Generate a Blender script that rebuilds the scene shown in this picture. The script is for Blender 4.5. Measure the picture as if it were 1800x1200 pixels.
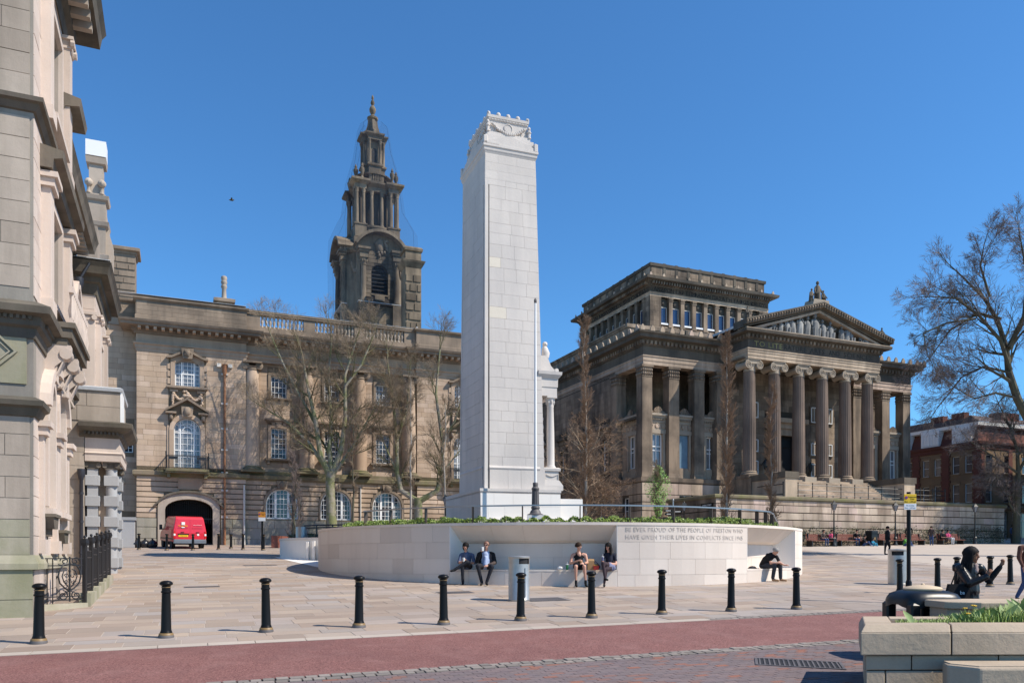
import bpy, bmesh, math, random
from mathutils import Vector, Matrix
R = random.Random(11)
S = bpy.context.scene
for _o in list(bpy.data.objects):
    bpy.data.objects.remove(_o)
COL = S.collection
rad = math.radians
PI = math.pi

# ------------------------------------------------------------------ camera, sky, sun, exposure
EYE = 2.15
cam_d = bpy.data.cameras.new('camera'); cam_d.lens = 28; cam_d.sensor_width = 36
cam_d.shift_y = 0.2111; cam_d.clip_end = 2000; cam_d.clip_start = 0.1
cam = bpy.data.objects.new('camera', cam_d); COL.objects.link(cam)
cam.location = (0, 0, EYE); cam.rotation_euler = (PI/2, 0, 0)
S.camera = cam
SUN_AZ = Vector((0.965, -0.262, 0)).normalized()      # horizontal direction towards the sun
SUN_EL = rad(47)
W = bpy.data.worlds.new('World'); S.world = W; W.use_nodes = True
wn = W.node_tree; wn.nodes.clear()
sky = wn.nodes.new('ShaderNodeTexSky'); sky.sky_type = 'NISHITA'; sky.sun_disc = False
sky.sun_elevation = SUN_EL; sky.sun_rotation = math.atan2(SUN_AZ.x, SUN_AZ.y)
sky.altitude = 0; sky.air_density = 1.0; sky.dust_density = 0.1; sky.ozone_density = 4.0
bg = wn.nodes.new('ShaderNodeBackground'); bg.inputs['Strength'].default_value = 0.126
wo = wn.nodes.new('ShaderNodeOutputWorld')
tint = wn.nodes.new('ShaderNodeMix'); tint.data_type = 'RGBA'; tint.blend_type = 'MULTIPLY'; tint.inputs[0].default_value = 1
tint.inputs[7].default_value = (.49, .885, 1.14, 1)
wn.links.new(sky.outputs[0], tint.inputs[6]); wn.links.new(tint.outputs[2], bg.inputs[0]); wn.links.new(bg.outputs[0], wo.inputs[0])
sl = bpy.data.lights.new('sun', 'SUN'); sl.energy = 5.0; sl.angle = rad(0.5); sl.color = (1.0, 0.915, 0.79)
sun = bpy.data.objects.new('sun', sl); COL.objects.link(sun)
sd = (SUN_AZ*math.cos(SUN_EL) + Vector((0, 0, math.sin(SUN_EL)))).normalized()
sun.rotation_euler = sd.to_track_quat('Z', 'Y').to_euler(); sun.location = (40, -20, 60)
S.view_settings.view_transform = 'Standard'; S.view_settings.look = 'None'
S.view_settings.exposure = 0.35; S.view_settings.gamma = 1
S.view_settings.use_curve_mapping = False

# ------------------------------------------------------------------ materials
def srgb(r, g, b):
    f = lambda c: (c/255/12.92 if c <= 10 else ((c/255+.055)/1.055)**2.4)
    return (f(r), f(g), f(b), 1)
class NT:
    def __init__(s, name):
        s.m = bpy.data.materials.new(name); s.m.use_nodes = True
        s.t = s.m.node_tree; s.t.nodes.clear()
        s.out = s.t.nodes.new('ShaderNodeOutputMaterial')
        s.b = s.t.nodes.new('ShaderNodeBsdfPrincipled')
        s.t.links.new(s.b.outputs[0], s.out.inputs[0])
    def n(s, typ, **kw):
        x = s.t.nodes.new(typ)
        for k, v in kw.items(): setattr(x, k, v)
        return x
    def l(s, a, b): s.t.links.new(a, b)
    def pos(s, scale=(1, 1, 1)):
        g = s.n('ShaderNodeNewGeometry'); mp = s.n('ShaderNodeMapping')
        mp.inputs['Scale'].default_value = scale
        s.l(g.outputs['Position'], mp.inputs[0]); return mp.outputs[0]
    def noise(s, scale, detail=4, vec=None, rough=.55, dist=0):
        x = s.n('ShaderNodeTexNoise'); x.inputs['Scale'].default_value = scale
        x.inputs['Detail'].default_value = detail; x.inputs['Roughness'].default_value = rough
        x.inputs['Distortion'].default_value = dist
        s.l(vec if vec is not None else s.pos(), x.inputs['Vector']); return x.outputs[0]
    def ramp(s, fac, a, b, ca=(0, 0, 0, 1), cb=(1, 1, 1, 1)):
        x = s.n('ShaderNodeValToRGB'); e = x.color_ramp.elements
        e[0].position = a; e[1].position = b; e[0].color = ca; e[1].color = cb
        s.l(fac, x.inputs[0]); return x.outputs[0]
    def mix(s, fac, a, b, mode='MIX'):
        x = s.n('ShaderNodeMix', data_type='RGBA', blend_type=mode)
        for sock, val in ((x.inputs[0], fac), (x.inputs[6], a), (x.inputs[7], b)):
            if hasattr(val, 'links'): s.l(val, sock)
            else: sock.default_value = val
        return x.outputs[2]
    def math(s, op, a, b=0.0):
        x = s.n('ShaderNodeMath', operation=op)
        for sock, val in ((x.inputs[0], a), (x.inputs[1], b)):
            if hasattr(val, 'links'): s.l(val, sock)
            else: sock.default_value = val
        return x.outputs[0]
    def rnd(s):
        o = s.n('ShaderNodeObjectInfo'); g = s.n('ShaderNodeNewGeometry')
        a = s.math('ADD', o.outputs['Random'], g.outputs['Random Per Island'])
        return s.math('FRACT', a)
    def bump(s, h, strength=.3, dist=.02):
        x = s.n('ShaderNodeBump'); x.inputs['Strength'].default_value = strength
        x.inputs['Distance'].default_value = dist
        s.l(h, x.inputs['Height']); s.l(x.outputs[0], s.b.inputs['Normal'])
    def color(s, c):
        if hasattr(c, 'links'): s.l(c, s.b.inputs['Base Color'])
        else: s.b.inputs['Base Color'].default_value = c
    def set(s, **kw):
        for k, v in kw.items(): s.b.inputs[k].default_value = v
def C4(r, g, b): return (r, g, b, 1)
def mat_stone(name, cols, stain=.5, stain_col=C4(.05, .045, .04), streak=.5, moss=0, grain=.12, bump=.35, rough=.88, fine=60, pos_scale=1.0):
    m = NT(name); r = m.rnd()
    cr = m.n('ShaderNodeValToRGB'); cr.color_ramp.interpolation = 'LINEAR'
    e = cr.color_ramp.elements
    while len(e) < len(cols): e.new(.5)
    for i, c in enumerate(cols): e[i].position = i/(len(cols)-1); e[i].color = c
    m.l(r, cr.inputs[0]); col = cr.outputs[0]
    big = m.noise(.35*pos_scale, 6, rough=.6)
    st = m.noise(1.1*pos_scale, 5, m.pos((1, 1, .12)), rough=.65)
    if stain: col = m.mix(m.math('MULTIPLY', m.ramp(big, .38, .68), stain), col, stain_col)
    if streak: col = m.mix(m.math('MULTIPLY', m.ramp(st, .42, .72), streak), col, stain_col)
    if moss: col = m.mix(m.math('MULTIPLY', m.ramp(m.noise(.8, 5, rough=.65), .4, .65), moss), col, C4(.13, .15, .04))
    g = m.noise(fine, 4, rough=.7)
    col = m.mix(grain, col, g, 'OVERLAY'); m.color(col)
    m.set(Roughness=rough); m.b.inputs['Specular IOR Level'].default_value = .25
    hh = m.math('ADD', m.math('MULTIPLY', m.noise(9, 5), .7), m.math('MULTIPLY', g, .3))
    m.bump(hh, bump, .02)
    return m.m
def mat_flat(name, col, rough=.5, metal=0, var=.0, bump=0, nscale=8, spec=.5, coat=0):
    m = NT(name); c = col
    if var: c = m.mix(var, col, m.noise(nscale, 5), 'OVERLAY')
    m.color(c); m.set(Roughness=rough, Metallic=metal); m.b.inputs['Specular IOR Level'].default_value = spec
    if coat: m.b.inputs['Coat Weight'].default_value = coat
    if bump: m.bump(m.noise(nscale*4, 4), bump, .01)
    return m.m
M = {}
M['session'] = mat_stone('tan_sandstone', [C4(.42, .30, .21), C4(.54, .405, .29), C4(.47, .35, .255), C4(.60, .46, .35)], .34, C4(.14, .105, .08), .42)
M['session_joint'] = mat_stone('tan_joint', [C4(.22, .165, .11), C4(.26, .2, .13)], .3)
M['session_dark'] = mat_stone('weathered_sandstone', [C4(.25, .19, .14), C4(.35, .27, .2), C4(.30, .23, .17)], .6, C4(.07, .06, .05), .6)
M['tower'] = mat_stone('sooty_sandstone', [C4(.17, .13, .09), C4(.30, .235, .165), C4(.23, .18, .125)], .65, C4(.03, .027, .025), .7)
M['tower_joint'] = mat_stone('sooty_joint', [C4(.05, .042, .035), C4(.06, .05, .04)], .3)
M['mossy'] = mat_stone('mossy_ledge_stone', [C4(.2, .16, .11), C4(.27, .215, .15)], .5, C4(.06, .055, .035), .4, moss=.5)
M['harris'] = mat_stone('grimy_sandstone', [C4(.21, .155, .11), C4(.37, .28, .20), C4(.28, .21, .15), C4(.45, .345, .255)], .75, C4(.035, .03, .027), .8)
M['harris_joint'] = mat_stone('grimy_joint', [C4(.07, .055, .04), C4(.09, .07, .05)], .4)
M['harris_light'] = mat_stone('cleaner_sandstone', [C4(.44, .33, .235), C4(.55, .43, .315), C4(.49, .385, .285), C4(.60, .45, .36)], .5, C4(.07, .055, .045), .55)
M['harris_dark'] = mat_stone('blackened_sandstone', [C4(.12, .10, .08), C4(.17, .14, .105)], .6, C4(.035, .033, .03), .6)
M['column'] = mat_stone('column_sandstone', [C4(.22, .16, .125), C4(.27, .20, .155)], .5, C4(.06, .05, .045), .5)
M['capital'] = mat_stone('capital_stone', [C4(.36, .30, .235), C4(.42, .35, .27)], .4, C4(.12, .1, .08), .2)
M['relief'] = mat_stone('grey_relief_stone', [C4(.24, .24, .235), C4(.32, .32, .31)], .6, C4(.05, .05, .05), .5)
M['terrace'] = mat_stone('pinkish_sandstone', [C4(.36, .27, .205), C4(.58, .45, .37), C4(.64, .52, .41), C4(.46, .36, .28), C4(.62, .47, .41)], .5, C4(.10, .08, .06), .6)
M['pink'] = mat_stone('pale_pink_sandstone', [C4(.52, .425, .365), C4(.63, .525, .455), C4(.57, .475, .41)], .25, C4(.25, .22, .19), .35)
M['pink_joint'] = mat_stone('pale_joint', [C4(.42, .36, .31), C4(.46, .39, .34)], .2)
M['greyed'] = mat_stone('greyed_sandstone', [C4(.37, .31, .255), C4(.48, .405, .335), C4(.42, .355, .295)], .45, C4(.18, .15, .12), .6)
M['greyed_joint'] = mat_stone('greyed_joint', [C4(.31, .28, .24), C4(.34, .31, .265)], .3)
M['greenish'] = mat_stone('green_stained_sandstone', [C4(.38, .35, .27), C4(.46, .41, .33)], .35, C4(.18, .17, .11), .5, moss=.38)
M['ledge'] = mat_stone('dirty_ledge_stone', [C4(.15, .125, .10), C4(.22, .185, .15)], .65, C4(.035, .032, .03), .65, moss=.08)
M['granite'] = mat_stone('grey_granite', [C4(.31, .31, .315), C4(.38, .38, .385)], .15, C4(.2, .2, .2), .1, grain=.35, fine=120)
M['portland'] = mat_stone('portland_stone', [C4(.575, .525, .48), C4(.615, .565, .52), C4(.595, .545, .50), C4(.625, .575, .53)], .38, C4(.42, .395, .38), .5)
M['portland_new'] = mat_stone('newer_portland_stone', [C4(.65, .585, .49), C4(.67, .605, .51)], .1, C4(.5, .46, .4), .1)
M['portland_joint'] = mat_stone('portland_joint', [C4(.545, .50, .455), C4(.575, .525, .48)], .1)
M['lime'] = mat_stone('smooth_limestone', [C4(.60, .52, .455), C4(.72, .635, .56), C4(.67, .585, .515), C4(.75, .675, .595)], .16, C4(.45, .37, .31), .22, bump=.12)
M['lime_joint'] = mat_stone('limestone_joint', [C4(.56, .48, .41), C4(.6, .52, .45)], .1, bump=.1)
M['lime_white'] = mat_stone('white_limestone', [C4(.76, .72, .67), C4(.8, .76, .71)], .1, C4(.6, .55, .5), .1, bump=.1)
M['letter'] = mat_stone('cut_letter_shadow', [C4(.655, .57, .50), C4(.665, .58, .51)], .1, bump=.1)
M['flag'] = mat_stone('york_flagstone', [C4(.28, .215, .17), C4(.37, .29, .23), C4(.31, .27, .24), C4(.43, .34, .265), C4(.29, .23, .185), C4(.35, .31, .285), C4(.40, .315, .26)], .45, C4(.22, .175, .145), .0, fine=40)
M['mortar'] = mat_stone('pale_mortar', [C4(.46, .395, .335), C4(.52, .45, .385)], .3, C4(.3, .25, .21), .0)
M['sett'] = mat_stone('grey_sett', [C4(.17, .15, .135), C4(.30, .26, .23), C4(.22, .195, .175)], .3, C4(.10, .09, .08), 0)
M['sett_joint'] = mat_stone('sett_joint', [C4(.10, .085, .07), C4(.13, .11, .09)], .2, bump=.5)
M['kerbstone'] = mat_stone('kerb_stone', [C4(.42, .36, .30), C4(.47, .4, .34)], .25, C4(.2, .17, .15), 0)
M['paver'] = mat_stone('brindle_paver', [C4(.155, .12, .12), C4(.18, .145, .145), C4(.165, .13, .135), C4(.20, .15, .145), C4(.16, .13, .13), C4(.28, .12, .08)], .25, C4(.09, .075, .075), 0, fine=90)
M['planter'] = mat_stone('gritty_sandstone', [C4(.43, .34, .25), C4(.50, .40, .30), C4(.46, .37, .27)], .35, C4(.17, .14, .10), .25, fine=35, bump=.6)
def _asphalt():
    m = NT('red_asphalt'); n1 = m.noise(38, 4, rough=.85); n2 = m.noise(.7, 5); n3 = m.noise(24, 3, rough=.8)
    c = m.ramp(n1, .42, .6, C4(.075, .022, .018), C4(.33, .15, .13))
    c = m.mix(m.math('MULTIPLY', m.ramp(n3, .55, .75), .45), c, C4(.36, .22, .19))
    c = m.mix(m.math('MULTIPLY', m.ramp(n2, .35, .7), .4), c, C4(.20, .085, .07))
    for sc, v, k, cc in ((.5, (.25, 1, 1), .35, C4(.12, .05, .045)), (1.7, (1, 1, 1), .3, C4(.30, .165, .145)), (3.5, (1, .3, 1), .28, C4(.14, .065, .06))): c = m.mix(m.math('MULTIPLY', m.ramp(m.noise(sc, 6, m.pos(v), rough=.7), .48, .66), k), c, cc)
    m.color(c); m.set(Roughness=.9); m.bump(n1, .7, .012); return m.m
M['asphalt'] = _asphalt()
M['soil'] = mat_flat('dark_soil', C4(.05, .035, .025), .95, var=.3, bump=.5)
M['black'] = mat_flat('gloss_black_paint', C4(.008, .0075, .0075), .36, spec=.18, var=.1)
M['iron'] = mat_flat('black_iron_paint', C4(.016, .016, .018), .42, var=.1)
M['lampiron'] = mat_flat('lamp_iron', C4(.015, .018, .018), .4)
M['gold'] = mat_flat('gold_paint_band', C4(.20, .125, .05), .5)
M['steel'] = mat_flat('brushed_steel', C4(.43, .42, .40), .45, metal=.75, var=.2)
M['rail'] = mat_flat('satin_rail_metal', C4(.30, .31, .33), .38, metal=.8)
M['bronze'] = mat_flat('bronze_post', C4(.10, .075, .06), .5, metal=.5)
M['white'] = mat_flat('white_paint', C4(.78, .78, .77), .45, var=.05)
M['offwhite'] = mat_flat('old_white_paint', C4(.62, .58, .52), .6, var=.2)
M['lead'] = mat_flat('lead_flashing', C4(.48, .50, .52), .55, metal=.2, var=.2)
M['darkroom'] = mat_flat('dark_interior', C4(.012, .012, .014), .8)
def _glass(name, c, rough=.06, spec=.8):
    m = NT(name); c = m.mix(m.math('MULTIPLY', m.ramp(m.rnd(), .55, .95), .5), c, C4(.22, .22, .21)); m.color(m.mix(.45, c, m.noise(1.5, 3), 'OVERLAY')); m.set(Roughness=rough)
    m.b.inputs['Specular IOR Level'].default_value = spec; m.bump(m.noise(2.5, 2), .06, .03); return m.m
M['glass'] = _glass('window_glass', C4(.035, .042, .055))
M['glass_pale'] = _glass('curtained_glass', C4(.17, .18, .20))
M['glass_blue'] = _glass('sky_reflecting_glass', C4(.02, .035, .09))
M['blind'] = _glass('patterned_blue_screen', C4(.10, .19, .27), .4, .3)
M['copper'] = mat_flat('rusty_pipe', C4(.27, .12, .055), .65, var=.6, nscale=3)
M['pipe'] = mat_flat('blue_black_pipe', C4(.022, .024, .034), .5, var=.2)
M['rust'] = mat_flat('grey_pipe', C4(.10, .09, .09), .6, var=.5, nscale=2)
M['red'] = mat_flat('red_van_paint', C4(.62, .018, .035), .3, coat=.5)
M['plastic'] = mat_flat('black_moulded_plastic', C4(.011, .013, .016), .36, spec=.35)
M['beige'] = mat_flat('beige_plastic', C4(.58, .45, .30), .6)
M['rubber'] = mat_flat('rubber', C4(.015, .015, .015), .8)
M['yellow'] = mat_flat('yellow_plate', C4(.80, .50, .01), .5)
M['signblue'] = mat_flat('sign_blue', C4(.05, .07, .35), .5)
M['signred'] = mat_flat('sign_red', C4(.55, .03, .03), .5)
M['shaded_yellow'] = mat_flat('tree_shaded_yellow', C4(.7, .28, .04), .2)  # yellow sign paint with tree shade put into the colour
M['redlens'] = mat_flat('red_lens', C4(.55, .02, .02), .2)
M['binbag'] = mat_flat('black_bin_bag', C4(.02, .02, .023), .25, bump=.9, nscale=3)
M['wood'] = mat_flat('red_brown_bench_wood', C4(.20, .065, .042), .6, var=.3)
def _leaf(name, a, b):
    m = NT(name); m.color(m.mix(m.rnd(), a, b)); m.set(Roughness=.55)
    m.b.inputs['Subsurface Weight'].default_value = 0; return m.m
M['hedge'] = _leaf('hedge_leaf', C4(.06, .11, .012), C4(.20, .27, .035))
M['freshleaf'] = _leaf('fresh_spring_leaf', C4(.10, .22, .03), C4(.20, .36, .06))
M['grassleaf'] = _leaf('planter_grass', C4(.13, .22, .035), C4(.36, .46, .13))
M['tulip'] = _leaf('broad_leaf', C4(.17, .25, .07), C4(.36, .45, .17))
M['ivy'] = _leaf('ivy_leaf', C4(.03, .04, .012), C4(.10, .09, .03))
M['flower'] = mat_flat('yellow_petal', C4(.75, .45, .02), .6)
def _bark(name, a, b, moss=0):
    m = NT(name); n = m.noise(6, 6, m.pos((1, 1, .4)), rough=.7)
    c = m.mix(n, a, b)
    if moss: c = m.mix(m.math('MULTIPLY', m.ramp(m.noise(1.6, 4), .42, .58), moss), c, C4(.13, .15, .04))
    m.color(c); m.set(Roughness=.9); m.bump(n, .8, .03); return m.m
M['bark'] = _bark('pale_mossy_bark', C4(.16, .135, .10), C4(.40, .36, .29), .75)
M['branch'] = _bark('greenish_branch_bark', C4(.09, .075, .045), C4(.20, .165, .10), .5)
M['twig'] = _bark('brown_twig_bark', C4(.20, .145, .095), C4(.34, .26, .18))
M['darkbark'] = _bark('dark_bark', C4(.035, .03, .025), C4(.10, .085, .06), .15)
M['darktwig'] = _bark('dark_twig_bark', C4(.13, .10, .09), C4(.22, .17, .15))
M['greytrunk'] = _bark('silvery_bark', C4(.22, .20, .17), C4(.42, .38, .33))
M['bud'] = _bark('reddish_bud_twig', C4(.20, .125, .08), C4(.32, .21, .13))
M['brick'] = mat_stone('red_brick', [C4(.11, .04, .032), C4(.16, .058, .042), C4(.135, .05, .038)], .4, C4(.06, .03, .025), .3)
M['buff'] = mat_stone('buff_brick', [C4(.18, .12, .07), C4(.24, .165, .095)], .4, C4(.1, .07, .05), .3)
M['slate'] = mat_stone('brown_roof_tile', [C4(.11, .085, .08), C4(.16, .125, .115)], .3, C4(.05, .045, .04), 0)
M['town'] = mat_stone('concrete_panel', [C4(.3, .28, .25), C4(.34, .32, .29)], .3)

STUFFY = {'dentils', 'modillions', 'egg_moulding', 'roof_tile_courses', 'quoins', 'louvre', 'gate_bars', 'woody_stems', 'lintel_and_sill'}
# ------------------------------------------------------------------ mesh builder
class MB:
    def __init__(s, mtx=None):
        s.v = []; s.f = []; s.mi = []; s.sm = []; s.M = mtx; s.cur = 0; s.smooth = False
    def add(s, vs, fs):
        o = len(s.v)
        if s.M is not None:
            m = s.M; s.v += [tuple(m @ Vector(p)) for p in vs]
        else: s.v += [tuple(p) for p in vs]
        for f in fs:
            s.f.append(tuple(i+o for i in f)); s.mi.append(s.cur); s.sm.append(s.smooth)
    def box(s, x0, x1, y0, y1, z0, z1):
        s.add([(x0, y0, z0), (x1, y0, z0), (x1, y1, z0), (x0, y1, z0), (x0, y0, z1), (x1, y0, z1), (x1, y1, z1), (x0, y1, z1)],
              [(0, 3, 2, 1), (4, 5, 6, 7), (0, 1, 5, 4), (1, 2, 6, 5), (2, 3, 7, 6), (3, 0, 4, 7)])
    def bbox(s, x0, x1, y0, y1, z0, z1, c=.02):      # box with chamfered vertical and top edges
        P = [(x0+c, y0), (x1-c, y0), (x1, y0+c), (x1, y1-c), (x1-c, y1), (x0+c, y1), (x0, y1-c), (x0, y0+c)]
        Q = [(x0+2*c, y0+c), (x1-2*c, y0+c), (x1-c, y0+2*c), (x1-c, y1-2*c), (x1-2*c, y1-c), (x0+2*c, y1-c), (x0+c, y1-2*c), (x0+c, y0+2*c)]
        vs = [(x, y, z0) for x, y in P]+[(x, y, z1-c) for x, y in P]+[(x, y, z1) for x, y in Q]
        fs = [tuple(range(7, -1, -1)), tuple(range(16, 24))]
        for k in (0, 8):
            for i in range(8): fs.append((k+i, k+(i+1) % 8, k+8+(i+1) % 8, k+8+i))
        s.add(vs, fs)
    def prism(s, poly, y0, y1):       # polygon in (x,z), extruded along y
        n = len(poly)
        A = sum(poly[i][0]*poly[(i+1) % n][1]-poly[(i+1) % n][0]*poly[i][1] for i in range(n))
        if A < 0: poly = poly[::-1]
        s.add([(x, y0, z) for x, z in poly]+[(x, y1, z) for x, z in poly],
              [tuple(range(n)), tuple(range(2*n-1, n-1, -1))]+[((i+1) % n, i, n+i, n+(i+1) % n) for i in range(n)])
    def prismz(s, poly, z0, z1):      # polygon in (x,y), extruded along z
        n = len(poly)
        A = sum(poly[i][0]*poly[(i+1) % n][1]-poly[(i+1) % n][0]*poly[i][1] for i in range(n))
        if A < 0: poly = poly[::-1]
        s.add([(x, y, z0) for x, y in poly]+[(x, y, z1) for x, y in poly],
              [tuple(range(n-1, -1, -1)), tuple(range(n, 2*n))]+[(i, (i+1) % n, n+(i+1) % n, n+i) for i in range(n)])
    def frustum(s, a, b):             # a, b = (x0,x1,y0,y1,z)
        x0, x1, y0, y1, z = a; X0, X1, Y0, Y1, Z = b
        s.add([(x0, y0, z), (x1, y0, z), (x1, y1, z), (x0, y1, z), (X0, Y0, Z), (X1, Y0, Z), (X1, Y1, Z), (X0, Y1, Z)],
              [(0, 3, 2, 1), (4, 5, 6, 7), (0, 1, 5, 4), (1, 2, 6, 5), (2, 3, 7, 6), (3, 0, 4, 7)])
    def lathe(s, prof, n=16, cx=0, cy=0, a0=0, a1=2*PI, cap=True):
        full = abs(a1-a0-2*PI) < 1e-6; m = n if full else n+1
        vs = []
        for r, z in prof:
            for i in range(m):
                a = a0+(a1-a0)*i/n; vs.append((cx+r*math.cos(a), cy+r*math.sin(a), z))
        fs = []
        for j in range(len(prof)-1):
            for i in range(n):
                k = (i+1) % m; fs.append((j*m+i, j*m+k, (j+1)*m+k, (j+1)*m+i))
        if cap and full:
            if prof[0][0] > 1e-4: fs.append(tuple(range(m-1, -1, -1)))
            if prof[-1][0] > 1e-4: fs.append(tuple((len(prof)-1)*m+i for i in range(m)))
        sm = s.smooth; s.smooth = True; s.add(vs, fs); s.smooth = sm
    def fluted(s, r0, r1, z0, z1, nf=20, cx=0, cy=0, depth=.055):
        vs = []; fs = []; m = nf*4; rings = 5
        for j in range(rings+1):
            t = j/rings; r = r0+(r1-r0)*(t**1.6); z = z0+(z1-z0)*t
            for i in range(m):
                d = (0, 0, depth, depth)[i % 4]
                off = (.0, .30, .42, .88)[i % 4]
                a = 2*PI*(i//4+off)/nf
                rr = r*(1-d); vs.append((cx+rr*math.cos(a), cy+rr*math.sin(a), z))
        for j in range(rings):
            for i in range(m):
                k = (i+1) % m; fs.append((j*m+i, j*m+k, (j+1)*m+k, (j+1)*m+i))
        s.add(vs, fs)
    def tube(s, pts, rads, n=6, cap=True):
        if not hasattr(rads, '__len__'): rads = [rads]*len(pts)
        P = [Vector(p) for p in pts]; vs = []; fs = []; up = None
        for i, p in enumerate(P):
            t = (P[min(i+1, len(P)-1)]-P[max(i-1, 0)])
            t = t.normalized() if t.length > 1e-9 else Vector((0, 0, 1))
            if up is None:
                up = t.orthogonal().normalized()
            else:
                up = up-t*up.dot(t)
                up = up.normalized() if up.length > 1e-6 else t.orthogonal().normalized()
            w = t.cross(up)
            for k in range(n):
                a = 2*PI*k/n; vs.append(p+(up*math.cos(a)+w*math.sin(a))*rads[i])
        for i in range(len(P)-1):
            for k in range(n):
                l = (k+1) % n; fs.append((i*n+k, i*n+l, (i+1)*n+l, (i+1)*n+k))
        if cap: fs += [tuple(range(n-1, -1, -1)), tuple((len(P)-1)*n+k for k in range(n))]
        sm = s.smooth; s.smooth = n > 4; s.add(vs, fs); s.smooth = sm
    def ball(s, c, r, nu=10, nv=7):
        if not hasattr(r, '__len__'): r = (r, r, r)
        vs = [(c[0], c[1], c[2]-r[2])]; fs = []
        for j in range(1, nv):
            b = PI*j/nv-PI/2
            for i in range(nu):
                a = 2*PI*i/nu
                vs.append((c[0]+r[0]*math.cos(b)*math.cos(a), c[1]+r[1]*math.cos(b)*math.sin(a), c[2]+r[2]*math.sin(b)))
        vs.append((c[0], c[1], c[2]+r[2])); L = len(vs)-1
        for i in range(nu):
            k = (i+1) % nu; fs.append((0, 1+k, 1+i))
            for j in range(nv-2): fs.append((1+j*nu+i, 1+j*nu+k, 1+(j+1)*nu+k, 1+(j+1)*nu+i))
            fs.append((L, 1+(nv-2)*nu+i, 1+(nv-2)*nu+k))
        sm = s.smooth; s.smooth = True; s.add(vs, fs); s.smooth = sm
    def run(s, prof, path, closed=False):
        """sweep a moulding profile [(out,z)] along a plan path [(x,y)]; 'out' is to the right of travel"""
        P = [Vector((p[0], p[1])) for p in path]; n = len(P); mit = []
        for i in range(n):
            ds = []
            if closed or i > 0: ds.append((P[i]-P[i-1]).normalized())
            if closed or i < n-1: ds.append((P[(i+1) % n]-P[i]).normalized())
            ns = [Vector((d.y, -d.x)) for d in ds]
            if len(ns) == 1: mit.append(ns[0])
            else:
                b = ns[0]+ns[1]; b = b/max(.15, b.dot(ns[0])); mit.append(b)
        m = len(prof); vs = []
        for i in range(n):
            for o, z in prof: vs.append((P[i].x+mit[i].x*o, P[i].y+mit[i].y*o, z))
        fs = []
        for i in range(n if closed else n-1):
            k = (i+1) % n
            for j in range(m-1): fs.append((i*m+j, k*m+j, k*m+j+1, i*m+j+1))
        if not closed:
            fs.append(tuple(range(m))); fs.append(tuple((n-1)*m+j for j in range(m-1, -1, -1)))
        s.add(vs, fs)
    def arch(s, cx, zc, r0, r1, y0, y1, a0=0.0, a1=PI, n=14, sq=1.0):   # archivolt ring in the xz plane
        for i in range(n):
            A = a0+(a1-a0)*i/n; B = a0+(a1-a0)*(i+1)/n
            q = [(cx+r*math.cos(t), zc+sq*r*math.sin(t)) for r, t in ((r0, A), (r1, A), (r1, B), (r0, B))]
            s.prism(q, y0, y1)
    def build(s, name, mat, parent=None, loc=None, bevel=0, auto=True):
        me = bpy.data.meshes.new(name); me.from_pydata(s.v, [], s.f)
        mats = mat if isinstance(mat, (list, tuple)) else [mat]
        for x in mats: me.materials.append(M[x] if isinstance(x, str) else x)
        if len(mats) > 1: me.polygons.foreach_set('material_index', s.mi)
        if any(s.sm):
            me.polygons.foreach_set('use_smooth', s.sm)
            if auto: me.set_sharp_from_angle(angle=rad(42))
        me.update()
        o = bpy.data.objects.new(name, me); COL.objects.link(o)
        if name in STUFFY and parent is not None: o['kind'] = 'stuff'
        if parent is not None: o.parent = parent
        if loc is not None: o.location = loc
        if bevel:
            b = o.modifiers.new('bevel', 'BEVEL'); b.width = bevel; b.segments = 2; b.limit_method = 'ANGLE'; b.angle_limit = rad(50)
        return o
def tag(o, label=None, cat=None, group=None, kind=None):
    if label: o['label'] = label
    if cat: o['category'] = cat
    if group: o['group'] = group
    if kind: o['kind'] = kind
    return o
def thing(name, label, cat, loc=(0, 0, 0), rz=0, group=None):
    o = bpy.data.objects.new(name, None); COL.objects.link(o); o.empty_display_size = .2
    o.location = loc; o.rotation_euler = (0, 0, rz); tag(o, label, cat, group); return o
def copy_tree(o, parent=None):
    c = o.copy(); COL.objects.link(c)
    if parent is not None: c.parent = parent
    for ch in list(o.children): copy_tree(ch, c)
    return c
def gz(x, y): return .0516*min(y, 120)-.0065*x
def gpt(u, v):                       # where the sight line through a photo pixel meets the sloping square
    q = (u-900)/1400; w = (v-980)/1400; Y = EYE/(w+.0516-.0065*q)
    return Vector((q*Y, Y, gz(q*Y, Y)))
def facm(ox, oy, kind='F'):          # facade coordinates (along, depth inwards, up) -> building coordinates
    if kind == 'F': return Matrix(((1, 0, 0, ox), (0, 1, 0, oy), (0, 0, 1, 0), (0, 0, 0, 1)))
    if kind == 'R': return Matrix(((0, -1, 0, ox), (1, 0, 0, oy), (0, 0, 1, 0), (0, 0, 0, 1)))   # faces +x, along = +y
    if kind == 'L': return Matrix(((0, 1, 0, ox), (-1, 0, 0, oy), (0, 0, 1, 0), (0, 0, 0, 1)))   # faces -x, along = -y
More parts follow.
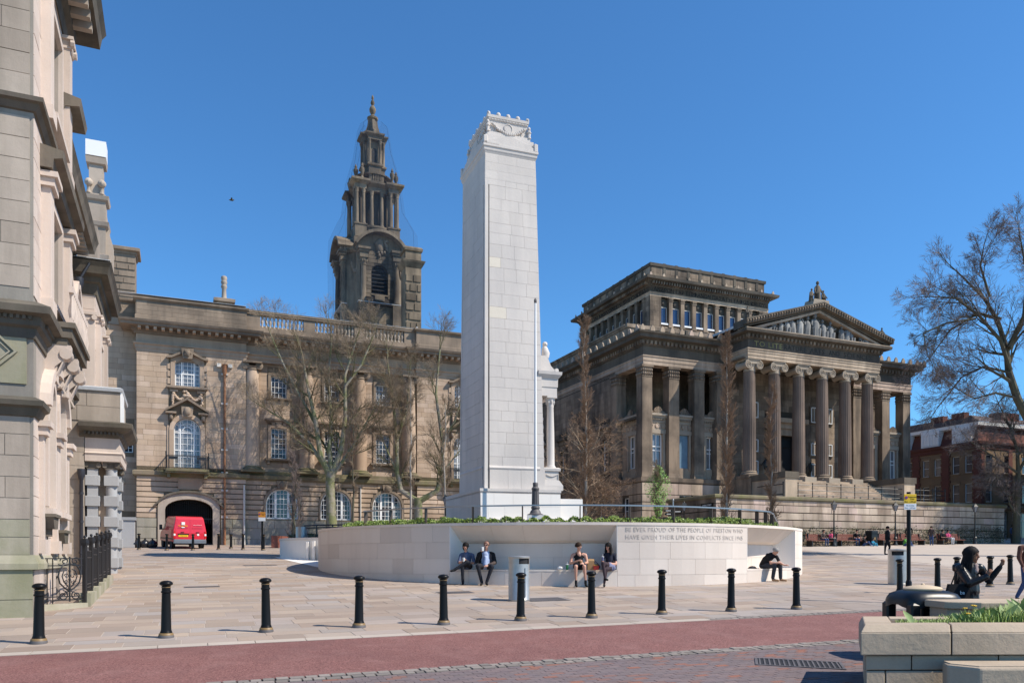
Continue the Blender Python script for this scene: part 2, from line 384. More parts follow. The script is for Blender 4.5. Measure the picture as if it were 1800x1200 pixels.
# openings: (a0, a1, z0, z1, rise)  rise 0 = flat head
def op_int(op, z):
    a0, a1, z0, z1, rise = op
    if z <= z0 or z >= z1: return None
    if rise and z > z1-rise:
        c = (a0+a1)/2; h = (a1-a0)/2; k = (z-(z1-rise))/rise
        w = h*math.sqrt(max(0, 1-k*k)); return (c-w, c+w)
    return (a0, a1)
def free_spans(a0, a1, z, ops):
    sp = [(a0, a1)]
    for op in ops:
        iv = op_int(op, z)
        if not iv: continue
        new = []
        for p, q in sp:
            if iv[1] <= p or iv[0] >= q: new.append((p, q)); continue
            if iv[0] > p: new.append((p, iv[0]))
            if iv[1] < q: new.append((iv[1], q))
        sp = new
    return sp
def wall_panel(mb, a0, a1, z0, z1, d, ops, reveal=.4):
    zs = {z0, z1}
    for op in ops:
        for z in (op[2], op[3]):
            if z0 < z < z1: zs.add(z)
        if op[4]:
            for i in range(10):
                z = op[3]-op[4]*(i/10)**1.6
                if z0 < z < z1: zs.add(z)
    zs = sorted(zs)
    for lo, hi in zip(zs, zs[1:]):
        for p, q in free_spans(a0, a1, (lo+hi)/2, ops):
            mb.add([(p, d, lo), (q, d, lo), (q, d, hi), (p, d, hi)], [(0, 1, 2, 3)])
    for op in ops:
        A0, A1, Z0, Z1, rise = op; zs_ = Z1-rise
        mb.add([(A0, d, Z0), (A0, d+reveal, Z0), (A0, d+reveal, zs_), (A0, d, zs_)], [(3, 2, 1, 0)])
        mb.add([(A1, d, Z0), (A1, d+reveal, Z0), (A1, d+reveal, zs_), (A1, d, zs_)], [(0, 1, 2, 3)])
        mb.add([(A0, d, Z0), (A1, d, Z0), (A1, d+reveal, Z0), (A0, d+reveal, Z0)], [(0, 1, 2, 3)])
        if not rise:
            mb.add([(A0, d, Z1), (A1, d, Z1), (A1, d+reveal, Z1), (A0, d+reveal, Z1)], [(3, 2, 1, 0)])
        else:
            c = (A0+A1)/2; h = (A1-A0)/2; n = 14; vs = []
            for i in range(n+1):
                t = PI*i/n; x = c+h*math.cos(t); z = zs_+rise*math.sin(t); vs += [(x, d, z), (x, d+reveal, z)]
            mb.add(vs, [(2*i, 2*i+2, 2*i+3, 2*i+1) for i in range(n)])
def ashlar(a0, a1, z0, z1, d, ch, bl, ops=(), proud=.015, gap=.014, courses=None, rng=R):
    """list of blocks (a0,a1,z0,z1,d,proud)"""
    out = []
    if courses is None:
        n = max(1, round((z1-z0)/ch)); h = (z1-z0)/n
        courses = [(z0+i*h, z0+(i+1)*h) for i in range(n)]
    for i, (lo, hi) in enumerate(courses):
        pts = (lo+.03, (lo+hi)/2, hi-.03); spans = [(a0, a1)]
        for z in pts:
            spans = [(max(p, P), min(q, Q)) for p, q in spans for P, Q in free_spans(a0, a1, z, ops) if min(q, Q)-max(p, P) > .06]
        for p, q in spans:
            x = p
            while x < q-1e-4:
                w = bl*rng.uniform(.6, 1.35)
                if x == p: w *= rng.uniform(.5, 1)
                if q-(x+w) < bl*.45: w = q-x
                e = min(q, x+w)
                out.append((x+gap/2, e-gap/2, lo+gap/2, hi-gap/2, d, proud*rng.uniform(.8, 1.25)))
                x = e
    return out
UNIT = {}
def unit_block(mat):
    if mat not in UNIT:
        mb = MB(); mb.add([(0, 0, 0), (1, 0, 0), (1, 1, 0), (0, 1, 0), (0, 0, 1), (1, 0, 1), (1, 1, 1), (0, 1, 1)],
                          [(4, 5, 6, 7), (0, 1, 5, 4), (1, 2, 6, 5), (2, 3, 7, 6), (3, 0, 4, 7), (0, 3, 2, 1)])
        me = bpy.data.meshes.new('block_'+mat); me.from_pydata(mb.v, [], mb.f); me.materials.append(M[mat]); me.update()
        UNIT[mat] = me
    return UNIT[mat]
def lay_blocks(parent, name, groups, nparts, deep=.05, world=None):
    """groups: list of (facade matrix, material, [blocks]); the nearest-looking ones become parts, the rest one stuff part per material"""
    world = world or parent.matrix_basis; eye = Vector((0, 0, EYE)); allb = []
    for fm, mat, bl in groups:
        for b in bl:
            c = world @ (fm @ Vector(((b[0]+b[1])/2, b[4], (b[2]+b[3])/2)))
            L = (c-eye).length; allb.append(((b[1]-b[0])*(b[3]-b[2])/(L*L), fm, mat, b))
    allb.sort(key=lambda t: -t[0])
    for sc, fm, mat, b in allb[:nparts]:
        o = bpy.data.objects.new(name, unit_block(mat)); COL.objects.link(o); o.parent = parent
        o.matrix_basis = fm @ Matrix.Translation((b[0], b[4]-b[5], b[2])) @ Matrix.Diagonal((b[1]-b[0], b[5]+.012, b[3]-b[2], 1))
    rest = {}
    for sc, fm, mat, b in allb[nparts:]: rest.setdefault(mat, []).append((fm, b))
    for mat, L in rest.items():
        mb = MB()
        for fm, b in L:
            mb.M = fm; x0, x1, z0, z1, d, p = b; y0, y1 = d-p, d+.012
            mb.add([(x0, y0, z0), (x1, y0, z0), (x1, y0, z1), (x0, y0, z1), (x0, y1, z0), (x1, y1, z0), (x1, y1, z1), (x0, y1, z1)],
                   [(0, 1, 2, 3), (1, 5, 6, 2), (4, 0, 3, 7), (3, 2, 6, 7), (4, 5, 1, 0)])
        tag(mb.build(name+'_work', mat, parent), kind='stuff')
def sash(parent, fm, a0, a1, z0, z1, d, nx, nz, rise=0, fr=.07, bar=.03, glass='glass', frame='white', mull=(), trans=(), name='window', fan=False):
    """window part (frame + glazing bars) with a pane sub-part"""
    c = (a0+a1)/2; h = (a1-a0)/2; zs = z1-rise
    mb = MB(fm)
    mb.box(a0, a0+fr, d-.03, d+.05, z0, zs); mb.box(a1-fr, a1, d-.03, d+.05, z0, zs); mb.box(a0, a1, d-.035, d+.06, z0, z0+fr)
    if rise: mb.arch(c, zs, h-fr, h, d-.03, d+.05, n=12, sq=rise/h)
    else: mb.box(a0, a1, d-.03, d+.05, z1-fr, z1)
    def top(x):
        if not rise: return z1-fr
        k = (x-c)/h; return zs+(rise-fr)*math.sqrt(max(0, 1-k*k))
    for i in range(1, nx):
        x = a0+(a1-a0)*i/nx; mb.box(x-bar/2, x+bar/2, d-.01, d+.03, z0+fr, top(x))
    for j in range(1, nz):
        z = z0+(z1-z0)*j/nz; w = h-fr
        if rise and z > zs: w = (h-fr)*math.sqrt(max(0, 1-((z-zs)/rise)**2))
        if w > .05: mb.box(c-w, c+w, d-.012, d+.032, z-bar/2, z+bar/2)
    for x in mull:
        X = a0+(a1-a0)*x; mb.box(X-fr*.7, X+fr*.7, d-.035, d+.05, z0, top(X))
    for z in trans:
        Z = z0+(z1-z0)*z; mb.box(a0, a1, d-.034, d+.048, Z-fr*.5, Z+fr*.5)
    w = mb.build(name, frame, parent)
    g = MB(fm); n = 12
    if rise:
        pts = [(a0, z0), (a1, z0)]+[(c+h*math.cos(PI*i/n), zs+rise*math.sin(PI*i/n)) for i in range(n+1)]
    else: pts = [(a0, z0), (a1, z0), (a1, z1), (a0, z1)]
    g.prism(pts, d+.025, d+.04)
    g.build('pane', glass, w)
    return w
def text_mesh(txt, size, depth=.02, spacing=1.0, align='CENTER'):
    cu = bpy.data.curves.new('txt', 'FONT'); cu.body = txt; cu.size = size; cu.extrude = depth/2
    cu.align_x = align; cu.align_y = 'CENTER'; cu.space_character = spacing; cu.resolution_u = 2
    o = bpy.data.objects.new('txt', cu); COL.objects.link(o)
    dg = bpy.context.evaluated_depsgraph_get(); me = bpy.data.meshes.new_from_object(o.evaluated_get(dg))
    vs = [v.co.copy() for v in me.vertices]; fs = [tuple(p.vertices) for p in me.polygons]
    bpy.data.objects.remove(o); bpy.data.curves.remove(cu); bpy.data.meshes.remove(me)
    return vs, fs
def put_text(parent, name, txt, size, fm, a, d, z, mat, depth=.02, spacing=1.0, align='CENTER', width=None):
    vs, fs = text_mesh(txt, size, depth, spacing, align); mb = MB(fm); k = 1
    if width:
        w = max(v.x for v in vs)-min(v.x for v in vs); k = width/w
    mb.add([(a+v.x*k, d-v.z, z+v.y) for v in vs], fs)
    return mb.build(name, mat, parent)
# ------------------------------------------------------------------ ground, road, paving
mb = MB()
for y0, y1 in ((-120, -20), (-20, 120), (120, 600)):
    mb.add([(x, y, gz(x*.3, y)-.09) for x, y in ((-500, y0), (500, y0), (500, y1), (-500, y1))], [(0, 1, 2, 3)])
tag(mb.build('ground', 'mortar'), kind='structure')
_n = Vector((.0065, -.0516, 1)).normalized()
def plane_frame(x, y, k, lift=0):
    ax = Vector((1, k, -.0065+.0516*k)).normalized(); ay = _n.cross(ax)
    return Matrix(((ax.x, ay.x, _n.x, x), (ax.y, ay.y, _n.y, y), (ax.z, ay.z, _n.z, gz(x, y)+lift), (0, 0, 0, 1)))
GM = plane_frame(0, 15.5, .4)
def sheet(name, mat, x0, x1, y0, y1, z, mtx=GM):
    mb = MB(); mb.add([(x0, y0, z), (x1, y0, z), (x1, y1, z), (x0, y1, z)], [(0, 1, 2, 3)])
    o = mb.build(name, mat); o.matrix_basis = mtx; return tag(o, kind='structure')
plaza = sheet('plaza_pavement', 'mortar', -45, 75, -.06, 62, -.005)
sheet('road', 'asphalt', -60, 80, -3.46, -.36, -.004)
brickp = sheet('brick_pavement', 'sett_joint', -45, 60, -16, -3.78, -.012)
settbase = sheet('road_edging', 'sett_joint', -45, 75, -3.78, -3.46, -.016)
kerbbase = sheet('kerb_strip', 'mortar', -45, 75, -.36, -.06, -.016)
def lay_flat(parent, name, mat, rows, nparts, thick, mtx=GM):
    """rects (x0,x1,y0,y1,ztop) in the plane frame; the largest seen become parts"""
    eye = Vector((0, 0, EYE)); L = []
    for r in rows:
        c = mtx @ Vector(((r[0]+r[1])/2, (r[2]+r[3])/2, 0)); d = c-eye
        if c.y < 8.5: s = -1
        else:
            u = 900+1400*c.x/c.y; v = 980-1400*(c.z-EYE)/c.y
            s = (r[1]-r[0])*(r[3]-r[2])/d.length**3 if (-20 < u < 1820 and v < 1215) else -1
        L.append((s, r))
    L.sort(key=lambda t: -t[0]); k = 0
    for s, r in L[:nparts]:
        if s < 0: break
        o = bpy.data.objects.new(name, unit_block(mat)); COL.objects.link(o); o.parent = parent
        o.location = (r[0], r[2], r[4]-thick); o.scale = (r[1]-r[0], r[3]-r[2], thick); k += 1
    mb = MB()
    for s, r in L[k:]:
        x0, x1, y0, y1, z = r; c = .012 if x1-x0 > .3 else .005
        mb.add([(x0, y0, z-thick), (x1, y0, z-thick), (x1, y1, z-thick), (x0, y1, z-thick), (x0, y0, z), (x1, y0, z), (x1, y1, z), (x0, y1, z)],
               [(4, 5, 6, 7), (0, 1, 5, 4), (1, 2, 6, 5), (2, 3, 7, 6), (3, 0, 4, 7)])
    if mb.v: tag(mb.build(name+'_paving', mat, parent), kind='stuff')
# flagstones: rows along the street grid, random lengths and depths
fl = []; y = -.05; rr = random.Random(3)
while y < 58:
    h = rr.choice((.42, .5, .55, .62, .7)); x = -34+rr.random()
    xe = 52
    while x < xe:
        w = rr.uniform(.55, 1.25)
        if not (y > 8 and x < -24+0*y):
            fl.append((x+.008, x+w-.008, y+.008, y+h-.008, rr.uniform(-.003, .004)))
        x += w
    y += h
lay_flat(plaza, 'flagstone', 'flag', fl, 300, .03)
st = []
for row in range(2):
    x = -22
    while x < 34:
        w = rr.uniform(.13, .22); st.append((x+.012, x+w-.012, -3.775+row*.16+.01, -3.775+row*.16+.15, rr.uniform(.0, .012))); x += w
lay_flat(settbase, 'sett', 'sett', st, 170, .03)
ks = []; x = -24
while x < 4.4:
    w = rr.uniform(.6, 1.0); ks.append((x+.006, x+w-.006, -.352, -.065, rr.uniform(-.001, .004))); x += w
lay_flat(kerbbase, 'kerb_stone', 'kerbstone', ks, 60, .03)
st = []
for row in range(3):
    x = 4.4
    while x < 40:
        w = rr.uniform(.14, .24); st.append((x+.012, x+w-.012, -.355+row*.1+.008, -.355+row*.1+.092, rr.uniform(.0, .01))); x += w
lay_flat(kerbbase, 'sett', 'sett', st, 130, .03)
pv = []; y = -3.79; row = 0
while y > -8.2:
    x = -12-.1*(row % 2)
    while x < 12:
        pv.append((x+.003, x+.197, y-.097, y-.003, rr.uniform(-.002, .003))); x += .2
    y -= .1; row += 1
lay_flat(brickp, 'paver', 'paver', pv, 300, .02)
# cast iron ventilation grate set in the brick pavement
g0 = gpt(1404, 1166); GG = plane_frame(g0.x, g0.y, -.28)
t = thing('pavement_grate', 'rusty dark iron slotted grate set flush in the brick paving', 'grate'); t.matrix_basis = GG
m_ = MB(); L_, W_ = .62, .30
m_.box(-L_, L_, -W_, -W_+.04, .0, .012); m_.box(-L_, L_, W_-.04, W_, .0, .012); m_.box(-L_, -L_+.04, -W_+.04, W_-.04, 0, .012); m_.box(L_-.04, L_, -W_+.04, W_-.04, 0, .012)
m_.box(-.02, .02, -W_+.04, W_-.04, 0, .0115)
m_.build('grate_frame', 'rust', t)
mats_bar = []
m_ = MB(); m_.box(-L_+.04, L_-.04, -W_+.04, W_-.04, .001, .003); m_.build('pit', 'darkroom', t)
bar = None
for i in range(17):
    x = -L_+.07+i*(2*L_-.14)/16
    if abs(x) < .03: continue
    if bar is None:
        b = MB(); b.box(-.012, .012, -W_+.04, W_-.04, .004, .011); bar = b.build('bar', 'rust', t); bar.location.x = x
    else:
        c = bar.copy(); COL.objects.link(c); c.location.x = x
for u, v, w, h, lab in ((958, 1053, .55, .4, 'dark rectangular manhole cover beside the steel bin'), (800, 1041, .5, .28, 'dark manhole cover in front of the pair of seated men'),
                        (457, 993, .7, .22, 'small dark inspection cover on the paved slope left of the memorial'), (355, 1031, .5, .2, 'drain cover with slots on the paving behind the second bollard'),
                        (1212, 1178, .4, .2, 'small square cover in the brick paving')):
    p = gpt(u, v)
    if lab.startswith('small square'): continue
    t = thing('manhole_cover', lab, 'manhole cover'); t.matrix_basis = plane_frame(p.x, p.y, .4)
    m_ = MB(); m_.box(-w, w, -h, h, .002, .008); m_.build('cover_frame', 'rust', t)
    m_ = MB()
    for i in range(6): m_.box(-w+.05, w-.05, -h+.05+i*(2*h-.1)/6, -h+.05+(i+.7)*(2*h-.1)/6, .009, .013)
    m_.build('cover_plate', 'rust', t)
# ------------------------------------------------------------------ bollards
def make_bollard():
    t = thing('bollard', 'x', 'bollard')
    m_ = MB(); m_.lathe([(.13, -.06), (.132, .03), (.125, .045)], 20); m_.build('base', 'rust', t)
    m_ = MB(); m_.lathe([(.124, .045), (.118, .075), (.105, .085)], 20); m_.build('base_band', 'gold', t)
    m_ = MB(); m_.lathe([(.105, .085), (.092, .12), (.086, .14), (.074, .70), (.072, .78), (.082, .785), (.086, .80), (.082, .815), (.074, .82), (.072, .90)], 20); m_.build('post', 'black', t)
    m_ = MB(); m_.lathe([(.073, .873), (.079, .876), (.079, .888), (.073, .891)], 20); m_.build('neck_band', 'gold', t)
    m_ = MB(); m_.lathe([(.072, .90), (.088, .915), (.108, .928), (.112, .945), (.105, .965), (.075, .988), (.035, .998), (0, 1.0)], 20); m_.build('cap', 'black', t)
    return t
BOL = [(68, 1130, 'leftmost black bollard of the front row, before the iron railing'), (292, 1120, 'black bollard at the foot of the paved slope, second of the front row'),
       (468, 1110, 'black bollard third from the left, standing on open paving'), (631, 1102, 'black bollard in front of the plain left end of the memorial wall'),
       (780, 1097, 'black bollard beside the crossed leg of the man in the blue shirt'), (915, 1090, 'black bollard overlapping the tall steel bin'),
       (1040, 1085, 'black bollard in front of the man in the vest and the woman with a drink'), (1163, 1079, 'black bollard below the start of the wall inscription'),
       (1285, 1074, 'black bollard below the end of the wall inscription'), (1400, 1070, 'black bollard at the right end of the memorial wall'),
       (1582, 1042, 'black bollard just left of the sign pole, behind the black bin'), (1648, 1038, 'black bollard behind the right shoulder of the black bin'),
       (1682, 1034, 'black bollard half hidden behind the woman with braids'), (1740, 1031, 'black bollard behind the outstretched arm of the woman'),
       (1776, 1027, 'black bollard at the far right with a small plate at its foot')]
bproto = None
for i, (u, v, lab) in enumerate(BOL):
    if bproto is None: o = bproto = make_bollard()
    else: o = copy_tree(bproto)
    p = gpt(u, v); o.location = p; tag(o, lab, 'bollard', 'black bollards with gold bands'); o.rotation_euler = (.012*math.sin(i*2.3), .012*math.cos(i*1.7), i*.7)
FAR = [(244, 966, 'far bollard beside the black bin bags'), (293, 967, 'far bollard at the left flank of the red van'), (339, 967, 'far bollard behind the red van bumper'),
       (384, 966, 'far bollard to the right of the archway'), (406, 964, 'farthest small bollard between the two wall pipes'), (427, 966, 'far bollard below the pale wall pipe'), (463, 967, 'far bollard at the foot of the yellow sign post by the court house')]
for u, v, lab in FAR:
    o = copy_tree(bproto); o.location = gpt(u, v); k = 1.0 if u != 406 else .95; o.scale = (.95, .95, k)
    tag(o, lab, 'bollard', 'black bollards across the street end')
# ------------------------------------------------------------------ court house (long tan stone building)
PHI = math.atan(.42)
SZ = 2.75
SH = thing('court_house', 'long tan sandstone court building with sash windows and giant columns behind the bare trees', 'building', (-23.1, 56, 0), PHI)
SH['parts_note'] = 1; del SH['parts_note']
FF = facm(0, 0); FB = facm(0, .3)          # end bay plane, recessed centre plane
XL, XR, XM = -2.99, 4.17, 16.95
XE = 24.1
# openings
door = (-1.19, 1.93, SZ-.2, 6.28, .75)
w2 = (-.62, 1.12, 8.35, 11.97, .87); w3 = (-.55, 1.08, 14.2, 16.0, .22)
arc = [(c-1.16, c+1.16, 5.02, 7.25, 1.16) for c in (6.75, 10.7, 14.65)]
mid = [(c-.56, c+.56, 9.5, 11.75, 0) for c in (6.55, 10.45, 14.4)]
up = [(c-.56, c+.56, 14.0, 15.6, 0) for c in (6.55, 10.45, 14.4)]
SL = 8.18                                    # ledge level

def end_bay(x0, x1, lower, two, three, blocks):
    m_ = MB()
    wall_panel(m_, x0, x1, SZ-1, SL, 0, lower, .6); wall_panel(m_, x0, x1, SL, 17.1, 0, [two, three], .45)
    m_.box(x0, x0+.001, 0, 1.2, SZ-1, 17.1)
    m_.build('wall', 'session_joint', SH)
    # rusticated ground storey: broad bands with deep joints
    cs = [(SZ+.05, 3.5), (3.5, 4.3), (4.3, 4.92)]
    rz = [4.92+i*(SL-.35-4.92)/8 for i in range(9)]
    lo = list(lower)
    if lower: lo = [(-1.72, 2.46, SZ-.2, 6.85, 1.1)]
    blocks.append((FF, 'terrace_base', ashlar(x0, x1, 0, 0, 0, 1, 1.3, lo, courses=cs, proud=.09, gap=.03)))
    b = []
    for i in range(8):
        g = ashlar(x0, x1, 0, 0, 0, 1, 2.2, lo, courses=[(rz[i]+.03, rz[i+1]-.03)], proud=.07, gap=.012); b += g
    blocks.append((FF, 'session', b))
    hole = [(two[0]-.42, two[1]+.42, two[2], two[3]+.3, 1.2), (three[0]-.4, three[1]+.4, three[2]-.2, three[3]+.3, 0), (two[0]-.35, two[1]+.35, 12.1, 14.2, 0)]
    blocks.append((FF, 'session', ashlar(x0, x1, SL+.32, 16.9, 0, .36, 1.1, hole)))
    # upper window: lugged architrave, scrolled hood, keystone
    c = (three[0]+three[1])/2
    m_ = MB(FF)
    m_.box(three[0]-.28, three[0], -.10, .0, three[2]-.02, three[3]-.1); m_.box(three[1], three[1]+.28, -.10, 0, three[2]-.02, three[3]-.1)
    m_.prism([(three[0]-.28, three[3]-.1), (three[0]-.28, three[3]+.22), (c, three[3]+.5), (three[1]+.28, three[3]+.22), (three[1]+.28, three[3]-.1), (three[1], three[3]-.22), (c+.4, three[3]-.03), (c, three[3]), (c-.4, three[3]-.03), (three[0], three[3]-.22)], -.10, 0)
    for s in (-1, 1):
        for k in range(3):
            x = c+s*(.815+.38); m_.box(x-.10, x+.10, -.07, 0, three[2]+.1+k*.52, three[2]+.5+k*.52)
    m_.build('architrave', 'session', SH)
    m_ = MB(FF)
    z = three[3]+.18
    pts = [(-1.35, z-.12), (-1.35, z+.02), (-1.05, z+.06), (-.75, z+.22), (-.35, z+.42), (.35, z+.42), (.75, z+.22), (1.05, z+.06), (1.35, z+.02), (1.35, z-.12), (1.0, z-.08), (.7, z+.08), (.33, z+.26), (-.33, z+.26), (-.7, z+.08), (-1.0, z-.08)]
    m_.prism([(c+p, q) for p, q in pts], -.34, 0)
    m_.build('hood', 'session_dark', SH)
    m_ = MB(FF); m_.box(c-1.33, c+1.33, -.3, 0, three[2]-.17, three[2]-.03); m_.box(c-1.2, c+1.2, -.2, 0, three[2]-.24, three[2]-.17); m_.build('window_sill', 'session_dark', SH)
    m_ = MB(FF); m_.prism([(c-.3, z-.1), (c-.42, z+.62), (c+.42, z+.62), (c+.3, z-.1)], -.42, 0); m_.ball((c, -.44, z+.28), (.2, .16, .25))
    for k in range(5): m_.ball((c+.17*math.cos(k*1.26), -.46, z+.3+.19*math.sin(k*1.26)), .09, 6, 4)
    m_.build('carved_keystone', 'session_dark', SH)
    # swag with fruit below it
    m_ = MB(FF); rr = random.Random(5)
    for s in (-1, 1):
        for k in range(9):
            tt = k/8; m_.ball((c+s*(.15+.75*tt), -.1, 13.55-.33*math.sin(PI*tt)*1.1+.1*tt), (.11, .1, .10), 7, 5)
        for k in range(6): m_.ball((c+s*(.92+rr.uniform(-.06, .06)), -.1, 13.5-.12*k), (.12-.008*k, .1, .1), 7, 5)
    for k in range(9): m_.ball((c+rr.uniform(-.22, .22), -.13, 13.62+rr.uniform(-.2, .25)), .12, 7, 5)
    m_.box(c-1.15, c-.62, -.09, 0, 13.78, 13.92); m_.box(c+.62, c+1.15, -.09, 0, 13.78, 13.92)
    m_.build('carved_swag', 'session', SH)
    # pedimented first floor window
    c = (two[0]+two[1])/2; zs = two[3]-two[4]; h = (two[1]-two[0])/2
    m_ = MB(FF); m_.arch(c, zs, h, h+.30, -.12, 0, n=16); m_.box(two[0]-.30, two[0], -.12, 0, two[2], zs); m_.box(two[1], two[1]+.30, -.12, 0, two[2], zs)
    m_.box(two[0]-.43, two[0]-.33, -.07, 0, two[2], zs+.3); m_.box(two[1]+.33, two[1]+.43, -.07, 0, two[2], zs+.3)
    m_.build('archivolt', 'session', SH)
    m_ = MB(FF)
    for s in (-1, 1):
        m_.prism([(c+s*1.42, 12.35), (c+s*1.42, 12.5), (c, 13.38), (c, 13.2)], -.42, 0)
        m_.prism([(c+s*1.40, 12.22), (c+s*1.42, 12.35), (c+s*.72, 12.35), (c+s*.72, 12.22)], -.38, 0)
        m_.box(c+s*1.05-.13, c+s*1.05+.13, -.22, 0, 11.75, 12.22); m_.ball((c+s*1.05, -.24, 11.95), (.14, .1, .2), 8, 5)
    m_.build('pediment', 'session_dark', SH)
    m_ = MB(FF); m_.prism([(c-.34, 12.05), (c-.4, 12.75), (c+.4, 12.75), (c+.34, 12.05)], -.26, 0); m_.ball((c, -.28, 12.42), (.24, .14, .3))
    m_.build('cartouche', 'session_dark', SH)
    sash(SH, FF, three[0], three[1], three[2], three[3], .22, 6, 6, three[4], mull=(.27, .77), trans=(.5,), glass='glass_pale')
    w = sash(SH, FF, two[0], two[1], two[2], two[3], .25, 6, 8, two[4], mull=(.24, .76), trans=(.38, .72), glass='glass_pale')
    m_ = MB(FF); zc = zs
    for k in range(1, 6):
        a = PI*k/6; m_.tube([(c+.3*math.cos(a), .24, zc+.3*math.sin(a)), (c+.82*math.cos(a), .24, zc+.82*math.sin(a))], .022, 4)
    m_.arch(c, zc, .27, .33, .21, .27, n=10); m_.arch(c, zc, .52, .56, .21, .27, n=10); m_.build('fanlight', 'white', SH)
    # balcony
    c = (two[0]+two[1])/2
    m_ = MB(FF)
    pl = [(c-1.42, 0)]+[(c-1.42*math.cos(PI*k/10), -.75-.22*math.sin(PI*k/10)) for k in range(11)]+[(c+1.42, 0)]
    m_.prismz(pl, SL-.02, SL+.16); m_.prismz([(x*1.0, y*.9) for x, y in pl], SL-.14, SL-.02)
    for s in (-1, 1): m_.box(c+s*1.2-.1, c+s*1.2+.1, -.6, 0, SL-.45, SL-.14)
    m_.build('balcony_slab', 'mossy', SH)
    m_ = MB(FF); rim = pl[1:-1]
    path = [(c-1.38, -.02)]+[(c+(x-c)*.97, y*.97) for x, y in rim]+[(c+1.38, -.02)]
    for z in (SL+.22, SL+.98, SL+1.06): m_.tube([(x, y, z) for x, y in path], .022, 4)
    for i in range(len(path)-1):
        n = 4 if 0 < i < len(path)-2 else 8
        for k in range(n):
            x = path[i][0]+(path[i+1][0]-path[i][0])*k/n; y = path[i][1]+(path[i+1][1]-path[i][1])*k/n
            m_.tube([(x, y, SL+.16), (x, y, SL+1.06)], .013, 4, cap=False)
    for s in (-1, 1):
        m_.tube([(c+s*1.38, -.78, SL+.16), (c+s*1.38, -.78, SL+1.25)], .03, 6); m_.ball((c+s*1.38, -.78, SL+1.28), .05, 6, 4)
        m_.box(c+s*.9-.3, c+s*.9+.3, -.93, -.9, SL+.78, SL+.98)
    m_.build('balcony_railing', 'iron', SH)
BL = []
end_bay(XL, XR, [door], w2, w3, BL)
aw4 = (20.84-1.16, 20.84+1.16, 5.02, 7.25, 1.16)
def sh(op, dx): return (op[0]+dx, op[1]+dx)+op[2:]
end_bay(XM, XE, [], sh(w2, 20.6), sh(w3, 20.6), BL)
M['terrace_base'] = mat_stone('pale_plinth_stone', [C4(.34, .30, .25), C4(.44, .39, .33), C4(.38, .34, .28)], .45, C4(.12, .12, .09), .5, moss=.2)
# doorway surround (pale segmental arch)
m_ = MB(FF); c = .37
def seg(r, z0, rise, n=12): return [(c+r*math.cos(PI*i/n), z0+rise*math.sin(PI*i/n)) for i in range(n+1)]
o_ = seg(2.02, 5.75, 1.02); i_ = seg(1.56, 5.53, .75)
m_.prism([(c+2.02, SZ), (c+2.02, 5.75)]+o_[1:-1]+[(c-2.02, 5.75), (c-2.02, SZ), (c-1.56, SZ), (c-1.56, 5.53)]+i_[1:-1][::-1]+[(c+1.56, 5.53), (c+1.56, SZ)], -.16, .3)
m_.build('door_surround', 'greyed', SH)
m_ = MB(FF); o_ = seg(2.12, 5.78, 1.1); p_ = seg(2.02, 5.70, 1.04)
m_.prism([(c+2.3, 5.70), (c+2.3, 5.80)]+o_[1:-1]+[(c-2.3, 5.80), (c-2.3, 5.70)]+p_[1:-1][::-1], -.3, 0); m_.build('door_hood', 'ledge', SH)
m_ = MB(FF); m_.box(-1.3, 2.1, 6.2, 6.3, SZ-.2, 6.4); m_.box(-1.3, -1.2, .6, 6.3, SZ-.2, 6.4); m_.box(1.94, 2.04, .6, 6.3, SZ-.2, 6.4); m_.box(-1.3, 2.1, .6, 6.3, 6.3, 6.4)
m_.build('passage', 'darkroom', SH)
m_ = MB(FF)
for k in range(26): x = -1.15+k*.123; m_.tube([(x, .75, 4.6), (x, .75, 6.25)], .02, 4)
m_.box(-1.19, 1.93, .73, .77, 4.9, 4.98); m_.build('gate_bars', 'iron', SH)
m_ = MB(FF); m_.box(-.35, 1.25, -.13, 0, 6.95, 7.72); m_.build('plaque_stone', 'session', SH)
# left set-back strip beside the neighbouring building
FS = facm(0, 1.0)
slit = (-3.85, -3.25, 9.5, 11.5, 0)
m_ = MB(FS); wall_panel(m_, -6.5, XL, SZ-1, 20.2, 0, [slit, (-4.0, -3.15, SZ-1, 5.0, 0)], .4); m_.build('side_wall', 'session_joint', SH)
BL.append((FS, 'session', ashlar(-6.5, XL-.02, SZ, 19.8, 0, .38, 1.2, [(slit[0]-.08, slit[1]+.08, 9.4, 11.6, 0), (-4.05, -3.1, SZ, 5.1, 0)])))
sash(SH, FS, *slit[:4], .2, 2, 6, glass='glass')
m_ = MB(FS); m_.box(-4.0, -3.15, .4, .45, SZ-1, 5.0); m_.build('side_door', 'black', SH)
m_ = MB(FS); m_.lathe([(0, 0), (.17, 0), (.17, .1), (0, .1)], 12); ob = m_.build('alarm_box', 'beige', SH); ob.location = (-3.95+.0, .98, 6.4); ob.rotation_euler = (PI/2, 0, 0)
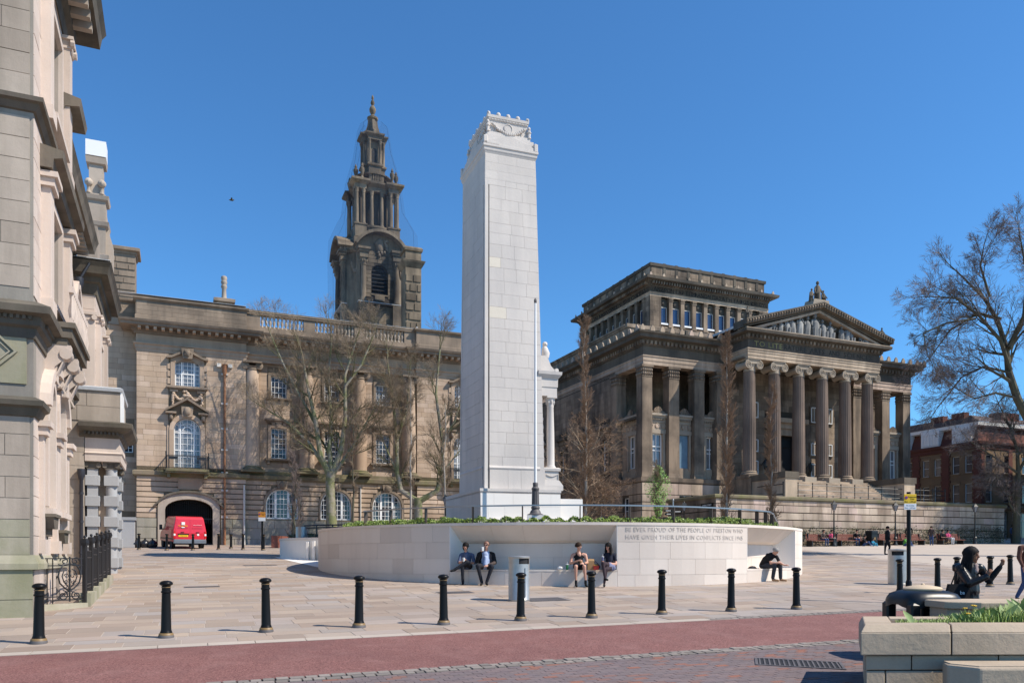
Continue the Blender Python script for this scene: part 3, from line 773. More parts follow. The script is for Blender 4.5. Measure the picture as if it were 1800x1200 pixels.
# recessed centre
m_ = MB(FB)
wall_panel(m_, XR, XM, SZ-1, SL, 0, arc, .5); wall_panel(m_, XR, XM, SL, 17.1, .35, mid+up, .4); m_.box(XR, XM, 0, .36, SL-.02, SL)
m_.build('wall', 'session_joint', SH)
rz = [4.92+i*(SL-.35-4.92)/8 for i in range(9)]
ah = [(o[0]-.16, o[1]+.16, o[2]-.05, o[3]+.16, 1.3) for o in arc]
b = []
for i in range(8): b += ashlar(XR, XM, 0, 0, 0, 1, 1.5, ah, courses=[(rz[i]+.03, rz[i+1]-.03)], proud=.07, gap=.03)
BL.append((FB, 'session', b))
BL.append((FB, 'terrace_base', ashlar(XR, XM, 0, 0, 0, 1, 1.3, courses=[(SZ+.05, 3.5), (3.5, 4.3), (4.3, 4.92)], proud=.08, gap=.02)))
FD = facm(0, .65)
hl = [(o[0]-.25, o[1]+.25, o[2]-.2, o[3]+.35, 0) for o in mid+up]
BL.append((FD, 'session', ashlar(XR, XM, SL+.3, 16.6, 0, .36, 1.1, hl)))
for o in arc:
    m_ = MB(FB); c = (o[0]+o[1])/2
    m_.arch(c, o[3]-o[4], 1.16, 1.34, -.11, 0, n=14); m_.box(o[0]-.14, o[0]-.0, -.08, 0, o[2], o[3]-o[4]); m_.box(o[1], o[1]+.14, -.08, 0, o[2], o[3]-o[4]); m_.build('archivolt', 'session_dark', SH)
    m_ = MB(FB); m_.prism([(c-.3, 7.2), (c-.42, 7.8), (c+.42, 7.8), (c+.3, 7.2)], -.24, 0); m_.ball((c, -.26, 7.5), (.25, .14, .28), 8, 6); m_.build('carved_keystone', 'session_dark', SH)
    sash(SH, FB, *o[:4], .18, 9, 6, o[4], fr=.1, mull=(.3, .7))
for k, o in enumerate(mid):
    sash(SH, FD, *o[:4], d=.15, nx=4, nz=6); m_ = MB(FD)
    m_.box(o[0]-.22, o[0], -.1, 0, o[2], o[3]); m_.box(o[1], o[1]+.22, -.1, 0, o[2], o[3]); m_.box(o[0]-.22, o[1]+.22, -.1, 0, o[3], o[3]+.22)
    m_.build('architrave', 'session', SH); m_ = MB(FD)
    m_.box(o[0]-.45, o[1]+.45, -.32, 0, o[3]+.52, o[3]+.66); m_.box(o[0]-.3, o[1]+.3, -.16, 0, o[3]+.38, o[3]+.52)
    m_.build('hood', 'session_dark', SH); m_ = MB(FD); m_.box(o[0]-.45, o[1]+.45, -.3, 0, o[2]-.16, o[2]-.02); m_.box(o[0]-.3, o[0]-.1, -.2, 0, o[2]-.42, o[2]-.16); m_.box(o[1]+.1, o[1]+.3, -.2, 0, o[2]-.42, o[2]-.16); m_.build('window_sill', 'session_dark', SH); m_ = MB(FD); c = (o[0]+o[1])/2
    m_.prism([(c-.14, o[3]+.02), (c-.22, o[3]+.5), (c+.22, o[3]+.5), (c+.14, o[3]+.02)], -.18, 0)
    for s in (-1, 1): m_.prism([(c+s*.25, o[3]+.22), (c+s*.3, o[3]+.42), (c+s*.55, o[3]+.42), (c+s*.5, o[3]+.22)], -.14, 0)
    m_.build('keystone', 'session', SH)
for o in up:
    sash(SH, FD, *o[:4], d=.15, nx=4, nz=4); m_ = MB(FD)
    m_.box(o[0]-.2, o[0], -.1, 0, o[2], o[3]); m_.box(o[1], o[1]+.2, -.1, 0, o[2], o[3]); m_.box(o[0]-.2, o[1]+.2, -.1, 0, o[3], o[3]+.2); m_.box(o[0]-.35, o[1]+.35, -.24, 0, o[2]-.14, o[2]-.02)
    m_.build('architrave', 'session_dark', SH)
# giant half columns
for c in (4.62, 8.55, 12.5, 16.4):
    m_ = MB(FB); m_.cur = 0
    m_.lathe([(.56, SL+.62), (.55, 10.5), (.52, 13), (.47, 15.75)], 24, c, .02); m_.build('column', 'session', SH)
    m_ = MB(FB); m_.box(c-.82, c+.82, -.72, .3, SL+.18, SL+.34); m_.lathe([(.78, SL+.34), (.80, SL+.42), (.72, SL+.50), (.66, SL+.52), (.68, SL+.58), (.58, SL+.64)], 24, c, .02); m_.build('column_base', 'mossy', SH)
    m_ = MB(FB); m_.lathe([(.47, 15.75), (.52, 15.80), (.5, 15.9), (.6, 16.05)], 20, c, .02); m_.box(c-.66, c+.66, -.62, .35, 16.25, 16.37)
    for s in (-1, 1):
        for r, dd in ((.27, .0), (.17, .03), (.07, .06)):
            mm = Matrix.Translation((c+s*.48, -.42-dd, 16.08)) @ Matrix.Rotation(PI/2, 4, 'X'); mo = m_.M; m_.M = FB @ mm; m_.lathe([(r, -.3), (r, .0), (r*.8, .02), (0, .02)], 14); m_.M = mo
    m_.build('capital', 'session_dark', SH)
# ledge, entablature, cornice, parapet: one plan path with the end bays standing forward
path = [(-6.5, 1.0), (XL, 1.0), (XL, 0), (XR, 0), (XR, .3), (XM, .3), (XM, 0), (XE, 0), (XE, 12)]
m_ = MB(); m_.run([(0, SL-.40), (.10, SL-.40), (.14, SL-.32), (.24, SL-.28), (.26, SL-.02), (.16, SL+.03), (0, SL+.05), (0, SL+.3)], path[1:]); m_.build('ledge', 'mossy', SH)
pa = path[1:]
m_ = MB(); m_.run([(0, 16.42), (.04, 16.42), (.06, 16.62), (.10, 16.64), (.12, 16.86), (.22, 16.92), (.22, 17.0), (.05, 17.02), (.03, 17.62), (0, 17.62)], pa); m_.build('entablature', 'session', SH)
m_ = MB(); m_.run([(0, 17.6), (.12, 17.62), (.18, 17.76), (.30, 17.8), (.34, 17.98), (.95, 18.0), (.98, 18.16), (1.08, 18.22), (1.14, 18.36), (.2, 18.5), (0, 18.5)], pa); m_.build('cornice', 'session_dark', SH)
m_ = MB()
for x0, x1, y in ((XL, XR, 0), (XR, XM, .3), (XM, XE, 0)):
    n = int((x1-x0)/.5)
    for i in range(n):
        x = x0+.2+i*(x1-x0-.2)/n; m_.box(x-.1, x+.1, y-.82, y-.28, 17.82, 17.985)
m_.build('modillions', 'session', SH)
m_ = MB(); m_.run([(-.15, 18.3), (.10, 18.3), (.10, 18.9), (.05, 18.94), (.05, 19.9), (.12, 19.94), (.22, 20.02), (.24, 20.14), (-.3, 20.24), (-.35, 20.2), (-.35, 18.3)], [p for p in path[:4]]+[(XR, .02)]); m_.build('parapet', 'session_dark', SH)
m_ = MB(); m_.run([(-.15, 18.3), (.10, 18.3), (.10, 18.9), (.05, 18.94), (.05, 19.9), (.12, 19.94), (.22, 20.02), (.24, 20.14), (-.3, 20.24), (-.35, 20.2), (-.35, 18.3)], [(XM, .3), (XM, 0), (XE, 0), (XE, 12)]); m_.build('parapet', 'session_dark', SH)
BL.append((facm(0, -.05), 'session_dark', ashlar(XL, XR, 18.95, 19.9, 0, .32, 1.3)))
BL.append((facm(0, .95), 'session_dark', ashlar(-6.5, XL-.1, 18.95, 19.9, 0, .32, 1.3)))
m_ = MB(FB); m_.box(XR, XM, -.12, .3, 18.3, 18.98); m_.box(XR, XM, -.18, .35, 19.88, 20.02); m_.box(XR, XM, -.22, .38, 20.02, 20.14)
for a, bb in ((XR, 5.2), (8.3, 9.15), (12.1, 12.9), (16.0, XM)): m_.box(a, bb, -.08, .28, 18.98, 19.88)
m_.build('balustrade_frame', 'session_dark', SH)
bal = None
for a, bb in ((5.2, 8.3), (9.15, 12.1), (12.9, 16.0)):
    n = int((bb-a)/.26)
    for i in range(n):
        x = a+(i+.5)*(bb-a)/n
        if bal is None:
            q = MB(); q.lathe([(.10, 0), (.10, .08), (.06, .12), (.05, .2), (.10, .38), (.105, .48), (.06, .66), (.05, .72), (.09, .78), (.09, .9)], 8); bal = q.build('baluster', 'greyed', SH); bal.location = (x, .38, 18.98)
        else:
            o = bal.copy(); COL.objects.link(o); o.location = (x, .38, 18.98)
m_ = MB(); m_.box(-6.5, XR, -.28, .3, 20.245, 20.26); m_.box(XR, XE, .06, .7, 20.145, 20.16); m_.build('lead_flashing', 'lead', SH)
m_ = MB(); m_.box(-6.5, XE-.4, 1.3, 14, 19.2, 19.4); m_.box(-6.5, XE, 13.9, 14, SZ-1, 19.4); m_.box(XE-.4, XE-.1, .5, 14, SZ-1, 19.3); m_.box(-6.5, -6.4, 1.0, 14, SZ-1, 19.3); m_.build('roof', 'session_dark', SH)
# lead down pipes, chimneys
m_ = MB(FF); m_.lathe([(.07, 4.3), (.07, 15.4)], 10, 2.72, -.14); m_.lathe([(.10, 15.2), (.16, 15.5), (.16, 15.9), (.19, 15.95)], 10, 2.72, -.16); m_.build('downpipe', 'copper', SH)
m_ = MB(FF); m_.lathe([(.085, SZ), (.085, 4.3)], 10, 2.72, -.22); m_.build('downpipe_foot', 'copper', SH)
m_ = MB(FF)
for z in (5.0, 6.9, 8.15, 9.8, 11.3, 13.1, 15.2): m_.box(2.5, 2.94, -.10, 0.0, z, z+.13)
m_.box(2.2, 2.48, -.2, -.02, 15.75, 16.0); m_.box(2.96, 3.24, -.2, -.02, 15.75, 16.0)
m_.build('pipe_bracket', 'offwhite', SH)
m_ = MB(FF); m_.lathe([(.07, SZ), (.07, 7.4)], 10, 4.05, -.12); m_.build('pale_pipe', 'offwhite', SH)
m_ = MB(FB); m_.lathe([(.05, SZ+1.0), (.05, 7.5)], 8, 12.55, -.14); m_.build('pale_pipe', 'offwhite', SH)
def chimney(x, y, w, dp, z0, z1, pots, name='chimney', mat='session_dark', rust=True):
    m_ = MB(); m_.box(x-w, x+w, y-dp, y+dp, z0, z1)
    sq = [(x-w, y-dp), (x+w, y-dp), (x+w, y+dp), (x-w, y+dp)]
    m_.run([(0, z1-.5), (.06, z1-.5), (.10, z1-.35), (.28, z1-.3), (.3, z1-.1), (.05, z1), (0, z1)], sq, True)
    m_.run([(0, z0), (.14, z0), (.14, z0+.3), (.06, z0+.5), (0, z0+.52)], sq, True)
    k = m_.build(name, mat, SH)
    if rust:
        h = (z1-.7-z0-.6)/6; fm = facm(x, y-dp); b = []
        for i in range(6): b += ashlar(-w, w, 0, 0, 0, 1, w*1.1, courses=[(z0+.6+i*h+.05, z0+.6+(i+1)*h-.05)], proud=.05, gap=.04)
        mm = MB(fm)
        for bb in b: mm.box(bb[0], bb[1], -bb[5], 0, bb[2], bb[3])
        mm.build('quoins', mat, k)
    for px in pots:
        q = MB(); q.lathe([(.2, z1), (.17, z1+.25), (.15, z1+.8), (.21, z1+.9), (.21, z1+1.05), (.16, z1+1.1), (.22, z1+1.25), (.22, z1+1.35), (.17, z1+1.4), (.22, z1+1.55), (.2, z1+1.7), (.12, z1+1.75)], 12, x+px, y); q.build('chimney_pot', 'greyed', k)
    return k
chimney(2.75, 1.2, .44, .5, 20.0, 20.95, (0,), rust=False)
chimney(-4.0, 3.0, .85, .9, 20.0, 24.2, ())
lay_blocks(SH, 'stone', BL, 290)
# ------------------------------------------------------------------ clock-less bell tower behind the court house
TW = thing('bell_tower', 'soot-darkened stone baroque tower in three tiers with urns and a finial, veiled in netting', 'tower', (-15.75, 90, 0), PHI)
def rot4(k):          # k quarter turns about the tower axis
    return Matrix.Rotation(k*PI/2, 4, 'Z')
T0 = 22.0
m_ = MB(); m_.box(-4.2, 4.2, -4.2, 4.2, 4, T0); m_.box(-3.9, 3.9, -3.9, 3.9, T0, 26.9); m_.build('base_block', 'tower', TW)
ZB, ZC, ZP = 30.3, 35.0, 36.1          # column foot, capital top, pediment base
FW, FD_ = 2.35, 3.7
gb = []
for k in range(4):
    Rk = rot4(k); fm = Rk @ facm(0, -FD_)
    op = (-1.0, 1.0, ZB+1.0, ZB+4.3, 1.0)
    m_ = MB(fm); wall_panel(m_, -FW, FW, 26.8, ZP, 0, [op], .6); m_.build('arm_wall', 'tower_joint', TW)
    m_ = MB(Rk); m_.box(-FW, -FW+.02, -FD_, -2, 26.8, ZP); m_.box(FW-.02, FW, -FD_, -2, 26.8, ZP); m_.build('arm_side', 'tower', TW)
    if k in (0, 3): gb.append((fm, 'tower', ashlar(-FW+.5, FW-.5, ZB+.6, ZP-.1, 0, .42, .9, [(-1.0, 1.0, ZB+.9, ZB+4.3, 1.0)], proud=.05, gap=.04)+ashlar(-FW, FW, 27, ZB-.3, 0, .55, 1.5)))
    m_ = MB(fm); m_.box(-.6, .6, -.12, 0, ZB+.3, ZB+.9); m_.box(-1.05, 1.05, -.1, 0, ZB+.86, ZB+1.0); m_.build('sill_panel', 'tower', TW)
    m_ = MB(fm); m_.box(-1.3, 1.3, -.06, 0, 27.6, 29.5); m_.build('base_panel', 'tower', TW)
    m_ = MB(fm)
    for i in range(8): m_.box(-1, 1, .3, .5, ZB+1.1+i*.42, ZB+1.2+i*.42)
    m_.box(-1, 1, .55, .6, ZB+1, ZB+4.3); m_.build('louvre', 'darkroom', TW)
    # paired corner columns of the arm
    for s in (-1, 1):
        x = s*(FW-.35)
        m_ = MB(fm); m_.box(x-.5, x+.5, -.62, 0, 26.8, ZB-.12); m_.build('pedestal', 'tower', TW)
        m_ = MB(fm); m_.lathe([(.42, ZB), (.42, ZB+.1), (.34, ZB+.2), (.33, ZB+2), (.28, ZC-.8), (.33, ZC-.75), (.32, ZC-.6), (.40, ZC-.25), (.46, ZC)], 14, x, -.22); m_.build('column', 'tower', TW)
        m_ = MB(fm); rr = random.Random(k*7+s)
        for i in range(9): a = i*2*PI/9; m_.ball((x+.38*math.cos(a), -.22+.38*math.sin(a), ZC-.3), (.1, .1, .22), 6, 4)
        m_.build('capital', 'tower', TW)
        m_ = MB(fm); m_.box(x-.5, x+.5, -.72, 0, ZC, ZC+.5); m_.box(x-.62, x+.62, -.86, 0, ZP-.5, ZP-.25); m_.box(x-.75, x+.75, -1.0, 0, ZP-.25, ZP); m_.box(x-.5, x+.5, -.7, 0, ZC+.5, ZP-.5); m_.build('entablature_block', 'tower', TW)
    # segmental pediment with a carved shield
    m_ = MB(fm); n = 14; Rr = 3.6; cz = ZP+2.0-Rr; a1 = math.asin(3.05/Rr)
    for i in range(n):
        A = -a1+2*a1*i/n; B = -a1+2*a1*(i+1)/n
        q = [(r*math.sin(t), cz+r*math.cos(t)*1.0) for r, t in ((Rr-.22, A), (Rr+.1, A), (Rr+.1, B), (Rr-.22, B))]
        m_.prism(q, -1.1, 1.2)
    q = [((Rr-.2)*math.sin(-a1+2*a1*i/n), cz+(Rr-.2)*math.cos(-a1+2*a1*i/n)) for i in range(n+1)]
    m_.prism(q+[(2.6, ZP-.3), (-2.6, ZP-.3)], .0, .3); m_.build('pediment', 'tower', TW)
    m_ = MB(fm); rr = random.Random(k); m_.ball((0, -.1, ZP+.55), (.5, .35, .85), 10, 7)
    for i in range(16): m_.ball((rr.uniform(-1.0, 1.0), -.1, ZP+rr.uniform(-.7, 1.2)), (.22, .25, .22), 6, 4)
    m_.build('carved_shield', 'session_dark', TW)
    m_ = MB(fm); m_.box(-2.7, 2.7, -.64, .0, ZB-.12, ZB-.06); m_.build('lead_flashing', 'lead', TW)
    # concave corner between the arms
    m_ = MB(Rk); n = 10; rc = 1.9; cx = cy = 4.0
    pts = [(cx-rc*math.sin(PI/2*i/n)*1.0, -cy+rc*math.cos(PI/2*i/n)*1.0) for i in range(n+1)]
    pts = [(FW-.05+(1.55)*(i/n)**2*0+0, 0) for i in range(0)]+[(FW+(3.7-FW)*(1-math.cos(PI/2*i/n))*.75, -3.6+(3.6-FW)*math.sin(PI/2*i/n)*.75) for i in range(n+1)]
    m_.prismz([(1.5, -1.5)]+pts+[(3.6, -2.2)], 26.8, ZP+.5)
    m_.run([(0, ZP-.3), (.25, ZP-.2), (.5, ZP), (.5, ZP+.25), (0, ZP+.5)], pts)
    m_.build('corner_wall', 'tower', TW)
    m_ = MB(Rk); rr = random.Random(40+k)
    for i in range(14): t = i/13; m_.ball((2.7+.5*t, -3.1+.7*t, ZP-1.4-.9*math.sin(PI*t)), .22, 6, 4)
    m_.build('swag', 'session_dark', TW)
m_ = MB(); m_.box(-2.9, 2.9, -2.9, 2.9, ZP, ZP+1.6); m_.box(-3.0, 3.0, -3.0, 3.0, 34, ZP); m_.build('core', 'tower', TW)
# second tier: drum with colonnade and four corner pavilions
Z2, Z2c = 39.3, 43.2
m_ = MB(); m_.lathe([(2.9, 37.8), (2.9, Z2-.3), (3.0, Z2-.2), (3.0, Z2)], 32); m_.build('drum_base', 'tower', TW)
m_ = MB(); m_.lathe([(1.95, Z2), (1.95, Z2c+.2)], 28); m_.build('drum', 'tower_joint', TW)
m_ = MB(); m_.lathe([(2.0, Z2c), (2.7, Z2c), (2.7, Z2c+.45), (2.85, Z2c+.55), (3.2, Z2c+.75), (3.25, Z2c+.95), (2.6, Z2c+1.05)], 32); m_.build('drum_cornice', 'tower', TW)
m_ = MB(); m_.lathe([(2.55, Z2c+1.0), (2.6, Z2c+1.25), (2.5, Z2c+1.3)], 32)
m_.lathe([(2.4, Z2c+2.0), (2.65, Z2c+2.02), (2.65, Z2c+2.15), (2.4, Z2c+2.2)], 32); m_.build('drum_balustrade', 'tower', TW)
for k in range(4):
    a0 = k*PI/2
    m_ = MB(); m_.lathe([(2.5, Z2c+1.25), (2.5, Z2c+2.05)], 10, a0=a0-.78+.35, a1=a0-.25, cap=False); m_.lathe([(2.5, Z2c+1.25), (2.5, Z2c+2.05)], 10, a0=a0+.25, a1=a0+.78-.35, cap=False)
    for i in range(5):
        a = a0-.18+i*.09; m_.lathe([(.06, Z2c+1.25), (.1, Z2c+1.6), (.05, Z2c+1.85), (.08, Z2c+2.05)], 6, 2.5*math.cos(a), 2.5*math.sin(a))
    m_.build('parapet_piece', 'tower', TW)
def colm(x, y, r, z0, z1, name='column'):
    m_ = MB(); m_.lathe([(r*1.35, z0), (r*1.35, z0+.12), (r, z0+.25), (r*.98, z0+(z1-z0)*.4), (r*.84, z1-.5), (r*1.0, z1-.46), (r*.9, z1-.4), (r*1.2, z1-.12), (r*1.35, z1)], 12, x, y); return m_.build(name, 'tower', TW)
for k in range(4):
    for s in (-1, 1):
        a = k*PI/2+s*.27; colm(2.55*math.cos(a), 2.55*math.sin(a), .25, Z2, Z2c)
for k in range(4):
    Rk = rot4(k)
    def pt(x, y): q = Rk @ Vector((x, y, 0)); return q.x, q.y
    m_ = MB(Rk); m_.box(1.5, 3.05, -3.05, -1.5, 37.8, Z2-.15); m_.box(1.4, 3.15, -3.15, -1.4, Z2-.15, Z2); m_.build('pavilion_base', 'tower', TW)
    for x, y in ((2.75, -1.85), (2.75, -2.75), (1.85, -2.75)): X, Y = pt(x, y); colm(X, Y, .24, Z2, Z2c)
    m_ = MB(Rk); m_.box(1.45, 2.1, -2.1, -1.45, Z2, Z2c+.1); m_.build('pavilion_pier', 'tower', TW)
    m_ = MB(Rk); m_.box(1.5, 3.05, -3.05, -1.5, Z2c, Z2c+.5); sq = [(1.6, -3.05), (3.05, -3.05), (3.05, -1.6), (1.6, -1.6)]
    m_.run([(0, Z2c+.45), (.2, Z2c+.55), (.5, Z2c+.75), (.52, Z2c+.95), (-.3, Z2c+1.3)], sq, True); m_.box(1.8, 2.8, -2.8, -1.8, Z2c+.9, Z2c+1.3); m_.build('pavilion_cornice', 'tower', TW)
    for x, y in ((2.75, -2.05), (2.05, -2.75)):
        X, Y = pt(x, y); m_ = MB(); z = Z2c+1.1
        m_.lathe([(.22, z), (.22, z+.2), (.12, z+.35), (.25, z+.7), (.34, z+1.0), (.3, z+1.2), (.15, z+1.3), (.2, z+1.45), (.12, z+1.6), (0, z+1.85)], 10, X, Y); m_.build('urn', 'tower', TW)
# third tier: small temple
Z3, Z3c = 46.8, 49.5
m_ = MB(); m_.box(-1.5, 1.5, -.85, .85, 44, Z3-.2); m_.box(-.85, .85, -1.5, 1.5, 44, Z3-.2001); m_.box(-1.0, 1.0, -1.0, 1.0, Z3, Z3c+.4); m_.build('lantern_core', 'tower', TW)
cross = [(-.95, -1.6), (.95, -1.6), (.95, -.95), (1.6, -.95), (1.6, .95), (.95, .95), (.95, 1.6), (-.95, 1.6), (-.95, .95), (-1.6, .95), (-1.6, -.95), (-.95, -.95)]
m_ = MB(); m_.prismz([(x*.97, y*.97) for x, y in cross], Z3-.22, Z3-.02); m_.run([(0, Z3-.2), (.1, Z3-.2), (.1, Z3)], cross, True); m_.prismz(cross, Z3c, Z3c+.35)
m_.run([(0, Z3c+.3), (.1, Z3c+.4), (.3, Z3c+.55), (.32, Z3c+.7), (-.4, Z3c+.95)], cross, True); m_.prismz([(x*.9, y*.9) for x, y in cross], Z3c+.34, Z3c+.8); m_.build('lantern_cornice', 'tower', TW)
for k in range(4):
    Rk = rot4(k)
    for x in (-.72, .72): q = Rk @ Vector((x, -1.35, 0)); colm(q.x, q.y, .19, Z3, Z3c)
    m_ = MB(Rk); m_.box(-.34, .34, -1.02, -.99, Z3+.1, Z3+1.6); m_.arch(0, Z3+1.6, 0, .34, -1.02, -.99, n=8); m_.build('niche', 'darkroom', TW)
    # scroll buttress and top
    m_ = MB(Rk); m_.prism([(1.5, Z3c+.8), (1.45, Z3c+1.15), (.95, Z3c+1.5), (.72, Z3c+2.1), (.62, Z3c+2.7), (.45, Z3c+2.7), (.45, Z3c+.8)], -.18, .18); m_.build('scroll', 'tower', TW)
z = Z3c+.8
m_ = MB(); m_.lathe([(1.0, z), (.75, z+.3), (.55, z+.6), (.5, z+1.9), (.72, z+2.05), (.76, z+2.25), (.5, z+2.4), (.3, z+2.5), (.22, z+2.65), (.42, z+3.0), (.46, z+3.25), (.3, z+3.55), (.15, z+3.7), (.28, z+3.95), (.22, z+4.2), (.1, z+4.35), (.18, z+4.5), (.14, z+4.75), (0, z+4.95)], 14); m_.build('finial', 'tower', TW)
lay_blocks(TW, 'stone', gb, 0)
# rusticated stack standing against the right side of the tower
TS = thing('chimney_stack', 'tall rusticated stone chimney stack standing right of the netted tower', 'chimney', (-10.7, 84.5, 0), PHI)
m_ = MB(); m_.box(-.85, .85, -.9, .9, 18, 34.8); sq = [(-.85, -.9), (.85, -.9), (.85, .9), (-.85, .9)]
m_.run([(0, 32.6), (.05, 32.65), (.3, 33.1), (.38, 33.3), (.05, 33.45), (0, 33.45)], sq, True); m_.build('shaft', 'tower', TS)
m_ = MB(); m_.run([(0, 34.3), (.12, 34.35), (.16, 34.6), (.0, 34.8)], sq, True); m_.build('stack_cap', 'tower', TS)
bb = []
for i in range(10):
    z = 22+i*1.0; bb.append((facm(0, -.9), 'tower', ashlar(-.85, .85, 0, 0, 0, 1, 1.0, courses=[(z+.08, z+.9)], proud=.09, gap=.12)))
lay_blocks(TS, 'stone', bb, 14)
# glass-peaked rooflight beside the memorial pillar
RL = thing('rooflight', 'small pale pyramid rooflight peeping over the court house parapet', 'rooflight', (-8.6, 72, 0), PHI)
m_ = MB(); m_.box(-1.3, 1.3, -1.3, 1.3, 19, 21.3); m_.build('curb', 'session_dark', RL)
m_ = MB(); m_.frustum((-1.3, 1.3, -1.3, 1.3, 21.3), (-.02, .02, -.02, .02, 23.0)); m_.build('glazed_pyramid', 'lead', RL)
# fine safety net hung round the tower
def _net():
    m = NT('fine_net'); tr = m.n('ShaderNodeBsdfTransparent'); mx = m.n('ShaderNodeMixShader'); mx.inputs[0].default_value = .085
    m.color(C4(.05, .09, .16)); m.set(Roughness=.9); m.l(tr.outputs[0], mx.inputs[1]); m.l(m.b.outputs[0], mx.inputs[2]); m.l(mx.outputs[0], m.out.inputs[0]); return m.m
M['net'] = _net()
SN = thing('safety_net', 'fine dark mesh net draped from the tower top down past its arms', 'net', (-15.75, 90, 0), PHI)
for o in TW.children:
    k = .82 if min(v.co.z for v in o.data.vertices) > 37.5 else .91; o.scale = (k, k, 1)
TW.scale = (1, 1, .985)
prof = [(26.9, 4.5), (36, 4.6), (38.2, 4.5), (40.5, 3.3), (44.5, 2.8), (47.5, 2.0), (50.4, 1.6), (51.2, .9)]
m_ = MB(); vs = []; n = 24
for z, r in prof:
    for i in range(n):
        a = 2*PI*i/n+PI/4; k = (abs(math.cos(2*(a))))*.0
        c_, s_ = math.cos(a), math.sin(a); sqd = r/max(abs(c_), abs(s_)); rr_ = min(sqd, r*1.16); vs.append((rr_*c_, rr_*s_, z))
m_.smooth = True; m_.add(vs, [(j*n+i, j*n+(i+1) % n, (j+1)*n+(i+1) % n, (j+1)*n+i) for j in range(len(prof)-1) for i in range(n)]); m_.build('net_sheet', 'net', SN, auto=False)
m_ = MB()
for i in range(0, n, 6): m_.tube([vs[j*n+i] for j in range(len(prof))], .012, 3)
m_.build('net_rope', 'iron', SN)
# ------------------------------------------------------------------ pale pinkish sandstone building on the left
# building axes: local x = towards the street (out of the long facade), local y = up the street
LB = thing('street_building', 'ornate pale pink sandstone building with balcony and porch along the left edge', 'building', (-10.1, 16.9, 0), PHI)
LFM = facm(0, 0, 'R')                      # long facade, along = up the street
EYEZ = EYE
def zl(v, Y): return EYE+(980-v)*Y/1400
LBK = []
G0 = .85                                   # ground at the near corner (local 0)
ZA = {'plinth': 2.05, 'l1': 5.35, 'l2': 7.25, 'l3': 11.6, 'top': 17.2}
# ---- block A, the near end bay (end wall faces the camera)
xA0, yA1, xB = -9.0, 5.0, -.95
endM = facm(0, 0, 'F')
aw = [(.9, 1.9, 3.3, 6.2, .5), (2.7, 3.7, 3.3, 6.2, .5), (1.6, 3.4, 8.0, 10.3, 0), (1.6, 3.4, 12.4, 14.9, 0), (1.0, 1.7, .9, 1.5, 0), (2.9, 3.6, 1.0, 1.7, 0)]
m_ = MB(endM); wall_panel(m_, xA0, 0, -.2, 17.2, 0, [], .3); m_.build('end_wall', 'greyed_joint', LB)
m_ = MB(LFM); wall_panel(m_, 0, yA1, -.2, 17.2, 0, aw, .45); m_.build('street_wall', 'pink_joint', LB)
m_ = MB(); m_.box(xA0, -.5, 4.0, yA1, -.2, 17.2); m_.box(xB-.02, -.01, yA1-.3, yA1, -.2, 17.2); m_.build('return_wall', 'greyed', LB)
# corner buttress pier, clad with ashlar on both faces
P0 = -1.35
pm = MB(); pm.box(P0, .0, -.34, 0, -.2, 17.4); pm.build('corner_pier', 'greyed_joint', LB)
PF = facm(0, -.34)
LBK.append((PF, 'greenish', ashlar(P0, 0, .0, ZA['plinth']-.12, 0, .58, .9, proud=.05)))
LBK.append((PF, 'greenish', ashlar(P0+.06, -.06, ZA['plinth']+.16, ZA['plinth']+.9, 0, .45, 1.0)))
LBK.append((PF, 'greyed', ashlar(P0+.06, -.06, ZA['plinth']+.9, 5.15, 0, .42, .95)))
LBK.append((PF, 'greyed', ashlar(P0+.06, -.06, 7.75, 11.3, 0, .42, .95)))
LBK.append((PF, 'greyed', ashlar(P0+.06, -.06, 11.75, 17, 0, .45, .95)))
LBK.append((endM, 'greyed', ashlar(-3.4, P0-.03, .0, 17, 0, .45, 1.0)))
LBK.append((LFM, 'pink', ashlar(-.34, 1.0-.1, 2.2, 5.1, .0, .42, .7, aw[:1])))
LBK.append((LFM, 'pink', ashlar(1.0, yA1, 2.2, 5.1, .0, .42, .9, [(a[0]-.18, a[1]+.18, a[2]-.25, a[3]+.2, a[4]) for a in aw])))
LBK.append((LFM, 'pink', ashlar(-.34, yA1, 7.6, 11.3, .0, .42, .9, [(1.3, 3.7, 7.6, 10.7, 0)])))
LBK.append((LFM, 'pink', ashlar(-.34, yA1, 11.75, 17, .0, .45, .9, [(1.3, 3.7, 12.2, 15.3, 0)])))
LBK.append((LFM, 'pink', ashlar(-.3, yA1, .0, 1.9, .0, .45, .8, aw)))
# diamond panel between the two lower ledges of the pier
m_ = MB(PF); m_.box(P0+.14, -.12, -.03, 0, 5.75, 6.95); m_.build('sunk_panel', 'greenish', LB)
c, zc = P0/2, 6.4
m_ = MB(PF)
for r0, r1, d in ((.40, .34, -.085), (.28, .24, -.06)):
    o_ = [(c+r0, zc), (c, zc+r0), (c-r0, zc), (c, zc-r0)]; i_ = [(c+r1, zc), (c, zc+r1), (c-r1, zc), (c, zc-r1)]
    for k in range(4): m_.prism([o_[k], o_[(k+1) % 4], i_[(k+1) % 4], i_[k]], d, -.02)
m_.build('diamond_moulding', 'greenish', LB)
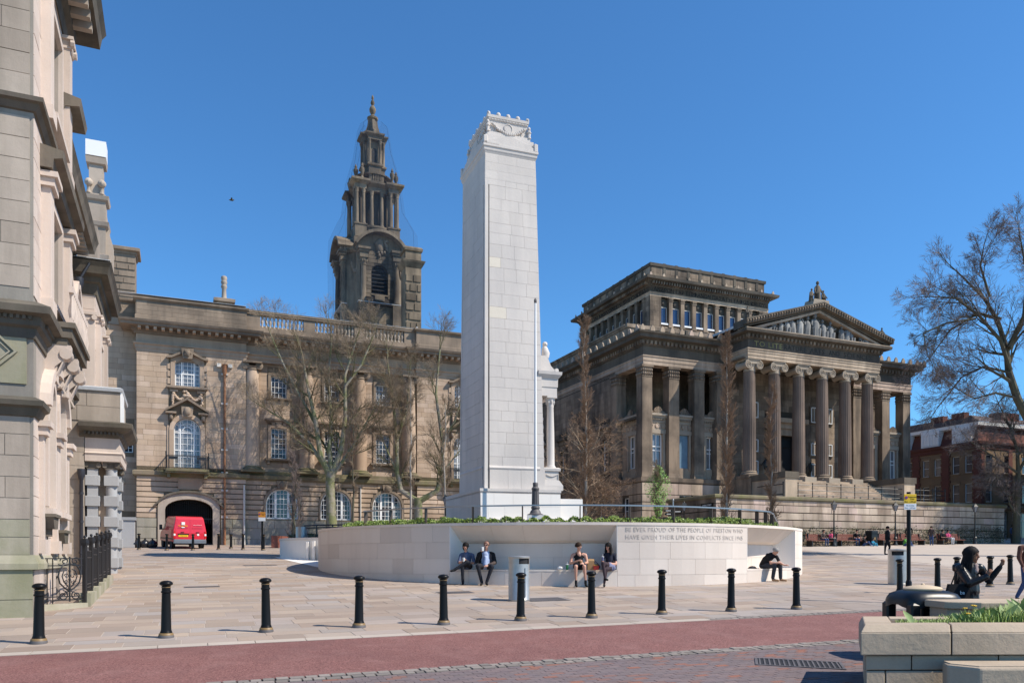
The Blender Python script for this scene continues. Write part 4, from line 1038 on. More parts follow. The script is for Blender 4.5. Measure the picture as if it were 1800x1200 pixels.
# ledges (string courses) wrap the pier and run up the street
plan = [(xA0, 0), (P0, 0), (P0, -.34), (0, -.34), (0, .42), (0, yA1)]
def course(name, mat, prof, path): m_ = MB(); m_.run(prof, path); return m_.build(name, mat, LB)
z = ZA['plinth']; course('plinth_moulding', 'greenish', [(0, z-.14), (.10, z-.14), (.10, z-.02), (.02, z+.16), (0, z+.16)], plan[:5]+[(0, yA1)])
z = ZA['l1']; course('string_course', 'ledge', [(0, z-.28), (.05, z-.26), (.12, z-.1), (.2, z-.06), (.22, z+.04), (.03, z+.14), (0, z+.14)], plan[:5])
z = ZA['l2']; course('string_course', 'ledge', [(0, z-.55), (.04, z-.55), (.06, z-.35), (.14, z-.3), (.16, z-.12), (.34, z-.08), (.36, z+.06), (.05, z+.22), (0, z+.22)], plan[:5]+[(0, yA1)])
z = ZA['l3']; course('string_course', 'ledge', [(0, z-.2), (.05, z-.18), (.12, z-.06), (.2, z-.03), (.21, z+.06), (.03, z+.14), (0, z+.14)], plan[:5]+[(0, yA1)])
m_ = MB()
for i in range(12): x = P0+.08+i*.11; m_.box(x, x+.06, -.34-.2, -.34-.07, ZA['l2']-.19, ZA['l2']-.09)
for i in range(38): y = .1+i*.125; m_.box(.07, .2, y, y+.07, ZA['l2']-.19, ZA['l2']-.09)
m_.build('dentils', 'ledge', LB)
z = 16.6; plan2 = [(xA0, 0), (P0, 0), (P0, -.34), (0, -.34), (0, yA1), (-1.2, yA1)]
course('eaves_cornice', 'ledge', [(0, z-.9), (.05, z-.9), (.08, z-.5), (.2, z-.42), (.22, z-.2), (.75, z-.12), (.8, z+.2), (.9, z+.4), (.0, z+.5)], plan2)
m_ = MB()
for i in range(9): y = .3+i*.52; m_.box(.1, .66, y, y+.2, z-.36, z-.13)
m_.build('modillions', 'greyed', LB)
z = 13.9; course('cornice', 'ledge', [(0, z-.25), (.04, z-.25), (.1, z-.1), (.42, z-.05), (.46, z+.15), (.05, z+.25), (0, z+.25)], [(0, 3.9), (0, yA1), (-.9, yA1)])
# pilasters and windows of block A
def pil(y, w, z0, z1, d=.2, x=0, cap=True, mat='pink'):
    fm = facm(x, 0, 'R'); m_ = MB(fm)
    m_.box(y-w, y+w, -d, 0, z0+.35, z1-.3); m_.box(y-w-.05, y+w+.05, -d-.05, 0, z0+.05, z0+.35)
    if cap:
        m_.box(y-w-.03, y+w+.03, -d-.03, 0, z1-.3, z1-.24); m_.box(y-w-.08, y+w+.08, -d-.09, 0, z1-.08, z1)
        for s in (-1, 1): m_.tube([(y+s*w, -d-.02, z1-.17), (y+s*w, -d-.11, z1-.17)], .10, 8)
        m_.box(y-w, y+w, -d-.04, 0, z1-.24, z1-.08)
    else: m_.box(y-w-.08, y+w+.08, -d-.08, 0, z1-.3, z1-.12); m_.box(y-w-.14, y+w+.14, -d-.15, 0, z1-.12, z1)
    return m_.build('pilaster', mat, LB)
pil(.85, .26, 7.5, 10.6, cap=False); pil(4.2, .26, 7.5, 10.6, cap=False); pil(.85, .26, 11.75, 15.6); pil(4.2, .26, 11.75, 15.6)
pil(.42, .13, 2.2, 5.1, .10, cap=False); pil(2.3, .22, 2.2, 5.1, .14, cap=False); pil(4.2, .2, 2.2, 5.1, .14, cap=False)
z = 10.75; course('window_entablature', 'ledge', [(0, z-.1), (.25, z-.1), (.28, z+.1), (.45, z+.14), (.47, z+.3), (.0, z+.4)], [(0, .4), (0, 4.7)])
def lwin(fm, y0, y1, z0, z1, rise=0, hood=True, mat='pink'):
    m_ = MB(fm)
    if not rise:
        m_.box(y0-.16, y0, -.1, 0, z0-.05, z1); m_.box(y1, y1+.16, -.1, 0, z0-.05, z1); m_.box(y0-.16, y1+.16, -.1, 0, z1, z1+.18)
    else:
        c = (y0+y1)/2; h = (y1-y0)/2; m_.arch(c, z1-rise, h, h+.2, -.14, 0, n=12, sq=rise/h); m_.box(y0-.2, y0, -.14, 0, z0, z1-rise); m_.box(y1, y1+.2, -.14, 0, z0, z1-rise)
        m_.prism([(c-.1, z1-.05), (c-.16, z1+.45), (c+.16, z1+.45), (c+.1, z1-.05)], -.24, 0)
    if hood: m_.box(y0-.25, y1+.25, -.24, 0, z0-.18, z0-.05)
    m_.build('architrave', mat, LB); sash(LB, fm, y0, y1, z0, z1, .25, 2, 4, rise)
for a in aw[:4]: lwin(LFM, *a)
for a in aw[4:]:
    m_ = MB(LFM); m_.box(a[0], a[1], .2, .25, a[2], a[3]); m_.build('basement_window', 'darkroom', LB)
for y, z in ((.95, 3.05), (2.75, 2.75)):       # bracketed hoods over the basement lights
    m_ = MB(LFM); m_.prism([(y-.28, z-.25), (y-.42, z), (y+.42, z), (y+.28, z-.25)], -.26, 0); m_.box(y-.45, y+.45, -.3, 0, z, z+.07); m_.box(y-.2, y+.2, -.16, 0, z-.42, z-.25); m_.box(y-.02, y+.02, -.1, -.08, z-.62, z-.42); m_.build('hood', 'ledge', LB)
# balcony on scroll brackets
m_ = MB(LFM); m_.box(1.1, 4.4, -.62, 0, 7.38, 7.5); m_.box(1.15, 4.35, -.55, 0, 7.16, 7.38); m_.box(1.2, 4.3, -.45, 0, 7.0, 7.16); m_.build('balcony_slab', 'ledge', LB)
for y in (1.35, 2.7, 4.05):
    m_ = MB(LFM)
    pr = [(0, 6.2), (.12, 6.25), (.2, 6.5), (.42, 6.7), (.52, 6.85), (.52, 7.0), (0, 7.0)]
    mm = MB(LFM); vs = [(y-.14, -o, zz) for o, zz in pr]+[(y+.14, -o, zz) for o, zz in pr]; n = len(pr)
    m_.add(vs, [tuple(range(n-1, -1, -1)), tuple(range(n, 2*n))]+[(i, (i+1) % n, n+(i+1) % n, n+i) for i in range(n)])
    m_.tube([(y-.17, -.42, 6.8), (y+.17, -.42, 6.8)], .13, 10); m_.tube([(y-.17, -.14, 6.36), (y+.17, -.14, 6.36)], .10, 10)
    for k in range(7): m_.tube([(y-.12+.04*k, -.30, 6.05), (y-.12+.04*k, -.2, 6.25), (y-.12+.04*k, -.36, 6.62)], .02, 4)
    m_.build('scroll_bracket', 'pink', LB)
m_ = MB(LFM); m_.box(1.15, 4.35, -.58, -.48, 8.2, 8.34); m_.box(1.15, 4.35, -.56, -.5, 7.5, 7.62)
for i in range(15): m_.lathe([(.05, 7.6), (.09, 7.8), (.04, 8.05), (.06, 8.2)], 6, 1.3+i*.21, -.53)
m_.build('balcony_balustrade', 'pink', LB)
# segmental arched recess below balcony
m_ = MB(LFM); m_.arch(2.3, 5.5, 1.55, 1.85, -.22, 0, n=14, sq=.62); m_.build('entrance_arch', 'pink', LB)
# ---- block B, set back
BM = facm(xB, 0, 'R'); yB1 = 14.5
bw = [(6.3, 7.5, 8.3, 10.9, 0), (9.0, 10.2, 8.3, 10.9, 0), (11.7, 12.9, 8.3, 10.9, 0), (6.3, 7.5, 3.6, 6.4, .5), (9.0, 10.2, 3.9, 6.4, .5)]
m_ = MB(BM); wall_panel(m_, yA1, yB1, 0, 13.2, 0, bw, .4); m_.build('street_wall', 'pink_joint', LB)
LBK.append((BM, 'pink', ashlar(yA1+.05, yB1, 1.2, 12.6, 0, .42, .9, [(a[0]-.25, a[1]+.25, a[2]-.25, a[3]+.25, a[4]) for a in bw])))
for a in bw: lwin(BM, *a)
for y in (5.6, 8.25, 10.95, 13.6): pil(y, .26, 7.6, 11.4, .2, xB); 
for a in bw[:3]:                             # scrolled broken pediments over the windows
    m_ = MB(BM); c = (a[0]+a[1])/2
    for s in (-1, 1):
        m_.prism([(c+s*1.0, 11.0), (c+s*1.05, 11.12), (c+s*.75, 11.3), (c+s*.45, 11.65), (c+s*.2, 11.8), (c+s*.2, 11.62), (c+s*.5, 11.25), (c+s*.7, 11.0)], -.55, 0); m_.tube([(c+s*.22, -.55, 11.68), (c+s*.22, 0, 11.68)], .14, 10)
    m_.box(c-1.05, c+1.05, -.45, 0, 10.95, 11.05); m_.build('broken_pediment', 'pink', LB)
    m_ = MB(BM); m_.box(a[0]-.4, a[1]+.4, -.5, 0, 7.75, 7.95); m_.box(a[0]-.2, a[0]+.1, -.4, 0, 7.3, 7.75); m_.box(a[1]-.1, a[1]+.2, -.4, 0, 7.3, 7.75); m_.build('window_ledge', 'ledge', LB)
zb = 13.85
course('eaves_cornice', 'ledge', [(0, zb-.9), (.06, zb-.9), (.1, zb-.5), (.2, zb-.45), (.22, zb-.25), (.82, zb-.2), (.88, zb+.05), (.96, zb+.22), (0, zb+.32)], [(xB, yA1), (xB, yB1)])
m_ = MB()
for i in range(22): y = yA1+.2+i*.42; m_.box(xB+.1, xB+.64, y, y+.17, zb-.4, zb-.21)
m_.build('modillions', 'greyed', LB)
for zz in (7.25, 7.0): course('string_course', 'ledge', [(0, zz-.1), (.14, zz-.1), (.16, zz+.05), (0, zz+.1)], [(xB, yA1), (xB, yB1)])
# ---- block C, projecting far bay
zb = 13.0
xC, yC1 = -.12, 19.4
CM = facm(xC, 0, 'R'); CE_ = facm(0, yB1, 'F')
cw = [(15.8, 17.1, 8.3, 10.6, 0)]
m_ = MB(CM); wall_panel(m_, yB1, yC1, 0, 13.2, 0, cw, .4); m_.build('street_wall', 'pink_joint', LB)
m_ = MB(); m_.box(-3, xC-.001, yB1, yB1+.1, 0, 13.2); m_.box(-9, xC, yC1-.1, yC1, 0, 13.2); m_.build('return_wall', 'pink', LB)
LBK.append((CM, 'pink', ashlar(yB1, yC1, 1.5, 12.6, 0, .42, .9, [(15.6, 17.3, 8.0, 10.9, 0)])))
LBK.append((CE_, 'pink', ashlar(xB, xC-.02, 6.5, 12.4, 0, .42, .9)))
lwin(CM, *cw[0]); pil(14.9, .28, 7.6, 11.4, .18, xC); pil(18.0, .28, 7.6, 11.4, .18, xC)
fm = facm(0, yB1); m_ = MB(fm); m_.box(-.6, -.12, -.16, 0, 7.9, 11.1); m_.box(-.65, -.07, -.22, 0, 7.6, 7.9); m_.box(-.68, -.04, -.24, 0, 11.3, 11.4)
for s in (-.6, -.12): m_.tube([(s, -.18, 11.2), (s, -.26, 11.2)], .1, 8)
m_.box(-.6, -.12, -.18, 0, 11.1, 11.3); m_.build('pilaster', 'pink', LB)
course('eaves_cornice', 'ledge', [(0, zb-.9), (.06, zb-.9), (.1, zb-.5), (.2, zb-.45), (.22, zb-.25), (.46, zb-.2), (.52, zb+.05), (.6, zb+.22), (0, zb+.32)], [(xB, yB1), (xC, yB1), (xC, yC1), (-3, yC1)])
for zz in (7.35, 6.3): course('string_course', 'ledge', [(0, zz-.15), (.16, zz-.12), (.2, zz+.05), (0, zz+.14)], [(xB, yB1), (xC, yB1), (xC, yC1)])
m_ = MB(); m_.box(xA0, -1.0, 1, yC1, 13.2, 13.3); m_.box(xA0, -.1, .2, yA1-.05, 17.0, 17.15); m_.box(xA0, xA0+.1, 0, yC1, 0, 13); m_.build('roof', 'slate', LB)
m_ = MB(); m_.box(-3, xC+.55, yB1-.5, yC1+.5, 13.325, 13.35); m_.build('lead_flashing', 'lead', LB)
# gable dormer with ball finials near the roof edge
DX, DY = -.42, 18.9
m_ = MB(); m_.box(DX-.40, DX+.36, DY-.4, DY+.4, 12.9, 17.6); sq = [(DX-.40, DY-.4), (DX+.36, DY-.4), (DX+.36, DY+.4), (DX-.40, DY+.4)]
for z in (14.9, 16.3, 17.4): m_.run([(0, z-.12), (.1, z-.06), (.14, z+.1), (0, z+.16)], sq, True)
m_.box(DX-.28, DX+.26, DY-.28, DY+.28, 17.6, 19.1); sq = [(DX-.28, DY-.28), (DX+.26, DY-.28), (DX+.26, DY+.28), (DX-.28, DY+.28)]; m_.run([(0, 18.85), (.1, 18.9), (.13, 19.15), (0, 19.2)], sq, True)
for x in (DX-.28, DX+.22): m_.lathe([(.1, 17.6), (.06, 17.8), (.09, 17.85)], 8, x, DY-.36); m_.ball((x, DY-.36, 18.05), .17, 8, 6)
m_.box(DX+.36, DX+.62, DY-.1, DY+.5, 12.9, 15.6); m_.prism([(DX+.36, 15.6), (DX+.62, 15.6), (DX+.5, 16.0), (DX+.36, 17.0)], DY-.1, DY+.4)
m_.build('gable_stack', 'greyed', LB)
m_ = MB(); m_.box(DX-.40, DX+.38, DY-.4, DY+.4, 19.2, 19.85); m_.build('boxed_cap', 'white', LB)
m_ = MB(); m_.box(.1-.9, .5-.6, 15.2, 16.2, 13.4, 15.0); m_.build('chimney_breast', 'greyed', LB)
# ---- entrance porch projecting into the street
y0, y1, px = 12.6, 15.8, .95
PE = facm(0, y0)
m_ = MB(); m_.box(xB, px-.35, y0+.02, y1, 7.0, 8.25); m_.box(px-.35, px-.1, y0+.02, y1, 7.0, 8.25); m_.build('porch_attic', 'greyed', LB)
LBK.append((PE, 'greyed', ashlar(xB, px-.1, 7.05, 8.1, 0, .6, 1.1)))
m_ = MB(); m_.run([(0, 8.12), (.08, 8.14), (.1, 8.25), (0, 8.3)], [(xB, y0), (px-.1, y0), (px-.1, y1)]); m_.build('porch_coping', 'lead', LB)
m_ = MB(); m_.box(px-.095, px-.03, y0-.02, y0+1.2, 7.0, 8.2); m_.build('boarded_panel', 'white', LB)
pp = [(-.45, y0), (px-.12, y0), (px-.12, y1), (xB, y1)]
m_ = MB(); m_.run([(0, 6.45), (.08, 6.5), (.12, 6.62), (.3, 6.7), (.42, 6.8), (.45, 6.95), (.05, 7.05), (0, 7.05)], pp); m_.build('porch_cornice', 'ledge', LB)
m_ = MB()
for i in range(9): m_.box(-.3+i*.13, -.23+i*.13, y0-.22, y0-.1, 6.55, 6.66)
m_.build('dentils', 'ledge', LB)
m_ = MB(); m_.box(-.28, px-.12, y0+.02, y1, 5.75, 6.5); m_.run([(0, 5.6), (.04, 5.62), (.06, 5.85), (.1, 5.9), (.02, 5.95), (0, 6.5)], [(-.28, y0+.02), (px-.12, y0+.02), (px-.12, y1)]); m_.build('porch_entablature', 'pink', LB)
m_ = MB(); m_.box(xB, -.3, y0, y0+.2, 0, 7.0); m_.box(xB, px-.3, y1-.2, y1, 1, 7.0); m_.build('porch_wall', 'greyed', LB)
LBK.append((PE, 'greyed', ashlar(xB, -.3, 1.5, 6.9, 0, .5, .9)))
for i, (cx, cy, sq) in enumerate(((-.05, y0+.32, True), (.55, y0+.32, False), (.55, y1-.4, False))):
    base = 1.55
    m_ = MB()
    if sq: m_.box(cx-.17, cx+.17, cy-.17, cy+.17, base, 5.35)
    else: m_.lathe([(.2, base), (.19, 5.35)], 16, cx, cy)
    pier = m_.build('porch_pier' if sq else 'porch_column', 'granite', LB)
    for k in range(5):
        m_ = MB(); z = base+.25+k*.74; m_.bbox(cx-.235, cx+.235, cy-.235, cy+.235, z, z+.36, .012); m_.build('rustic_block', 'granite', pier)
    m_ = MB(); m_.box(cx-.2, cx+.2, cy-.2, cy+.2, 5.35, 5.42); m_.box(cx-.26, cx+.26, cy-.26, cy+.26, 5.55, 5.62)
    for s in (-1, 1): m_.tube([(cx+s*.2, cy-.24, 5.48), (cx+s*.2, cy+.24, 5.48)], .09, 8)
    m_.box(cx-.2, cx+.2, cy-.2, cy+.2, 5.42, 5.55); m_.build('ionic_capital', 'ledge', LB)
    m_ = MB(); m_.bbox(cx-.3, cx+.3, cy-.3, cy+.3, .9, base, .02); m_.build('pier_plinth', 'granite', LB)
m_ = MB(); m_.box(-.3, .9, y0+.1, y1, .9, 1.45); m_.box(xB, -.2, y0+.2, y1-.2, 1.4, 5.8); m_.build('porch_inner', 'darkroom', LB)
# pipes
m_ = MB(); m_.lathe([(.06, 1.5), (.06, 4.9), (.075, 4.92), (.13, 5.15), (.13, 5.3)], 10, -.38, y0-.14)
for z in (2.3, 3.4, 4.4): m_.lathe([(.08, z), (.08, z+.08)], 10, -.38, y0-.14)
m_.build('downpipe', 'pipe', LB)
m_ = MB(BM); m_.lathe([(.06, 8.2), (.06, 12.0), (.09, 12.05), (.17, 12.35), (.17, 12.5)], 10, 13.9, -.35); m_.tube([(13.9, -.35, 12.4), (13.9, -.7, 13.1)], .05, 6)
for z in (9.0, 10.0, 11.0): m_.lathe([(.08, z), (.08, z+.08)], 10, 13.9, -.35)
m_.build('downpipe', 'pipe', LB)
m_ = MB(PF); m_.box(P0-.12, P0-.04, -.1, 0, 2.3, 17); m_.build('downpipe', 'pipe', LB)
m_ = MB(BM); m_.tube([(5.0, -.05, 2.6), (12.5, -.05, 2.6)], .012, 4); m_.build('cable', 'iron', LB)
# black board fixed to the pier
m_ = MB(PF); m_.bbox(P0-.3, P0+.36, -.14, -.055, .45, 1.7, .01)
mb_ = m_.build('notice_board', 'black', LB)
m_ = MB(PF)
for zz in (.65, 1.45): m_.ball((P0+.27, -.15, zz), .02, 6, 4)
m_.build('bolt', 'steel', mb_)
# chimney breast seen past the far bay
lay_blocks(LB, 'stone', LBK, 280)
# gate pier at the end of the porch
GP = thing('gate_pier', 'low grey granite pier with iron gate beyond the porch', 'pier', (0, 0, 0), 0)
p = gpt(226, 962); GP.location = p; GP.rotation_euler.z = PHI
m_ = MB(); m_.bbox(-.38, .38, -.38, .38, 0, 1.75, .02); m_.box(-.45, .45, -.45, .45, 1.75, 1.95); m_.build('pier_shaft', 'granite', GP)
m_ = MB()
for i in range(6): m_.tube([(-.5-.12*i, 0, .1), (-.5-.12*i, 0, 1.6)], .015, 4)
m_.tube([(-.4, 0, 1.5), (-1.2, 0, 1.5)], .02, 4); m_.build('gate', 'iron', GP)
# ------------------------------------------------------------------ basement area railing, climbing the slope
RA = thing('area_railing', 'black wrought iron railing with scrollwork panel round the basement area of the left building', 'railing')
g1, g2 = gpt(63, 1074), gpt(149, 1066)
def vlerp(a, b, t): return a+(b-a)*t
def rail_panel(a, b, n, z0, h, scroll=False):
    m_ = MB(); ax = (b-a); 
    for zz in (.08, .16, h-.16, h): m_.tube([a+Vector((0, 0, zz+z0)), b+Vector((0, 0, zz+z0))], .016, 4)
    for i in range(n+1):
        if scroll and n*.42 < i < n*.93: continue
        q = vlerp(a, b, i/n); m_.tube([q+Vector((0, 0, z0)), q+Vector((0, 0, h+z0))], .013, 4)
    return m_
hgt = 1.12; gA = Vector((g1.x, g1.y, g2.z)); 
m_ = rail_panel(gA, g2, 9, .1, hgt-.1, True); m_.build('panel_bars', 'iron', RA)
# scrollwork
m_ = MB(); ctr = vlerp(gA, g2, .68)+Vector((0, 0, .64)); ex = (g2-gA).normalized()
def P2(x, z): return ctr+ex*x+Vector((0, 0, z))
def spiral(cx, cz, r, a0, turns, s=1, n=18): return [P2(cx+s*r*(1-.8*i/n)*math.cos(a0+turns*2*PI*i/n), cz+r*(1-.8*i/n)*math.sin(a0+turns*2*PI*i/n)) for i in range(n+1)]
m_.tube([P2(0, -.5), P2(0, .52)], .02, 5)
for s in (-1, 1):
    m_.tube([P2(s*.02, .36), P2(s*.14, .34), P2(s*.22, .24), P2(s*.26, .08), P2(s*.22, -.08), P2(s*.1, -.2), P2(s*.01, -.26)], .018, 5)
    m_.tube([P2(s*.05, .24), P2(s*.13, .2), P2(s*.17, .08), P2(s*.13, -.05), P2(s*.03, -.17)], .014, 5)
    m_.tube(spiral(s*.12, .42, .1, 0, 1.3, s), .013, 5); m_.tube(spiral(s*.15, -.36, .12, PI/2, 1.4, s), .014, 5); m_.tube(spiral(s*.07, .08, .06, 0, 1.2, s), .01, 4); m_.tube(spiral(s*.07, -.06, .05, 0, 1.2, s), .01, 4)
    m_.tube([P2(s*.26, .35), P2(s*.18, .33), P2(s*.1, .38)], .012, 4); m_.tube([P2(s*.02, -.26), P2(s*.12, -.3), P2(s*.26, -.46)], .012, 4)
for zz in (-.2, 0, .2): m_.ball(P2(0, zz), .035, 6, 4)
m_.build('scrollwork', 'iron', RA)
m_ = MB(); m_.tube([gA+Vector((.06, 0, 0)), gA+Vector((.06, 0, 1.32))], .035, 8); m_.ball(gA+Vector((.06, 0, 1.34)), (.055, .055, .03), 8, 4); m_.build('standard', 'iron', RA)
# stepped panels going up the street
pts = [gpt(149, 1066), gpt(161, 1046), gpt(170, 1030), gpt(179, 1015), gpt(186, 1003), gpt(193, 993)]
base = Vector((-.42, 1, 0)).normalized(); o0 = pts[0]; steps = [0, 1.5, 3.0, 4.4, 5.8, 7.1]
wallm = MB()
for i, d in enumerate(steps):
    q = o0+base*d; q.z = gz(q.x, q.y)
    post = MB(); post.box(q.x-.04, q.x+.04, q.y-.04, q.y+.04, q.z+.1, q.z+1.42); post.box(q.x-.06, q.x+.06, q.y-.06, q.y+.06, q.z+1.42, q.z+1.47); post.frustum((q.x-.075, q.x+.075, q.y-.075, q.y+.075, q.z+1.47), (q.x-.05, q.x+.05, q.y-.05, q.y+.05, q.z+1.58)); post.ball((q.x, q.y, q.z+1.62), .04, 6, 4)
    post.build('newel_post', 'iron', RA)
    if i < len(steps)-1:
        e = o0+base*steps[i+1]; e.z = q.z = gz(e.x, e.y); rail_panel(q, e, 10, .28, .95).build('panel_bars', 'iron', RA)
        n = Vector((base.y, -base.x, 0))*.12
        wallm.add([q-n+Vector((0, 0, -.5)), e-n+Vector((0, 0, -.5)), e+n+Vector((0, 0, -.5)), q+n+Vector((0, 0, -.5)), q-n+Vector((0, 0, .24)), e-n+Vector((0, 0, .24)), e+n+Vector((0, 0, .24)), q+n+Vector((0, 0, .24))],
                  [(4, 7, 6, 5), (0, 1, 2, 3), (0, 4, 5, 1), (1, 5, 6, 2), (2, 6, 7, 3), (3, 7, 4, 0)])
kw = wallm.build('area_kerb_wall', 'greenish'); tag(kw, 'low mossy stone kerb stepping up under the iron railing', 'kerb wall')
m_ = MB(); a, b = gA, g2
d_ = Vector((-(b-a).y, (b-a).x, 0)).normalized()*.14
m_.add([a-d_+Vector((0, 0, -.3)), b-d_+Vector((0, 0, -.3)), b+d_+Vector((0, 0, -.3)), a+d_+Vector((0, 0, -.3)), a-d_+Vector((0, 0, .1)), b-d_+Vector((0, 0, .1)), b+d_+Vector((0, 0, .1)), a+d_+Vector((0, 0, .1))],
       [(4, 5, 6, 7), (0, 3, 2, 1), (0, 1, 5, 4), (1, 2, 6, 5), (2, 3, 7, 6), (3, 0, 4, 7)])
tag(m_.build('area_kerb', 'greenish'), 'flat stone kerb under the scrollwork railing panel', 'kerb')
# small cast post on the pavement
p = gpt(36, 1081); VP = thing('marker_post', 'short dark grey pointed marker post at the foot of the green-stained pier', 'post', p, .4)
m_ = MB(); m_.box(-.07, .07, -.07, .07, -.05, .24); m_.build('shaft', 'rust', VP); m_ = MB(); m_.box(-.095, .095, -.095, .095, .24, .31); m_.frustum((-.095, .095, -.095, .095, .31), (-.01, .01, -.01, .01, .38)); m_.build('pointed_cap', 'rust', VP)
# ------------------------------------------------------------------ memorial pillar
CPHI = math.atan(.38)
CN = thing('memorial_pillar', 'tall tapering white stone war memorial pillar with carved garlands round its top', 'monument', (-1.20, 36, 0), CPHI)
CN.rotation_euler = (0, -.0085, CPHI)
Wc, Dc = 2.96, 3.87; ZS, ZT = 5.28, 19.4
def ins(z): return .24*(z-ZS)/(20.6-ZS)      # batter
def shaft_m(face):
    return facm(0, 0) if face == 'F' else facm(0, Dc, 'L') if face == 'L' else facm(Wc, 0, 'R')
m_ = MB()
i1 = ins(20.6)
m_.frustum((.13, Wc-.13, .13, Dc-.13, ZS), (i1+.13, Wc-i1-.13, i1+.13, Dc-i1-.13, 19.45)); m_.build('core', 'portland_joint', CN)
m_ = MB(); i2 = ins(19.3)
for x0, x1, y0, y1 in ((0, .16, 0, .16), (0, .16, Dc-.16, Dc)):
    if 1:
        sx = i2 if x0 == 0 else -i2; sy = i2 if y0 == 0 else -i2
        m_.frustum((x0, x1, y0, y1, ZS), (x0+sx, x1+sx, y0+sy, y1+sy, 18.9)); m_.frustum((x0+sx, x1+sx, y0+sy, y1+sy, 18.9), (x0+sx, x1+sx, y0+sy, y1+sy, 19.45))
m_.build('corner_strip', 'portland', CN)
# stone courses, each a block on the battered faces
cz = [ZS+.95]; rr = random.Random(9)
while cz[-1] < 19.3: cz.append(min(cz[-1]+rr.choice((.46, .52, .6)), 19.42) if 19.42-cz[-1] > .75 else 19.42)
cen_blocks = []; nb = 0
def batter_block(fm, L, a0, a1, z0, z1, d0, mat, parent, flush=0.0):
    """block whose outer face follows the batter of the shaft"""
    i0, i1 = ins(z0), ins(z1); mb = MB(fm); g = .004
    def X(a, i): t = a/L; return a+i*(1-2*t)
    vs = []
    for z, i in ((z0+g, i0), (z1-g, i1)):
        for a in (a0+g, a1-g):
            for d in (i+d0-flush, i+d0+.14): vs.append((X(a, i), d, z))
    mb.add(vs, [(0, 2, 6, 4), (2, 3, 7, 6), (1, 0, 4, 5), (4, 6, 7, 5), (0, 1, 3, 2)])
    return mb
stuff_b = MB()
for face, L in (('F', Wc), ('L', Dc), ('R', Wc+.91)):
    fm = shaft_m(face)
    if face == 'R': L = Dc
    for lo, hi in zip([ZS]+cz, cz):
        a = .24 if lo < 18.9 else .165; end = L-(a if face == 'L' else .0); x = a if face == 'F' else (.0 if face == 'R' else a)
        d0 = .0 if lo > ZS+.5 else -.03
        while x < end-1e-3:
            w = rr.uniform(.6, 1.3)
            if end-(x+w) < .4: w = end-x
            mat = 'portland_new' if face == 'F' and x < a+.01 and (13.05 < (lo+hi)/2 < 13.6 or 15.35 < (lo+hi)/2 < 15.9) else 'portland'
            b = batter_block(fm, L, x, x+w, lo, hi, d0, mat, CN, rr.uniform(.0, .004))
            if face != 'R': b.build('stone', mat, CN)
            else:
                stuff_b.v += []; o_ = len(stuff_b.v); stuff_b.v += b.v; stuff_b.f += [tuple(i+o_ for i in f) for f in b.f]; stuff_b.mi += b.mi; stuff_b.sm += b.sm
            x += w
tag(stuff_b.build('stone_work', 'portland', CN), kind='stuff')
# moulding above the base course
m_ = MB(); 
sq0 = [(.24, 0), (Wc-.24, 0)]
m_.run([(-.1, 6.18), (.03, 6.18), (.05, 6.24), (.0, 6.34), (-.1, 6.34)], sq0); m_.run([(-.1, 6.18), (.03, 6.18), (.05, 6.24), (.0, 6.34), (-.1, 6.34)], [(0, Dc-.24), (0, .24)]); m_.build('base_moulding', 'portland', CN)
# neck, cornice, low pediments, attic
i1 = ins(19.45); i2 = ins(20.6); q = [(i1, i1), (Wc-i1, i1), (Wc-i1, Dc-i1), (i1, Dc-i1)]
m_ = MB(); m_.frustum((i1-.005, Wc-i1+.005, i1-.005, Dc-i1+.005, 19.42), (i2, Wc-i2, i2, Dc-i2, 20.6)); m_.build('neck', 'portland', CN)
for fm, L in ((facm(0, i1+.0), Wc), (facm(i1, Dc, 'L'), Dc)):
    bl = ashlar(i1+.02, L-i1-.02, 19.45, 20.55, 0, .37, .9, proud=.004, gap=.008)
    for b in bl:
        mb = MB(fm); k0 = (ins(b[2])-i1); k1 = (ins(b[3])-i1)
        mb.add([(b[0], k0-.006, b[2]), (b[1], k0-.006, b[2]), (b[1], k1-.006, b[3]), (b[0], k1-.006, b[3]), (b[0], k0+.02, b[2]), (b[1], k0+.02, b[2]), (b[1], k1+.02, b[3]), (b[0], k1+.02, b[3])], [(0, 1, 2, 3), (1, 5, 6, 2), (4, 0, 3, 7), (3, 2, 6, 7), (4, 5, 1, 0)])
        mb.build('stone', 'portland', CN)
q = [(i2, i2), (Wc-i2, i2), (Wc-i2, Dc-i2), (i2, Dc-i2)]
m_ = MB(); m_.run([(-.3, 20.55), (0, 20.58), (.03, 20.66), (.06, 20.72), (.07, 20.84), (.11, 20.88), (.11, 20.98), (-.4, 21.02)], q, True); m_.build('cornice', 'portland', CN)
m_ = MB(); m_.box(i2, Wc-i2, i2, Dc-i2, 20.9, 21.05)
m_.prism([(i2-.1, 21.0), (Wc-i2+.1, 21.0), (Wc-i2+.1, 21.08), (Wc/2, 21.5), (i2-.1, 21.08)], i2-.06, .7)
mm = MB(facm(0, Dc, 'L')); mm.prism([(i2-.1, 21.0), (Dc-i2+.1, 21.0), (Dc-i2+.1, 21.08), (Dc/2, 21.55), (i2-.1, 21.08)], i2-.06, .9); m_.build('low_pediment', 'portland', CN); mm.build('low_pediment', 'portland', CN)
m_ = MB()
for x in (i2, Wc-i2):
    for y in (i2, Dc-i2):
        m_.bbox(x-.10, x+.10, y-.10, y+.10, 21.0, 21.36, .03)
m_.build('acroterion', 'portland', CN)
ax0, ax1, ay0, ay1 = .53, 2.45, .55, 3.3
